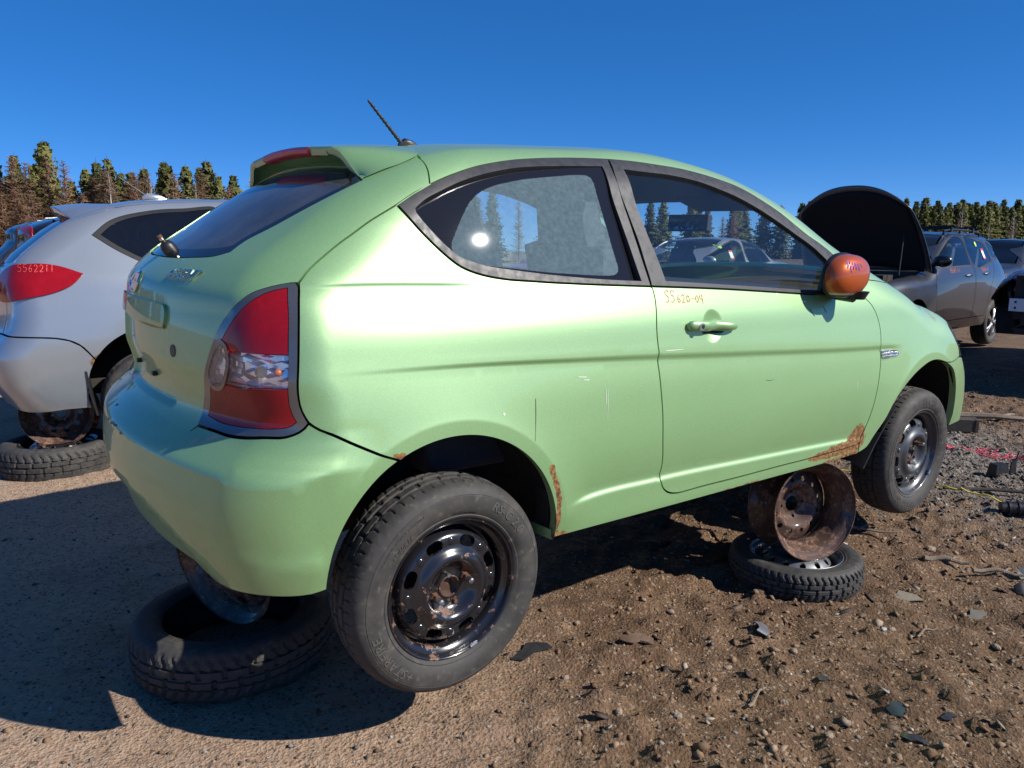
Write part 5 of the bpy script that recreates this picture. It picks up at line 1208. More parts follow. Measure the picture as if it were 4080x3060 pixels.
scatter('dirt_crumbs', 17000, (-2.4, 6.5, 1.7, 8.5), (.0025, .012), M['clod'], (.5, .95), 1.5, dens=right, seed=3, label='loose brown dirt crumbs over the yard')
scatter('dirt_crumbs', 1500, (-2.4, 6.5, 1.8, 10), (.007, .021), M['clod'], (.35, .7), 1.6, dens=lambda x, y: .02 + .98 * sst(.1, 1.2, x - .12 * (y - 3)), seed=5, label='larger clods of churned dirt on the right', sink=.45)
scatter('gravel', 8000, (1.6, 5.2, 3.3, 7.2), (.003, .013), M['grit'], (.5, .9), 1.5, dens=lambda x, y: np.exp(-(((x - 2.88) / .95) ** 2 + ((y - 4.62) / 1.0) ** 2)), seed=9, label='grey gravel patch beyond the front wheel')
scatter('litter_chips', 2600, (-1.5, 7.5, 1.9, 13), (.004, .019), M['chip'], (.06, .2), 3.2, dens=right, seed=12, label='bark, glass and plastic chips trodden into the dirt', sink=.1)
scatter('gravel', 1500, (-2.6, 1.2, 1.75, 5.0), (.0025, .009), M['grit'], (.5, .9), 1.4, seed=19, label='fine grit on the packed earth at left')

GS = .943
SH = simple('black_plastic_shard', (.022, .022, .024), .45, 0, .4, 40, .2, 90)
WD = simple('weathered_stick', (.19, .15, .11), .9, 0, .4, 50, .5, 120)
ST = simple('pale_stone', (.24, .185, .135), .9, 0, .25, 40, .4, 90)
def shard(x, y, L, Wd, a, label, mat=SH, tilt=.15, curl=.2, name='plastic_shard', cat='litter', group='broken pieces littering the dirt'):
    x, y = x * GS, y * GS; L, Wd = L * .8, Wd * .72; n = 6; mb = MB(); V = []
    for i in range(n):
        t = i / (n - 1) - .5; w = Wd * (1 - .9 * abs(t) ** 1.6) * (1 + .2 * math.sin(i * 2.1 + x * 9))
        for s_ in (-.5, .5):
            for h in (0, .004): V.append((t * L, s_ * w + .08 * L * math.sin(i * 1.7 + y), curl * L * (.25 - t * t) * (1 if s_ > 0 else .7) + h + s_ * w * tilt))
    F = []
    for i in range(n - 1):
        a_ = i * 4; b_ = a_ + 4; F += [(a_, a_ + 2, b_ + 2, b_), (a_ + 1, b_ + 1, b_ + 3, a_ + 3), (a_, b_, b_ + 1, a_ + 1), (a_ + 2, a_ + 3, b_ + 3, b_ + 2)]
    F += [(0, 1, 3, 2), (n * 4 - 4, n * 4 - 2, n * 4 - 1, n * 4 - 3)]
    mb.add(V, F); o = mb.build(name, mat); o.location = (x, y, float(ground_z(x, y)) + .004); o.rotation_euler = (0, 0, a); return tag(o, label, cat, group)
def stick(x, y, L, r, a, label, mat=WD):
    x, y = x * GS, y * GS; mb = MB(); t = np.linspace(-.5, .5, 7); mb.tube(np.c_[t * L, .05 * L * np.sin(t * 5 + x), .006 * np.cos(t * 9)], r * (1 - .5 * (t + .5)), 6)
    if L > .15: mb.tube([(.1 * L, .0, 0), (.2 * L, .08 * L, .01), (.3 * L, .14 * L, .008)], [r * .6, r * .45, r * .2], 5)
    o = mb.build('stick', mat); o.location = (x, y, float(ground_z(x, y)) + r + .004); o.rotation_euler = (0, 0, a); return tag(o, label, 'stick', 'broken pieces littering the dirt')
def stone(x, y, s_, label, mat=ST, group='stones on the dirt'):
    x, y = x * GS, y * GS; mb = MB(); mb.sphere((0, 0, 0), (s_, s_ * .75, s_ * .5), 9, 6); V = mb.V[0]; rng = np.random.default_rng(int(abs(x * 1000 + y * 77))); mb.V[0] = V * (1 + rng.uniform(-.16, .16, (len(V), 1)))
    o = mb.build('stone', mat, smooth=False); o.location = (x, y, float(ground_z(x, y)) + s_ * .3); o.rotation_euler = (0, 0, x * 5); return tag(o, label, 'stone', group)

BR = simple('brown_plastic_chip', (.14, .09, .06), .6, 0, .4, 40, .2, 90)
PK = simple('tangled_pink_cord', (.62, .10, .14), .7, 0, .3, 60)
YL = simple('yellow_cord', (.62, .50, .06), .6, 0, .2, 60)
shard(.06, 2.50, .20, .075, .62, 'dark flat plastic shard lying beside the green rear wheel', tilt=.05, curl=.05)
shard(.93, 2.60, .085, .06, 1.3, 'grey curled scrap standing alone in the middle of the sunlit dirt', simple('grey_scrap', (.10, .105, .115), .4, 0, .3, 30), .5, .5)
shard(1.19, 2.12, .075, .055, .4, 'dark bottle-glass fragment nearest the bottom right corner', simple('dark_glass_bit', (.03, .04, .035), .15, 0, .3), .4, .5)
shard(1.33, 2.09, .06, .028, .5, 'small dark sliver just right of the bottle-glass fragment')
shard(1.17, 1.985, .085, .030, -.6, 'black curved strip below the bottle-glass fragment', curl=.5)
shard(.45, 2.52, .14, .055, -.15, 'pale brown flake half sunk in the dirt right of the rear wheel', BR, .2, .25)
shard(1.62, 2.92, .16, .085, .2, 'grey-brown rag of netting beside the compact spare', simple('netting_rag', (.17, .145, .11), .95, 0, .3, 90, .6, 160), .1, .2)
shard(1.84, 2.78, .15, .06, .5, 'bent dark plate to the right of the netting rag', simple('dusty_plate', (.09, .085, .07), .7, 0, .3), .3, .2)
shard(2.16, 2.98, .09, .06, -.3, 'crumpled dark wrapper at the right edge of the dirt', curl=.7, tilt=.6)
shard(2.25, 3.12, .10, .07, .8, 'shiny black scrap behind the crumpled wrapper', curl=.8, tilt=.8)
shard(1.03, 2.29, .04, .03, .1, 'little grey chip below the grey curled scrap', curl=.2)
shard(2.62, 3.62, .10, .04, -.4, 'reddish brown flake on the gravel patch edge', BR, .2, .3)
stick(1.68, 3.58, .42, .009, -.12, 'long crooked twig behind the compact spare')
stick(1.96, 3.22, .17, .013, -.32, 'thick pale stick on the dirt right of the compact spare')
stick(2.12, 3.10, .19, .010, -.25, 'thin split stick right of the thick pale stick')
stick(.80, 2.22, .17, .005, .75, 'thin straight twig near the bottom middle')
stick(1.55, 2.62, .12, .004, .5, 'short straw-coloured twig in the right foreground')
stick(2.95, 4.20, .75, .012, -.28, 'long dark stick lying across the gravel patch', simple('dark_stick', (.05, .042, .036), .9))
stick(4.05, 6.20, .60, .03, -.2, 'thick splintered board piece beyond the front wheel')
for x, y, s_ in ((.33, 2.12, .016), (.50, 2.08, .018), (1.0, 2.47, .016), (.74, 2.38, .014), (1.42, 2.62, .015), (.18, 2.33, .014), (.62, 2.75, .015), (1.28, 2.95, .015), (1.75, 2.52, .016), (1.5, 2.27, .014), (.92, 1.98, .016), (2.02, 3.45, .024), (2.4, 3.5, .022), (1.0, 2.9, .013), (.25, 2.7, .013)):
    stone(x, y, s_, 'small weathered stone on the sunlit brown dirt')
# wooden block and a broken bracket
mb = MB(); mb.box((0, 0, .045), (.22, .09, .09)); mb.box((.105, 0, .045), (.02, .096, .094)); o_ = mb.build('wooden_block', simple('dark_wet_wood', (.055, .045, .035), .8, 0, .4, 30, .5, 90)); o_.location = (3.32, 5.47, float(ground_z(3.32, 5.47)) - .005); o_.rotation_euler = (.06, 0, -.2); tag(o_, 'dark wooden block lying just beyond the green front bumper', 'block')
mb = MB(); mb.box((0, 0, .045), (.10, .075, .09), None, .75); mb.add(np.array([(.05, -.03, 0), (.10, -.03, .02), (.085, -.028, .12), (.06, -.028, .10), (.05, -.022, 0), (.10, -.022, .02), (.085, -.02, .12), (.06, -.02, .10)]), [(0, 1, 2, 3), (7, 6, 5, 4), (0, 4, 5, 1), (1, 5, 6, 2), (2, 6, 7, 3), (3, 7, 4, 0)]); mb.tube([(.085, -.025, .10), (.10, -.03, .17)], .004, 5)
o_ = mb.build('broken_bracket', M['black']); o_.location = (2.87, 4.30, float(ground_z(2.87, 4.30))); o_.rotation_euler = (0, 0, .2); tag(o_, 'broken black plastic bracket standing on the dirt above the gravel', 'bracket')
mb = MB(); mb.tube([(0, 0, 0), (.25, 0, .01)], [.030, .034], 12); mb.tube([(.25, 0, .01), (.42, .01, .01)], [.022, .022], 10)
for k in range(5): mb.tube([(.03 + .045 * k, 0, .002 * k), (.04 + .045 * k, 0, .002 * k)], .037, 12)
o_ = mb.build('corrugated_hose', M['black']); o_.location = (2.51, 3.71, float(ground_z(2.5, 3.7)) + .03); o_.rotation_euler = (0, 0, -.2); tag(o_, 'black corrugated hose end at the right edge beside the yellow cord', 'hose')
# cords
t_ = np.linspace(0, 1, 90); x = 1.84 + (2.83 - 1.84) * t_; y = 4.53 - .585 * t_ - .396 * t_ ** 2 + .012 * np.sin(t_ * 40); z = ground_z(x, y) + .014 + .01 * np.sin(t_ * PI); p_ = np.c_[x, y, z]
o0 = empty('yellow_cord', (1.84, 4.53, 0), label='taut yellow cord stretched over the ground past the green front wheel', cat='cord')
for ph in (0, PI):
    mb = MB(); tt = t_ * 300 + ph; mb.tube(cr(p_, .02) - [1.84, 4.53, 0], .0042, 6); mb.build('cord_strand', YL, o0) if ph == 0 else None
mb = MB(); rng_ = np.random.default_rng(4)
for k in range(9):
    c0 = np.array([2.92 + .045 * k, 5.05 - .055 * k]); q = c0 + np.cumsum(rng_.normal(0, .022, (14, 2)), 0); z = ground_z(q[:, 0], q[:, 1]) + .008 + rng_.uniform(0, .02, 14); mb.tube(np.c_[q, z] - [3.06, 4.9, 0], .0035, 5)
mb.tube(np.c_[np.linspace(2.78, 3.22, 24), 5.14 - np.linspace(0, .55, 24) + .02 * np.sin(np.arange(24)), ground_z(np.linspace(2.78, 3.22, 24), 5.14 - np.linspace(0, .55, 24)) + .012] - [3.06, 4.9, 0], .005, 5)
o_ = mb.build('cord_tangle', PK); o_.location = (3.06, 4.9, 0); tag(o_, 'tangle of pinkish red cord on the dirt beyond the gravel patch', 'cord')

# ------------------------------------------------------------------ the other cars of the yard
def mk_body(L=4.3, wb=2.65, roh=.85, Wd=.88, H=1.48, hood=.98, belt=.95, wsx=(1.35, 2.15), rearx=.0, tail='hatch', tumble=.27, gc=.20, rr=None):
    """half-width / roof line / tail profile of an ordinary car; x from the rear axle, z from the ground"""
    zz = [gc - .06, gc, gc + .09, .36, .5, .62, .75, .85, belt, belt + .05, belt + .17, (belt + H) / 2 + .08, H - .08, H]
    f = [.90, .945, .975, .985, .995, 1.0, .998, .99, .968, .945, .90, .82, .74, .68]
    q = dict(wz=zz, wy=[Wd * v if z < belt else Wd * (.955 - (z - belt) / (H - belt) * tumble) for z, v in zip(zz, f)],
             rx=[-roh - .1, -roh * .75, -roh * .35, .15, .5, 1.2, wb - .6, wb - .2, wb + .2, wb + .45, wb + L - roh - wb],
             rl=[.14, .07, .03, .012, .004, 0, .004, .01, .03, .07, .16], ru=[.22, .13, .07, .03, .01, .0, .03, .06, .10, .16, .24],
             rk=[.22, .25], tk=[.11], fk=[.30], bot=[gc], rad=[.10], t0=.55, t1=1.05)
    nx = L - roh
    q['fz'] = [.15, .3, .5, .65, .85]; q['fx'] = [nx - .10, nx - .02, nx, nx - .04, nx - .18]
    if tail == 'hatch':
        q['rz'] = [gc, .36, .50, .60, .66, .72, belt - .02, belt + .08, belt + .2, H - .12, H]
        q['rr'] = [-roh + .10, -roh + .02, -roh, -roh + .02, -roh + .07, -roh + .09, -roh + .12, -roh + .17, -roh + .30, rearx - .22, rearx]
        if rr: q['rr'] = rr
        q['tx'] = [-roh, rearx - .1, rearx + .3, (rearx + wsx[0]) / 2, wsx[0] - .2, wsx[0] + .1, (wsx[0] + wsx[1]) / 2, wsx[1] - .05, wsx[1] + .12, wsx[1] + .45, nx - .35, nx - .12, nx]
        q['tz'] = [H - .22, H - .06, H - .015, H, H - .01, H - .06, (H + hood) / 2 + .02, hood + .09, hood + .005, hood - .03, hood - .14, hood - .25, hood - .42]
    else:
        q['rz'] = [gc, .36, .50, .60, .70, .85, belt, belt + .06, H]
        q['rr'] = [-roh + .10, -roh + .02, -roh, -roh + .01, -roh + .04, -roh + .06, -roh + .10, -roh + .16, -roh + .9]
        q['tx'] = [-roh, -roh + .2, -.30, -.10, .22, .6, wsx[0] - .3, wsx[0] + .1, (wsx[0] + wsx[1]) / 2, wsx[1] - .05, wsx[1] + .12, wsx[1] + .45, nx - .35, nx - .12, nx]
        q['tz'] = [belt + .05, belt + .08, belt + .11, belt + .15, H - .13, H - .02, H, H - .05, (H + hood) / 2 + .02, hood + .09, hood + .005, hood - .03, hood - .14, hood - .25, hood - .42]
    return q

def ring_of(Bd, pts): return [Bd.side(*np.array(list(zip(*pts)))) if False else Bd.side(np.array([p[0] for p in pts]), np.array([p[1] for p in pts]))]
def closed(Bd, pts, n=9):
    """closed (x, z) polygon on the flank, straight segments subdivided"""
    P_ = np.array(pts + [pts[0]], float); out = []
    for a, b in zip(P_[:-1], P_[1:]):
        k = max(2, int(np.linalg.norm(b - a) / .08) + 1); t = np.linspace(0, 1, k)[:, None]; q = a * (1 - t) + b * t; out.append(Bd.side(q[:, 0], q[:, 1]))
    return out
def smoothloop(Bd, pts):
    P_ = np.array(pts + [pts[0]], float); c = cr(P_, .04); return [Bd.side(c[:, 0], c[:, 1])]

def other_car(name, q, loc, yaw, lift, pitch, mats, label, wins, doors, arches=(.335, .335), lamp_rear=None, lamp_front=None, wheels=(1, 1, 1, 1), hood_open=None, no_bumper=False, group='parked scrapyard cars', sp=.05, wheelmat='rim_grey', rail=False, handles=(), wb=2.65, tail='hatch', rearglass=True, X1=None, bumper_cut=True):
    Bd = Body(q, None, None, X0=.35, X1=wb - .35, ZC=.70)
    root = empty(name, label=label, cat='car', group=group)
    root.matrix_world = Matrix.Translation((loc[0], loc[1], lift)) @ Matrix.Rotation(yaw, 4, 'Z') @ Matrix.Rotation(-pitch, 4, 'Y')
    H = q['tz'][3] if tail == 'hatch' else max(q['tz']); gc = q['bot'][0]; belt = q['belt']
    nx = q['fx'][2]; roh = -min(q['rr'][:5]); zc = .31
    pm = mats['paint']; gm = mats.get('glass', M['glass_h'])
    ar, af = arches
    def arc(xc, r, a0, a1, n=22):
        a = np.radians(np.linspace(a0, a1, n)); return Bd.side(xc + r * np.cos(a), np.maximum(zc + r * np.sin(a), gc + .012))
    aR, aF = arc(0, ar, -15, 195), arc(wb, af, -15, 195)
    xr = float(aR[0, 0]); xf = float(aF[-1, 0])
    ditch_ = Bd.top(np.linspace(q['rfx'], q['wsx'][0], 9), -np.full(9, q['dy']) - .0)
    pil = Bd.top(np.linspace(q['wsx'][0], q['wsx'][1] + .05, 7), -np.linspace(q['dy'], q['dy'] + .13, 7))
    cow = Bd.top([q['wsx'][1] + .05, q['wsx'][1] + .10, q['wsx'][1] + .12], [-(q['dy'] + .13), -.35, 0])
    hse = Bd.top(np.linspace(q['wsx'][1] + .05, nx - .35, 7), -np.linspace(q['dy'] + .13, q['dy'] + .10, 7))
    # rear corner line (side meets tailgate) and front corner line
    zt = float(ditch_[0, 2]); zr = np.linspace(zt - .02, .66, 14)
    yc = np.interp(zr, [.66, belt, belt + .15, H], [q['cy'], q['cy'] + .01, q['cy'] - .05, q['dy'] + .03])
    rc = Bd.rear(-yc, zr)
    bcut = np.r_[rc[-1:], Bd.side([-.50, -.40], [.64, .60]), aR[13:14] if False else Bd.side([-ar * .86], [zc + ar * .52])]
    ai = np.argmin(np.hypot(aR[:, 0] + ar * .86, aR[:, 2] - zc - ar * .52))
    silr = Bd.side([-ar * 1.02, -.5], [gc + .012] * 2); lowr = Bd.rear([-.62, -.4, 0], [gc + .02] * 3)
    sill = Bd.side(np.linspace(xr, xf, 9), np.full(9, gc + .012))
    fcut = Bd.side([wb + af * .86, nx - .35], [zc + af * .52, .62]); fi = np.argmin(np.hypot(aF[:, 0] - wb - af * .86, aF[:, 2] - zc - af * .52))
    fcorner = hse[-1:]
    holes = [closed(Bd, d) for d in doors] + [smoothloop(Bd, w) for w in wins if not w[0] == 'd']
    segs = [np.r_[ditch_[:1], rc], bcut, np.r_[bcut[-1:], aR[:ai][::-1]], np.r_[aR[:1], sill], np.r_[sill[-1:], aF[fi:][::-1]], np.r_[aF[fi:fi + 1], fcut], np.r_[fcut[-1:], fcorner], hse[::-1], pil[::-1], ditch_[::-1]]
    kw = dict(parent=root, sp=sp, flange=.02)
    panel(Bd, 'body_side', segs, holes, mat=pm, mirror=True, inset=.003, hole_inset=.003, **kw)
    for d, dw in zip(doors, q['doorwins']):
        panel(Bd, 'door', closed(Bd, d), [smoothloop(Bd, dw)], mat=pm, mirror=True, inset=.004, hole_inset=0, **kw)
        c = np.array(dw); 
    for w in list(wins) + list(q['doorwins']):
        lp = smoothloop(Bd, w); dl = loop_of([Bd.dom(s) for s in lp], sp * .8); inn = inset_loop(dl, .022); il = [Bd.lift(inn[list(range(len(inn))) + [0]])]
        panel(Bd, 'window_seal', lp, [il], mat=mats.get('trim', M['rubber_seal']), mirror=True, inset=.0, hole_inset=0, off=-.002, parent=root, sp=sp, flange=0)
        panel(Bd, 'side_window', il, mat=gm, mirror=True, inset=0, off=-.004, parent=root, sp=.08, flange=0)
    for hx, hz in handles:
        pts = Bd.side(np.linspace(hx, hx + .2, 6), np.full(6, hz)); N = Bd.normal(pts); mb = MB(); mb.tube(pts + N * np.array([.006, .028, .034, .034, .028, .006])[:, None], [.008, .012, .013, .013, .012, .008], 8); mirror_obj(mb.build('door_handle', mats.get('handle', pm), root))
    rf = Bd.top([q['wsx'][0], q['wsx'][0] + .07], [-.3, 0]); rr_ = Bd.top([q['rfx'] - .03, q['rfx']], [0, -.35])
    panel(Bd, 'roof', msegs([rr_, np.r_[rr_[-1:], ditch_[:1]], ditch_, np.r_[ditch_[-1:], rf]]), mat=pm, how='top', parent=root, sp=.09, flange=.02)
    panel(Bd, 'windscreen', msegs([cow[::-1], pil[::-1], np.r_[pil[:1], rf]]), mat=mats.get('wglass', M['glass_w']), how='top', parent=root, sp=.09, flange=0, inset=.02, off=-.004)
    nose_ = Bd.top([nx - .35, nx - .20, nx - .15], [-(q['dy'] + .10), -.4, 0])
    if hood_open is None: panel(Bd, 'bonnet', msegs([cow[::-1], hse, nose_]), mat=pm, how='top', parent=root, sp=.08, flange=.02)
    # front end
    if not no_bumper:
        lo_f = Bd.front([-.6, -.35, 0], [gc + .02] * 3)
        fl = [np.r_[aF[:fi + 1], ], ]
        panel(Bd, 'front_bumper', msegs([np.r_[nose_[::-1][:1], nose_[::-1][1:]], np.r_[hse[-1:], fcut[::-1]], aF[:fi + 1][::-1], np.r_[aF[:1], Bd.side([nx - .38], [gc + .015])], np.r_[Bd.side([nx - .38], [gc + .015]), lo_f]]), mat=pm, parent=root, sp=.06, flange=.02)
        if lamp_front:
            lpf = [Bd.front([p_[0] for p_ in lamp_front], [p_[1] for p_ in lamp_front])]; panel(Bd, 'headlight', [np.r_[lpf[0], lpf[0][:1]]], mat=M['lens_clear'], parent=root, sp=.05, off=.006, flange=.01, inset=0, mirror=True)
            panel(Bd, 'headlight_reflector', [np.r_[lpf[0], lpf[0][:1]]], mat=M['reflector'], parent=root, sp=.05, off=.002, flange=0, inset=.004, mirror=True)
            gq = rr(-.42, .42, .42, .60, .05); panel(Bd, 'grille', [Bd.front(gq[:, 0], gq[:, 1])], mat=M['black'], parent=root, sp=.06, off=.005, flange=.01, inset=0)
    # tail
    tb = Bd.rear([q['cy'] * -1.0, -.4, 0], [.66, .655, .655]); top_r = rr_
    if tail == 'hatch':
        gw = np.array([(0, q['rg'][0]), (-.40, q['rg'][0] + .005), (-.56, q['rg'][0] + .03), (-.53, (q['rg'][0] + q['rg'][1]) / 2), (-.50, q['rg'][1] - .03), (-.42, q['rg'][1]), (0, q['rg'][1] + .02)])
        gws = [Bd.rear(gw[:, 0], gw[:, 1])]; hh = msegs(gws)
        panel(Bd, 'tailgate', msegs([tb[::-1], rc[::-1], np.r_[rc[:1], ditch_[:1]], rr_[::-1]]), [hh], mat=pm, parent=root, sp=.045, flange=.02, hole_inset=0)
        panel(Bd, 'tailgate_window', hh, mat=gm, parent=root, sp=.06, flange=0, off=-.003, inset=0)
    else:
        bl = np.r_[Bd.top([-.12, -.16], [-(q['dy'] + .06), -.3]), Bd.top([-.17], [0])]
        panel(Bd, 'boot_lid', msegs([tb[::-1], rc[::-1][:9], np.r_[rc[::-1][8:9], Bd.top([-.12], [-(q['dy'] + .06)])], bl]), mat=pm, parent=root, sp=.05, flange=.02)
        bw = np.r_[Bd.top([q['rfx'] - .02, q['rfx'] - .03], [-q['dy'], 0])]
        panel(Bd, 'rear_window', msegs([bl[::-1], np.r_[bl[:1], bw[:1]], bw]), mat=gm, how='top', parent=root, sp=.07, flange=0, inset=.01, off=-.003)
    panel(Bd, 'rear_bumper', msegs([tb[::-1], bcut, np.r_[bcut[-1:], aR[ai:]], np.r_[aR[-1:], silr, lowr]]), mat=pm, parent=root, sp=.05, flange=.02)
    if lamp_rear:
        LP = np.array(lamp_rear); lp3 = LP if LP.shape[1] == 3 else None
        c = cr(np.r_[LP, LP[:1]], .02); lo = panel(Bd, 'tail_light', [c], mat=mats.get('lamp', M['lens_red']), parent=root, sp=.03, off=.010, flange=.03, inset=0)
        panel(Bd, 'lamp_reflector', [c], mat=M['reflector'], parent=root, sp=.03, off=.003, flange=0, inset=.004, mirror=True); mirror_obj(lo)
    # wells, floor, cabin
    for xc, r in ((0, ar), (wb, af)):
        for s_ in (-1, 1):
            mb = MB(); th = np.radians(np.linspace(-12, 192, 24)); prof = [(r + .006, .012), (r + .006, .36), (.05, .36)]
            V = np.array([[(xc + a_ * math.cos(t), s_ * (float(Bd.W(xc + a_ * math.cos(t), max(zc + a_ * math.sin(t), .3))) - w), zc + a_ * math.sin(t)) for a_, w in prof] for t in th]).reshape(-1, 3)
            mb.add(V, [(i * 3 + j, i * 3 + j + 1, i * 3 + 4 + j, i * 3 + 3 + j) for i in range(23) for j in range(2)]); mb.build('wheel_well', M['well'], root)
    mb = MB(); mb.box((wb / 2, 0, gc + .06), (wb - .72, 1.5, .05)); mb.box((-.45, 0, gc + .12), (.6, 1.15, .05)); mb.box((wb + .35, 0, gc + .10), (.6, 1.1, .05)); mb.box((0, 0, gc + .12), (.75, 1.0, .05)); mb.box((wb, 0, gc + .12), (.75, 1.0, .05)); mb.box((wb - .45, 0, .55), (.05, 1.3, .5)); mb.build('underbody', M['under'], root)
    mb = MB(); mb.box((.95, 0, .62), (1.9, 1.45, .22)); 
    for y in (-.36, .36): mb.box((.15, y, .98), (.14, .5, .5), rot('Y', -.25)); mb.box((1.05, y, .98), (.14, .5, .52), rot('Y', -.25)); mb.box((.98, y, 1.26), (.09, .26, .15), rot('Y', -.2))
    mb.build('seats', M['seat'], root)
    mb = MB(); mb.box((wb - .78, 0, .84), (.45, 1.4, .22), None, .9); mb.build('dashboard', M['dash'], root)
    for (x, s_), on in zip(((0, -1), (wb, -1), (0, 1), (wb, 1)), wheels):
        if not on: continue
        w = empty('wheel', (x, s_ * (q['wy'][5] - .035), .31 - .09), 0 if s_ < 0 else PI); w.parent = root
        tyre_mesh('tyre', TYPROF, M['tyre'], w, seg=180, pitch=45, rs=1.06, ws=1.05); mb = MB(); mb.lathe([(r * 1.10, w_) for r, w_ in BARREL], 40); mb.build('rim', M[wheelmat], w)
        if on == 2:       # cast five-spoke wheel
            for k in range(5):
                mb = MB(); a = 2 * PI * k / 5
                for d_ in (-.16, .16): mb.tube([(.035 * math.cos(a), .012, .035 * math.sin(a)), (.11 * math.cos(a + d_ * .7), .006, .11 * math.sin(a + d_ * .7)), (.195 * math.cos(a + d_), .018, .195 * math.sin(a + d_))], [.022, .014, .013], 6)
                mb.build('spoke', M['alu'], w)
            mb = MB(); mb.lathe([(0, -.005), (.045, -.005), (.05, -.02)], 20); mb.build('hub_cap', M['alu'], w)
        else:
            mb = MB(); mb.lathe([(0, -.06), (.06, -.06), (.085, -.035), (.12, -.05), (.178, -.085)], 40); mb.build('wheel_disc', M[wheelmat], w)
    return root, Bd

def paint2(name, base, metal, rough, dirt=.25, **kw): return paint(name, base, metal=metal, rough=rough, flake=.3, dirt=dirt, **kw)
M['silver'] = paint2('silver_paint', (.42, .45, .49), .6, .30, .22, rust=[((-.335, -.88, .49), (-.30, -.885, .545), .035, .02)])
M['silver2'] = paint2('pale_silver_paint', (.42, .43, .44), .5, .36)
M['grey'] = paint2('gunmetal_paint', (.055, .058, .070), .5, .34, .3)
M['blackp'] = paint2('black_paint', (.012, .012, .015), .1, .25, .25)
M['redp'] = paint2('red_paint', (.42, .03, .02), .2, .35, .2)
M['maroon'] = paint2('dark_maroon_paint', (.045, .014, .018), .3, .35, .3)
M['glass_dark'] = glass('privacy_glass', (.035, .04, .045), .03, (.2, .2, .2))
YAW = math.atan2(.593, .805)

# silver crossover parked left of the green car
q = mk_body(L=4.63, wb=2.80, roh=.93, Wd=.90, H=1.50, hood=1.0, belt=1.0, wsx=(1.45, 2.25), rearx=-.16, tumble=.27)
q.update(belt=1.0, rfx=-.14, wsx=(1.45, 2.25), dy=.56, cy=.60, rg=(1.06, 1.36),
         doorwins=[[(.98, 1.03), (.62, 1.04), (.52, 1.20), (.62, 1.365), (.98, 1.40)], [(1.06, 1.03), (1.06, 1.40), (1.45, 1.385), (1.85, 1.24), (2.15, 1.03)]])
CYAW = math.radians(31.5); _c0 = np.array([-2.72 + (-.4 * .805 + .85 * .593), 5.32 + (-.4 * .593 - .85 * .805)]); CX = _c0[0] + .4 * math.cos(CYAW) - .85 * math.sin(CYAW); CY = _c0[1] + .4 * math.sin(CYAW) + .85 * math.cos(CYAW)
car2, B2 = other_car('crossover_car', q, (CX, CY), CYAW, .19, .0, dict(paint=M['silver'], glass=M['glass_dark']), 'silver crossover with roof spoiler parked left of the green hatchback',
    [[(-.27, 1.235), (-.16, 1.325), (.05, 1.385), (.25, 1.405), (.46, 1.41), (.36, 1.20), (.30, 1.08), (.16, 1.05), (.02, 1.06), (-.14, 1.14)]],
    [[(.50, 1.01), (.45, 1.2), (.56, 1.42), (1.02, 1.44), (1.02, .36), (.62, .36), (.44, .60)], [(1.03, 1.44), (1.45, 1.425), (1.88, 1.28), (2.24, 1.03), (2.30, .8), (2.28, .36), (1.03, .36)]],
    arches=(.375, .375), lamp_rear=None, handles=((.62, .93), (1.12, .92)), wb=2.80, sp=.028, wheelmat='rim_grey')
lampq = np.r_[B2.side([-.34, -.48, -.62], [1.005, 1.055, 1.06]), B2.rear([-.66, -.50, -.44], [1.06, 1.02, .985]), B2.rear([-.42, -.50, -.64], [.91, .855, .845]), B2.side([-.64, -.52, -.40], [.87, .895, .945])]
c = cr(np.r_[lampq, lampq[:1]], .015); lo = panel(B2, 'tail_light', [c], mat=M['lens_red'], parent=car2, sp=.018, off=.012, flange=.035, inset=0); panel(B2, 'lamp_reflector', [c], mat=M['reflector'], parent=lo, sp=.03, off=.003, flange=0, inset=.003); mirror_obj(lo)
ml = []
for s_ in strokes('5562211', .040, .75, .1): ml.append(B2.side(-.66 + s_[:, 0] * .9 * .85, 1.015 + s_[:, 1]))
o_ = ribbon('marker_number', ml, .005, simple('pale_red_marker', (.62, .09, .08), .6), car2, lift=.0145, surf=B2)
def roof_spoiler(Bd, root, mat, x0, x1, hw, drop=.01, thick=.035, z_up=.0):
    ys = np.linspace(-hw, hw, 31); rows = []
    for y in ys:
        f = 1 - abs(y / hw) ** 4; a = Bd.top([x0], [y])[0]; e = np.array([x1 + .10 * (y / hw) ** 2 + .05 * (1 - f), y * 1.0, a[2] - drop - .06 * (y / hw) ** 2 - .03 * (1 - f) + z_up])
        m = (a + e) / 2 + [0, 0, .010]; rows.append([a, m, e, e + [-.004, 0, -.008], e + [.008, 0, -thick * max(f, .25)], (a + e) / 2 + [0, 0, -thick * 1.6], a + [.02, 0, -thick * 2.3]])
    R_ = np.array(rows); n, m = R_.shape[:2]; o = mesh_np('roof_spoiler', R_.reshape(-1, 3), [(i * m + j, (i + 1) * m + j, (i + 1) * m + j + 1, i * m + j + 1) for i in range(n - 1) for j in range(m - 1)], mat, root); sharp(o.data, 45); return o
roof_spoiler(B2, car2, M['silver'], -.13, -.46, .58, .02)
mb = MB(); t0_ = B2.top([.12], [0])[0]; mb.tube([t0_ + [.14, 0, .0], t0_ + [.08, 0, .02], t0_ + [.0, 0, .030], t0_ + [-.03, 0, .016]], [.012, .022, .024, .012], 10); ae = mb.build('aerial_foot', M['silver'], car2)
mb = MB(); mb.tube([t0_ + [-.0, 0, .03], t0_ + [-.17, 0, .155]], [.006, .004], 6); mb.build('aerial_mast', M['black'], ae)
mb = MB(); mb.box((-.96, .05, .62), (.04, .5, .12)); mb.box((-.90, 0, 1.05), (.02, .09, .03)); 
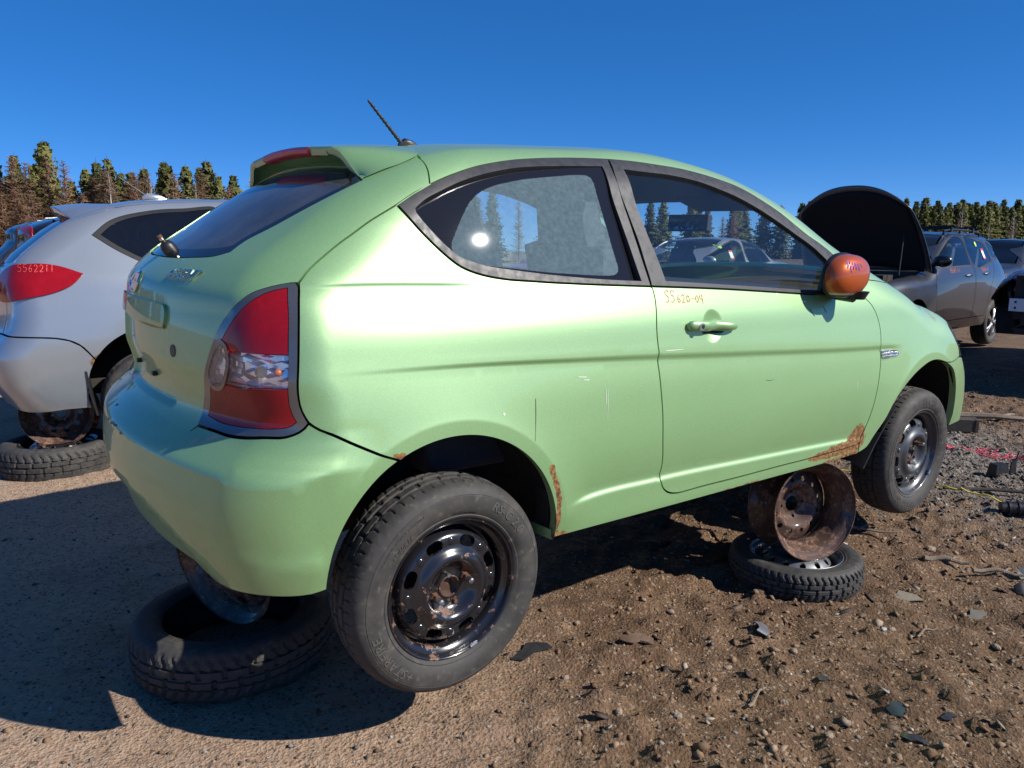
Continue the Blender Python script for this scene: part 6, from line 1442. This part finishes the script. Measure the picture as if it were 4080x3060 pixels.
q_ = rr(-.30, .30, .70, .88, .03); panel(B2, 'plate_recess', [B2.rear(q_[:, 0], q_[:, 1])], mat=M['black'], parent=car2, sp=.05, off=.002, inset=0, flange=.0)
c_ = B2.rear([.0], [1.065])[0]; mb = MB(); mb.tube([c_ + [0, 0, .0], c_ + [-.05, 0, .02], c_ + [-.06, -.05, .025]], [.03, .022, .014], 10); mb.build('wiper_spindle', M['black'], car2)
mb = MB(); V = [(-.40 - .30 * f, -(float(B2.W(-.45, .36)) + .004 - .02 * f - g_), .46 - .22 * f * (1 + .2 * f)) for g_ in (0, .012) for f in np.linspace(0, 1, 3)]
fl_ = []
for g_ in (0, 1):
    for (dx, dz) in ((-.385, .44), (-.37, .30), (-.345, .17)): fl_ += [(dx + .0, -(float(B2.W(dx, .4)) + .006), dz), (dx + .015, -(float(B2.W(dx, .4)) - .17), dz - .03)]
mb = MB(); mb.add(np.array(fl_[:6] + [(a + .012, b, c__) for a, b, c__ in fl_[:6]]), [(0, 1, 3, 2), (2, 3, 5, 4), (6, 8, 9, 7), (8, 10, 11, 9), (0, 2, 8, 6), (2, 4, 10, 8), (1, 7, 9, 3), (3, 9, 11, 5), (4, 5, 11, 10), (0, 6, 7, 1)]); mb.build('mud_flap', M['black'], car2, smooth=False)
flat_tyre((-2.80, 4.53, .19), .3, .66, .20, .215, 'shaded tyre lying flat under the silver crossover', SG, 'rim_black', 44)
bare_rim((-2.77, 4.49, .36), (.25, -.95, .12), .205, .16, 'dark bare rim standing under the silver rear bumper', SG, 'rim_rust', holes=10, hr=.016, disc_at=.35)

# black hatchback with tall red lamps, further left, and a dark estate behind it
q = mk_body(L=4.4, wb=2.62, roh=.86, Wd=.88, H=1.54, belt=1.0, rearx=-.28, wsx=(1.35, 2.1), tumble=.20)
q.update(belt=1.0, rfx=-.25, wsx=(1.35, 2.1), dy=.60, cy=.62, rg=(1.06, 1.40), doorwins=[[(.45, 1.04), (.45, 1.42), (.95, 1.44), (.95, 1.03)], [(1.03, 1.03), (1.03, 1.44), (1.36, 1.42), (1.95, 1.05)]])
dk_wins = [[(-.30, 1.20), (-.22, 1.38), (.30, 1.42), (.30, 1.08), (-.1, 1.08)]]
dk_doors = [[(.40, 1.0), (.40, 1.46), (.985, 1.48), (.985, .36), (.55, .36), (.38, .62)], [(.995, .36), (.995, 1.48), (1.38, 1.46), (2.02, 1.06), (2.1, .8), (2.1, .36)]]
tall = None
car3, B3 = other_car('dark_hatchback', q, (-4.52, 8.02), YAW, .16, 0, dict(paint=M['blackp'], glass=M['glass_dark'], trim=M['alu']), 'black hatchback with tall red tail lamps at the left edge behind the silver crossover', dk_wins, dk_doors, sp=.05, wb=2.62)
lq = np.r_[B3.side([-.50, -.46, -.42], [1.40, 1.25, 1.10]), B3.side([-.50], [.97]), B3.rear([-.58, -.56, -.57], [.97, 1.15, 1.36])]
c = cr(np.r_[lq, lq[:1]], .02); lo = panel(B3, 'tail_light', [c], mat=M['lens_red'], parent=car3, sp=.03, off=.012, flange=.04, inset=0); panel(B3, 'lamp_reflector', [c], mat=M['reflector'], parent=lo, sp=.04, off=.003, flange=0, inset=.003); mirror_obj(lo)
mb = MB(); t0_ = B3.top([.0], [0])[0]; mb.tube([t0_, t0_ + [0, 0, .02], t0_ + [-.2, 0, .16]], [.015, .012, .004], 6); mb.build('aerial_mast', M['black'], car3)
q4 = dict(q); car4, B4 = other_car('dark_estate', q4, (-6.35, 10.6), YAW, .22, 0, dict(paint=M['grey'], glass=M['glass_dark']), 'dark grey car with roof bars farthest left, only its roof showing', dk_wins, dk_doors, sp=.07, wb=2.62)
for sy in (-.55, .55):
    mb = MB(); p_ = B4.top(np.linspace(-.1, 1.3, 8), np.full(8, sy)); mb.tube(p_ + [0, 0, .045], .016, 8); mb.tube([p_[0], p_[0] + [0, 0, .045]], .014, 6); mb.tube([p_[-1], p_[-1] + [0, 0, .045]], .014, 6); mb.build('roof_rail', M['alu'], car4)

# facing row across the aisle
FY = math.atan2(-.65, -.76)
q = mk_body(L=4.45, wb=2.62, roh=.85, Wd=.87, H=1.46, belt=.97, rearx=-.25, wsx=(1.30, 2.08), hood=.99, tumble=.25)
q.update(belt=.97, rfx=-.22, wsx=(1.30, 2.08), dy=.56, cy=.60, rg=(1.04, 1.34), doorwins=[[(.20, 1.02), (.02, 1.06), (.10, 1.30), (.35, 1.36), (.84, 1.375), (.84, 1.00)], [(.93, 1.00), (.93, 1.375), (1.30, 1.36), (1.62, 1.22), (1.92, 1.03)]])
wg_wins = [[(-.42, 1.17), (-.20, 1.31), (.00, 1.33), (-.08, 1.10), (-.28, 1.10)]]
wg_doors = [[(.86, .98), (.885, 1.40), (.36, 1.385), (.06, 1.33), (-.03, 1.04), (.28, .70), (.42, .34), (.86, .34)], [(.895, .34), (.895, .98), (.90, 1.40), (1.30, 1.385), (1.66, 1.24), (2.00, 1.02), (2.12, .8), (2.06, .34)]]
car5, B5 = other_car('grey_estate', q, (6.17, 11.18), FY, .13, 0, dict(paint=M['grey'], glass=M['glass_d']), 'gunmetal grey hatchback across the aisle with its black-lined bonnet propped open', wg_wins, wg_doors, wheels=(1, 0, 2, 0), hood_open=1, lamp_front=[(-.66, .66), (-.40, .64), (-.44, .74), (-.66, .80)], handles=((.35, .90), (1.02, .89)), sp=.035, wb=2.62)
# the open bonnet, hinged at the scuttle
hx_, hz_ = 2.32, 1.00; n, m = 15, 25; rows = []; up = math.radians(62)
for i in range(n):
    t = i / (n - 1); row = []
    for j in range(m):
        s_ = 2 * j / (m - 1) - 1; wdt = .83 - .12 * t ** 2 - .02; L = 1.10 * t - .05 * s_ ** 2 * (1 - t) ; tipr = .30 * abs(s_) ** 2.4 * t
        along = L - tipr; crown = .060 * (1 - s_ ** 2) - .05 * t ** 3
        px_, pz_ = along * math.cos(up) - crown * math.sin(up), along * math.sin(up) + crown * math.cos(up)
        row.append((hx_ - .1 + px_, s_ * wdt, hz_ + pz_))
    rows.append(row)
R_ = np.array(rows); o_ = mesh_np('bonnet', R_.reshape(-1, 3), quadstrip(n, m, False), M['grey'], car5)
sm = o_.modifiers.new('t', 'SOLIDIFY'); sm.thickness = .012; sm.offset = 0
nn_ = np.array([math.sin(up), 0, -math.cos(up)])
R2 = R_[:, 1:-1] * [1, .985, 1] + nn_ * .022; o2 = mesh_np('bonnet_insulation', R2[:-1].reshape(-1, 3), quadstrip(n - 1, m - 2, False), simple('black_bonnet_felt', (.006, .006, .007), 1, 0, .4, 25, .6, 80), o_); sm = o2.modifiers.new('t', 'SOLIDIFY'); sm.thickness = .018
mb = MB(); c_ = R2[5, 3] + nn_ * .016; mb.box(c_, (.008, .11, .07), rot('Y', -(up - PI / 2) * 1.0)); mb.build('bonnet_label', simple('grey_label', (.30, .30, .29), .6), o_)
mb = MB(); mb.tube([(2.75, .66, .92), R2[8, -3]], .007, 6); mb.build('bonnet_strut', M['black'], car5)
mb = MB(); mb.box((2.62, 0, .72), (.55, .80, .30)); mb.tube([(2.5, -.5, .9), (2.6, -.2, .93), (2.7, .1, .9)], .04, 8); mb.box((2.75, .45, .82), (.26, .18, .2)); mb.box((2.42, .0, .93), (.2, .5, .05)); mb.build('engine', M['under'], car5)
for sy in (-.54, .54):
    p_ = B5.top(np.linspace(-.05, 1.22, 8), np.full(8, sy)); mb = MB(); mb.tube(p_ + [0, 0, .05], .014, 8)
    for k in (0, 4, 7): mb.tube([p_[k], p_[k] + [0, 0, .05]], .016, 6)
    mb.build('roof_rail', M['black'], car5)
for x in (.25, 1.0):
    mb = MB(); z_ = float(B5.top([x], [.5])[0][2]) + .085; mb.tube([(x, -.60, z_), (x, .60, z_)], .014, 6)
    for sy in (-.54, .54): mb.box((x, sy, z_ - .035), (.06, .05, .07))
    mb.build('roof_bar', M['black'], car5)
sp_ = roof_spoiler(B5, car5, M['grey'], -.24, -.52, .56, -.0, .04, .07)
mb = MB(); p_ = B5.side([1.98], [1.03])[0] * [1, -1, 1]; mb.sphere(p_ + [.02, .12, .05], (.06, .11, .075), 14, 10); mb.tube([p_, p_ + [.01, .08, .02]], [.03, .025], 8); mb.build('door_mirror', M['blackp'], car5)
for x, w_ in ((.28, '55387-11'), (1.35, '55387-11'), (2.3, '55387-11')):
    ml = []
    for s_ in strokes(w_, .045, .75, .05): ml.append(B5.side(x + .33 - s_[:, 0], (.935 if x < 2 else .965) + s_[:, 1]) * [1, -1, 1])
    ribbon('marker_number', ml, .006, M['marker_o'], car5, lift=.002, surf=type('S', (), dict(normal=staticmethod(lambda L: np.tile([0, 1.0, .1], (len(L), 1))))))
st_ = simple('white_sticker', (.75, .74, .72), .6); sr_ = simple('red_sticker_band', (.65, .04, .05), .6); sg_ = simple('lime_sticker', (.45, .75, .08), .6)
def sticker(Bd, root, x, z):
    for mt, (x0, x1, z0, z1), of in ((st_, (-.045, .045, -.07, .07), .002), (sr_, (-.045, .045, .045, .07), .0035), (sr_, (-.045, .045, -.07, -.05), .0035)):
        p_ = Bd.side([x + x0, x + x1, x + x1, x + x0], [z + z0, z + z0, z + z1, z + z1]); mesh_np('window_sticker', (p_ + Bd.normal(p_) * of) * [1, -1, 1], [(0, 1, 2, 3)], mt, root, smooth=False)
    th = np.linspace(0, 2 * PI, 17)[:-1]; p_ = Bd.side(x + .19 + .033 * np.cos(th), z + .13 + .033 * np.sin(th)); mesh_np('round_sticker', (p_ + Bd.normal(p_) * .003) * [1, -1, 1], [tuple(range(16))], sg_, root, smooth=False)
sticker(B5, car5, .30, 1.16)
flat_tyre((4.95, 9.35, .2), .3, .62, .19, .2, 'dark tyre lying flat under the nose of the grey hatchback', SG, None, 30)
bare_rim((4.98, 9.38, .36), (.5, -.8, .1), .19, .16, 'bare rim on the tyre under the nose of the grey hatchback', SG, 'rim_rust', holes=8, hr=.016)

# silver saloon and red hatchback in the same row, seen through the green car's windows
q = mk_body(L=4.5, wb=2.70, roh=.98, Wd=.87, H=1.43, belt=.95, wsx=(1.25, 2.05), hood=.95, tail='saloon', tumble=.27)
q.update(belt=.95, rfx=.25, wsx=(1.25, 2.05), dy=.54, cy=.62, rg=(1.0, 1.3), doorwins=[[(.10, 1.02), (.35, 1.30), (.80, 1.35), (.80, .99)], [(.90, .99), (.90, 1.35), (1.25, 1.33), (1.55, 1.21), (1.90, 1.02)]])
sl_doors = [[(.85, .34), (.85, 1.385), (.34, 1.335), (.02, 1.02), (.25, .66), (.42, .34)], [(.86, .34), (.86, 1.385), (1.28, 1.36), (1.60, 1.23), (2.0, 1.0), (2.1, .8), (2.06, .34)]]
car6, B6 = other_car('silver_saloon', q, (4.0, 13.7), FY, .13, 0, dict(paint=M['silver2'], glass=M['glass_d']), 'pale silver saloon across the aisle, seen through the green door window', [], sl_doors, wheels=(1, 0, 1, 0), lamp_front=[(-.66, .62), (-.42, .60), (-.46, .70), (-.66, .76)], sp=.05, wb=2.70, tail='saloon', handles=((.35, .88), (1.02, .87)))
mb = MB(); p_ = B6.side([1.95], [1.0])[0] * [1, -1, 1]; mb.sphere(p_ + [.02, .12, .05], (.06, .11, .075), 14, 10); mb.build('door_mirror', M['silver2'], car6); sticker(B6, car6, 1.25, 1.14)
q = mk_body(L=4.1, wb=2.5, roh=.75, Wd=.86, H=1.46, belt=.95, rearx=-.2, wsx=(1.15, 1.95), hood=.97)
q.update(belt=.95, rfx=-.18, wsx=(1.15, 1.95), dy=.56, cy=.60, rg=(1.0, 1.33), doorwins=[[(.25, 1.0), (.20, 1.30), (.70, 1.36), (.70, .99)], [(.80, .99), (.80, 1.36), (1.15, 1.34), (1.78, 1.02)]])
rd_doors = [[(.75, .34), (.75, 1.40), (.15, 1.34), (.18, .98), (.38, .60), (.45, .34)], [(.76, .34), (.76, 1.40), (1.18, 1.375), (1.88, 1.02), (1.95, .8), (1.9, .34)]]
car7, B7 = other_car('red_hatchback', q, (2.05, 15.7), FY, .14, 0, dict(paint=M['redp'], glass=M['glass_d']), 'red hatchback across the aisle, glimpsed through the green side windows', [], rd_doors, wheels=(1, 0, 1, 0), lamp_front=[(-.66, .62), (-.42, .60), (-.46, .70), (-.66, .76)], sp=.07, wb=2.5)
# black saloon beyond and the maroon car without its bumper at the right edge
q = mk_body(L=4.6, wb=2.72, roh=1.0, Wd=.88, H=1.43, belt=.95, wsx=(1.25, 2.05), hood=.97, tail='saloon')
q.update(belt=.95, rfx=.25, wsx=(1.25, 2.05), dy=.54, cy=.62, rg=(1.0, 1.3), doorwins=[[(.10, 1.02), (.35, 1.30), (.80, 1.35), (.80, .99)], [(.90, .99), (.90, 1.35), (1.25, 1.33), (1.55, 1.21), (1.90, 1.02)]])
car8, B8 = other_car('grey_saloon', q, (10.6, 16.2), FY, .14, 0, dict(paint=M['grey'], glass=M['glass_dark'], wglass=M['glass_dark']), 'dark grey saloon behind the open-bonnet hatchback at the right edge', [], sl_doors, wheels=(1, 0, 1, 0), lamp_front=[(-.66, .62), (-.42, .60), (-.46, .70), (-.66, .76)], sp=.07, wb=2.72, tail='saloon')
q = mk_body(L=4.3, wb=2.60, roh=.85, Wd=.88, H=1.44, belt=.95, wsx=(1.25, 2.0), hood=.98)
q.update(belt=.95, rfx=-.18, wsx=(1.25, 2.0), dy=.55, cy=.60, rg=(1.0, 1.33), doorwins=[[(.25, 1.0), (.20, 1.28), (.76, 1.34), (.76, .99)], [(.86, .99), (.86, 1.34), (1.25, 1.32), (1.85, 1.02)]])
car9, B9 = other_car('maroon_car', q, (7.66, 8.95), FY, .27, 0, dict(paint=M['maroon'], glass=M['glass_d']), 'dark maroon car with its front bumper missing at the right edge', [], [[(.81, .34), (.81, 1.38), (.15, 1.32), (.18, .98), (.38, .60), (.45, .34)], [(.82, .34), (.82, 1.38), (1.28, 1.355), (1.95, 1.02), (2.05, .8), (2.0, .34)]], wheels=(1, 0, 1, 0), no_bumper=True, sp=.05, wb=2.60)
mb = MB(); nx9 = 3.45; ys = np.linspace(-.62, .62, 21)
V = []
for y in ys:
    x = nx9 - .14 - .22 * y * y
    for dz in (-.06, .06):
        V += [(x, y, .55 + dz), (x - .05, y, .55 + dz)]
F = []
for i in range(20):
    a = i * 4; b = a + 4; F += [(a, b, b + 2, a + 2), (a + 1, a + 3, b + 3, b + 1), (a + 2, b + 2, b + 3, a + 3), (a, a + 1, b + 1, b)]
F += [(0, 2, 3, 1), (80, 81, 83, 82)]; mb.add(V, F); bb = mb.build('bumper_beam', simple('white_primed_beam', (.62, .64, .68), .5, 0, .1, 20), car9)
for y in (-.56, -.42, .42, .56, -.2, .2):
    for dz in (-.028, .028):
        mb = MB(); x = nx9 - .14 - .22 * y * y; mb.tube([(x + .002, y, .55 + dz), (x - .01, y, .55 + dz)], .013, 10); mb.build('beam_hole', M['black'], bb)
mb = MB(); mb.box((3.1, 0, .62), (.12, 1.2, .42)); mb.box((2.95, -.45, .42), (.6, .1, .12)); mb.box((2.95, .45, .42), (.6, .1, .12)); mb.build('front_structure', M['under'], car9)
mb = MB(); pts = B9.side([2.75, 2.95, 3.1], [.62, .60, .58]); mb.tube([(3.0, -.70, .74), (3.1, -.66, .66), (3.05, -.6, .40), (2.9, -.62, .30)], .02, 8); mb.tube([(3.15, -.35, .45), (3.2, -.5, .36), (3.1, -.6, .30)], .014, 6); mb.build('hanging_wiring', M['black'], car9)
flat_tyre((6.05, 7.75, .20), .3, .62, .20, .2, 'black tyre lying flat below the maroon car at the right edge', SG, None, 30)
bare_rim((6.0, 7.72, .40), (-.1, -.95, .1), .20, .17, 'bare rim on the tyre below the maroon car at the right edge', SG, 'rim_black', holes=8, hr=.016)

# ------------------------------------------------------------------ tree line
def leafmat(name, base, var=.35):
    t = NT(name); oi = t.n('ShaderNodeObjectInfo'); g_ = t.n('ShaderNodeNewGeometry')
    n = t.noise(1.1, 4, .6); m = t.math('ADD', t.math('MULTIPLY', oi.outputs['Random'], .55), t.math('MULTIPLY', n, .45))
    c = t.ramp(m, [(.2, tuple(v * (1 - var) for v in base)), (.5, base), (.8, tuple(v * (1 + var) for v in base))])
    b = t.bsdf(c, .75); tr = t.n('ShaderNodeBsdfTranslucent'); t.l(c, tr.inputs[0]); mx = t.n('ShaderNodeMixShader'); mx.inputs[0].default_value = .25
    t.l(b.outputs[0], mx.inputs[1]); t.l(tr.outputs[0], mx.inputs[2]); t.l(mx.outputs[0], t.out.inputs[0]); return t.m
M['spruce'] = leafmat('spruce_needles', (.135, .140, .035))
M['spruce2'] = leafmat('dark_spruce_needles', (.085, .100, .032))
M['larch'] = leafmat('bare_larch_twigs', (.30, .185, .115), .3)
M['birch'] = leafmat('bare_birch_twigs', (.30, .25, .20), .25)
M['bark'] = simple('grey_brown_bark', (.09, .068, .05), .95, 0, .3, 6)
M['barkp'] = simple('pale_birch_bark', (.42, .39, .35), .85, 0, .3, 8)
def spruce_mesh(seed, H=10.0, R=1.7, dens=1.0, droop=.32, top=.14, full=.0):
    rng = np.random.default_rng(seed); V, F = [], []; k = 0; nw = int(34 * dens)
    for i in range(nw):
        t = .02 + .975 * (i / nw) ** .9; z = H * t; r = R * ((1 - t) ** (.62 if full else .8)) * (.75 + .5 * rng.random()) + .10
        if full and t < .55: r = R * (.75 + .45 * rng.random())
        nb = int(6 + 8 * (1 - t))
        for b in range(nb):
            a = rng.uniform(0, 2 * PI); L = r * rng.uniform(.6, 1.15); d = np.array([math.cos(a), math.sin(a), 0]); s_ = np.array([-d[1], d[0], 0])
            for c in range(3):
                f0, f1 = c / 3.0, (c + 1.1) / 3.0; w = .20 * L * (1.05 - f0) + .05
                p0 = d * L * f0 + [0, 0, -droop * L * f0 ** 1.5]; p1 = d * L * f1 + [0, 0, -droop * L * f1 ** 1.5 + .10 * L * (f1 > .9)]
                o_ = np.array([0, 0, z + rng.normal(0, .06)]); jit = lambda: rng.normal(0, .05, 3)
                V += [p0 + o_ - s_ * w * .35 + jit(), p1 + o_ - s_ * w + jit() + [0, 0, -.16 * w], p1 + o_ + jit() * 1.5 + d * .12, p1 + o_ + s_ * w + jit() + [0, 0, -.16 * w], p0 + o_ + s_ * w * .35 + jit()]
                F += [(k, k + 1, k + 2), (k, k + 2, k + 4), (k + 4, k + 2, k + 3)]; k += 5
                # hanging sprays under the branch
                q = (p0 + p1) / 2 + o_; wv = rng.uniform(.16, .34); q = q + rng.normal(0, .05, 3); V += [q - s_ * wv + d * .03, q + s_ * wv + d * .03, q + s_ * rng.normal(0, .1) + d * rng.uniform(.02, .16) + [0, 0, -.30 - .22 * rng.random()]]; F += [(k, k + 1, k + 2)]; k += 3
    V += [np.array([-.03, 0, H * .97]), np.array([.03, 0, H * .97]), np.array([0, .02, H * 1.04])]; F += [(k, k + 1, k + 2)]
    me = bpy.data.meshes.new('crown'); me.from_pydata([tuple(v) for v in V], [], F); me.update(); return me
def twig_mesh(seed, H=9.0, R=1.2, n=150, up=.5, w=.022):
    rng = np.random.default_rng(seed); V, F = [], []; k = 0
    for i in range(n):
        t = rng.uniform(.12, .99); z = H * t; a = rng.uniform(0, 2 * PI); L = R * ((1 - t) ** .7 * .9 + .18) * rng.uniform(.5, 1.2); d = np.array([math.cos(a), math.sin(a), up * rng.uniform(.2, 1.4)])
        s_ = np.array([-math.sin(a), math.cos(a), rng.normal(0, .5)])
        o_ = np.array([0, 0, z]); e = o_ + d * L; V += [o_ - s_ * w, o_ + s_ * w, e]; F.append((k, k + 1, k + 2)); k += 3
        for b in range(9):
            f = rng.uniform(.25, 1); p = o_ + d * L * f; dd = d * .5 + rng.normal(0, .7, 3); ll = L * rng.uniform(.15, .42); V += [p - s_ * w * .55, p + s_ * w * .55 + [0, 0, .012], p + dd * ll]; F.append((k, k + 1, k + 2)); k += 3
    me = bpy.data.meshes.new('crown'); me.from_pydata([tuple(v) for v in V], [], F); me.update(); return me
def trunk_mesh(H, r):
    mb = MB(); mb.tube([(0, 0, -.3), (.03, .02, H * .4), (-.02, 0, H * .8), (0, 0, H)], [r * 1.2, r, r * .5, r * .1], 7)
    me = bpy.data.meshes.new('trunk'); V = np.concatenate(mb.V); me.from_pydata(V.tolist(), [], mb.F); me.update(); return me
KINDS_ = []
for i in range(5): KINDS_.append(('spruce', spruce_mesh(10 + i, 10, 1.75 + .14 * i, 1.0, .25 + .05 * i), trunk_mesh(10, .13), M['spruce' if i % 2 == 0 else 'spruce2'], M['bark'], 'dense %s spruce in the treeline'))
for i in range(3): KINDS_.append(('spruce', spruce_mesh(40 + i, 10, 1.9, 1.0, .3, full=1), trunk_mesh(10, .13), M['spruce'], M['bark'], 'x'))
for i in range(4): KINDS_.append(('larch', twig_mesh(60 + i, 9, 1.25, 330, .45, .040), trunk_mesh(9, .10), M['larch'], M['bark'], 'x'))
for i in range(2): KINDS_.append(('birch', twig_mesh(80 + i, 9, 1.3, 120, 1.1, .026), trunk_mesh(9, .085), M['birch'], M['barkp'], 'x'))
for kd in KINDS_: kd[1].materials.append(kd[3]); kd[2].materials.append(kd[4])
LAB = {'spruce': 'green spruce growing in the treeline behind the parked cars', 'larch': 'bare brown larch growing in the treeline behind the parked cars', 'birch': 'bare pale birch growing in the treeline behind the parked cars'}
GRP = {'spruce': 'spruces of the wood', 'larch': 'leafless larches of the wood', 'birch': 'leafless birches of the wood'}
PLACE = 'left'
WHERE = dict(left='in the left wood above the silver crossover', far='in the low far wood at the right behind the grey cars', mid='in the far wood seen through the green car windows', out='in the wood beyond the left edge, mirrored by the green tailgate')
ADJ = dict(spruce='green spruce standing ', larch='bare brown larch standing ', birch='pale leafless birch standing ')
def tree(kind, x, y, h, rz, wid=1.0):
    idx = [i for i, k in enumerate(KINDS_) if k[0] == kind.rstrip('f')]
    if kind == 'sprucef': idx = [5, 6, 7]
    k = KINDS_[idx[random.randrange(len(idx))]]; kd = k[0]
    e = empty(kd + '_tree', (x, y, 0), rz, ADJ[kd] + WHERE[PLACE], kd, GRP[kd] + ' ' + PLACE); s_ = h / (10 if kd == 'spruce' else 9); e.scale = (s_ * wid, s_ * wid, s_)
    for nm, me in (('crown', k[1]), ('trunk', k[2])):
        o = bpy.data.objects.new(nm, me); COL.objects.link(o); o.parent = e
    return e
rt = random.Random(5)
U = rt.uniform
# left wood: bare larches in front, spruces between, ever more spruce to the right
x = -54.0
while x < -20:
    y = 66 + (x + 45) * .25; f = (x + 54) / 34
    if rt.random() < .45 + .55 * f: tree('sprucef' if rt.random() < f else 'spruce', x + U(-.4, .4), y + U(2, 5), U(8.2, 10.2) + (1.5 if abs(x + 42.0) < .6 else 0), U(0, 6.28), U(1.0, 1.3))
    tree('sprucef', x + U(-.5, .5), y + U(6, 10), U(7.4, 9.4), U(0, 6.28), U(1.0, 1.3))
    if rt.random() < 1.25 - 1.15 * f: tree('larch', x + U(-.6, .6), y + U(-1, 2), U(7.6, 9.8), U(0, 6.28), U(1.1, 1.5))
    if rt.random() < 1.1 - 1.0 * f: tree('larch', x + U(-.6, .6), y + U(-4, -1), U(5.4, 7.6), U(0, 6.28), U(1.2, 1.7))
    if rt.random() < .32: tree('birch', x + U(-.7, .7), y + U(-4, -1), U(6.0, 9.4), U(0, 6.28))
    x += U(.9, 1.25)
PLACE = 'out'
# the wood goes on to the left of the frame; the green tailgate mirrors it
x = -55.0
while x > -96:
    y = 64 + (x + 55) * .55
    tree('sprucef' if rt.random() < .5 else 'spruce', x + U(-.6, .6), y + U(0, 5), U(8.2, 10.4), U(0, 6.28), U(1.1, 1.4))
    if rt.random() < .7: tree('larch', x + U(-.6, .6), y + U(-3, 0), U(6.4, 9.0), U(0, 6.28), U(1.1, 1.5))
    x -= U(1.5, 2.1)
PLACE = 'mid'
# middle: hidden by the green car but seen through its windows
x = -19.0
while x < 46:
    y = 74 + (x + 14) * .9
    if rt.random() < .85: tree('sprucef' if rt.random() < .5 else 'spruce', x, y + U(0, 5), U(8.0, 9.6), U(0, 6.28), U(1.0, 1.3))
    if rt.random() < .3: tree('larch', x + .8, y - 2, U(6, 8.5), U(0, 6.28))
    x += U(1.8, 2.4)
PLACE = 'far'
# right wood, further off: an even, closed edge with pale birches before it
x = 50.0
while x < 98:
    y = 126 + (x - 44) * .2
    tree('sprucef', x, y + U(0, 2), U(8.8, 9.8), U(0, 6.28), U(1.0, 1.25))
    tree('spruce' if rt.random() < .6 else 'sprucef', x + U(-.5, .5), y + U(4, 8), U(9.4, 10.8), U(0, 6.28), U(1.0, 1.3))
    if rt.random() < .35: tree('birch', x + U(-1, 1), y - U(2, 6), U(5.2, 8.4), U(0, 6.28), 1.2)
    x += U(.95, 1.25)
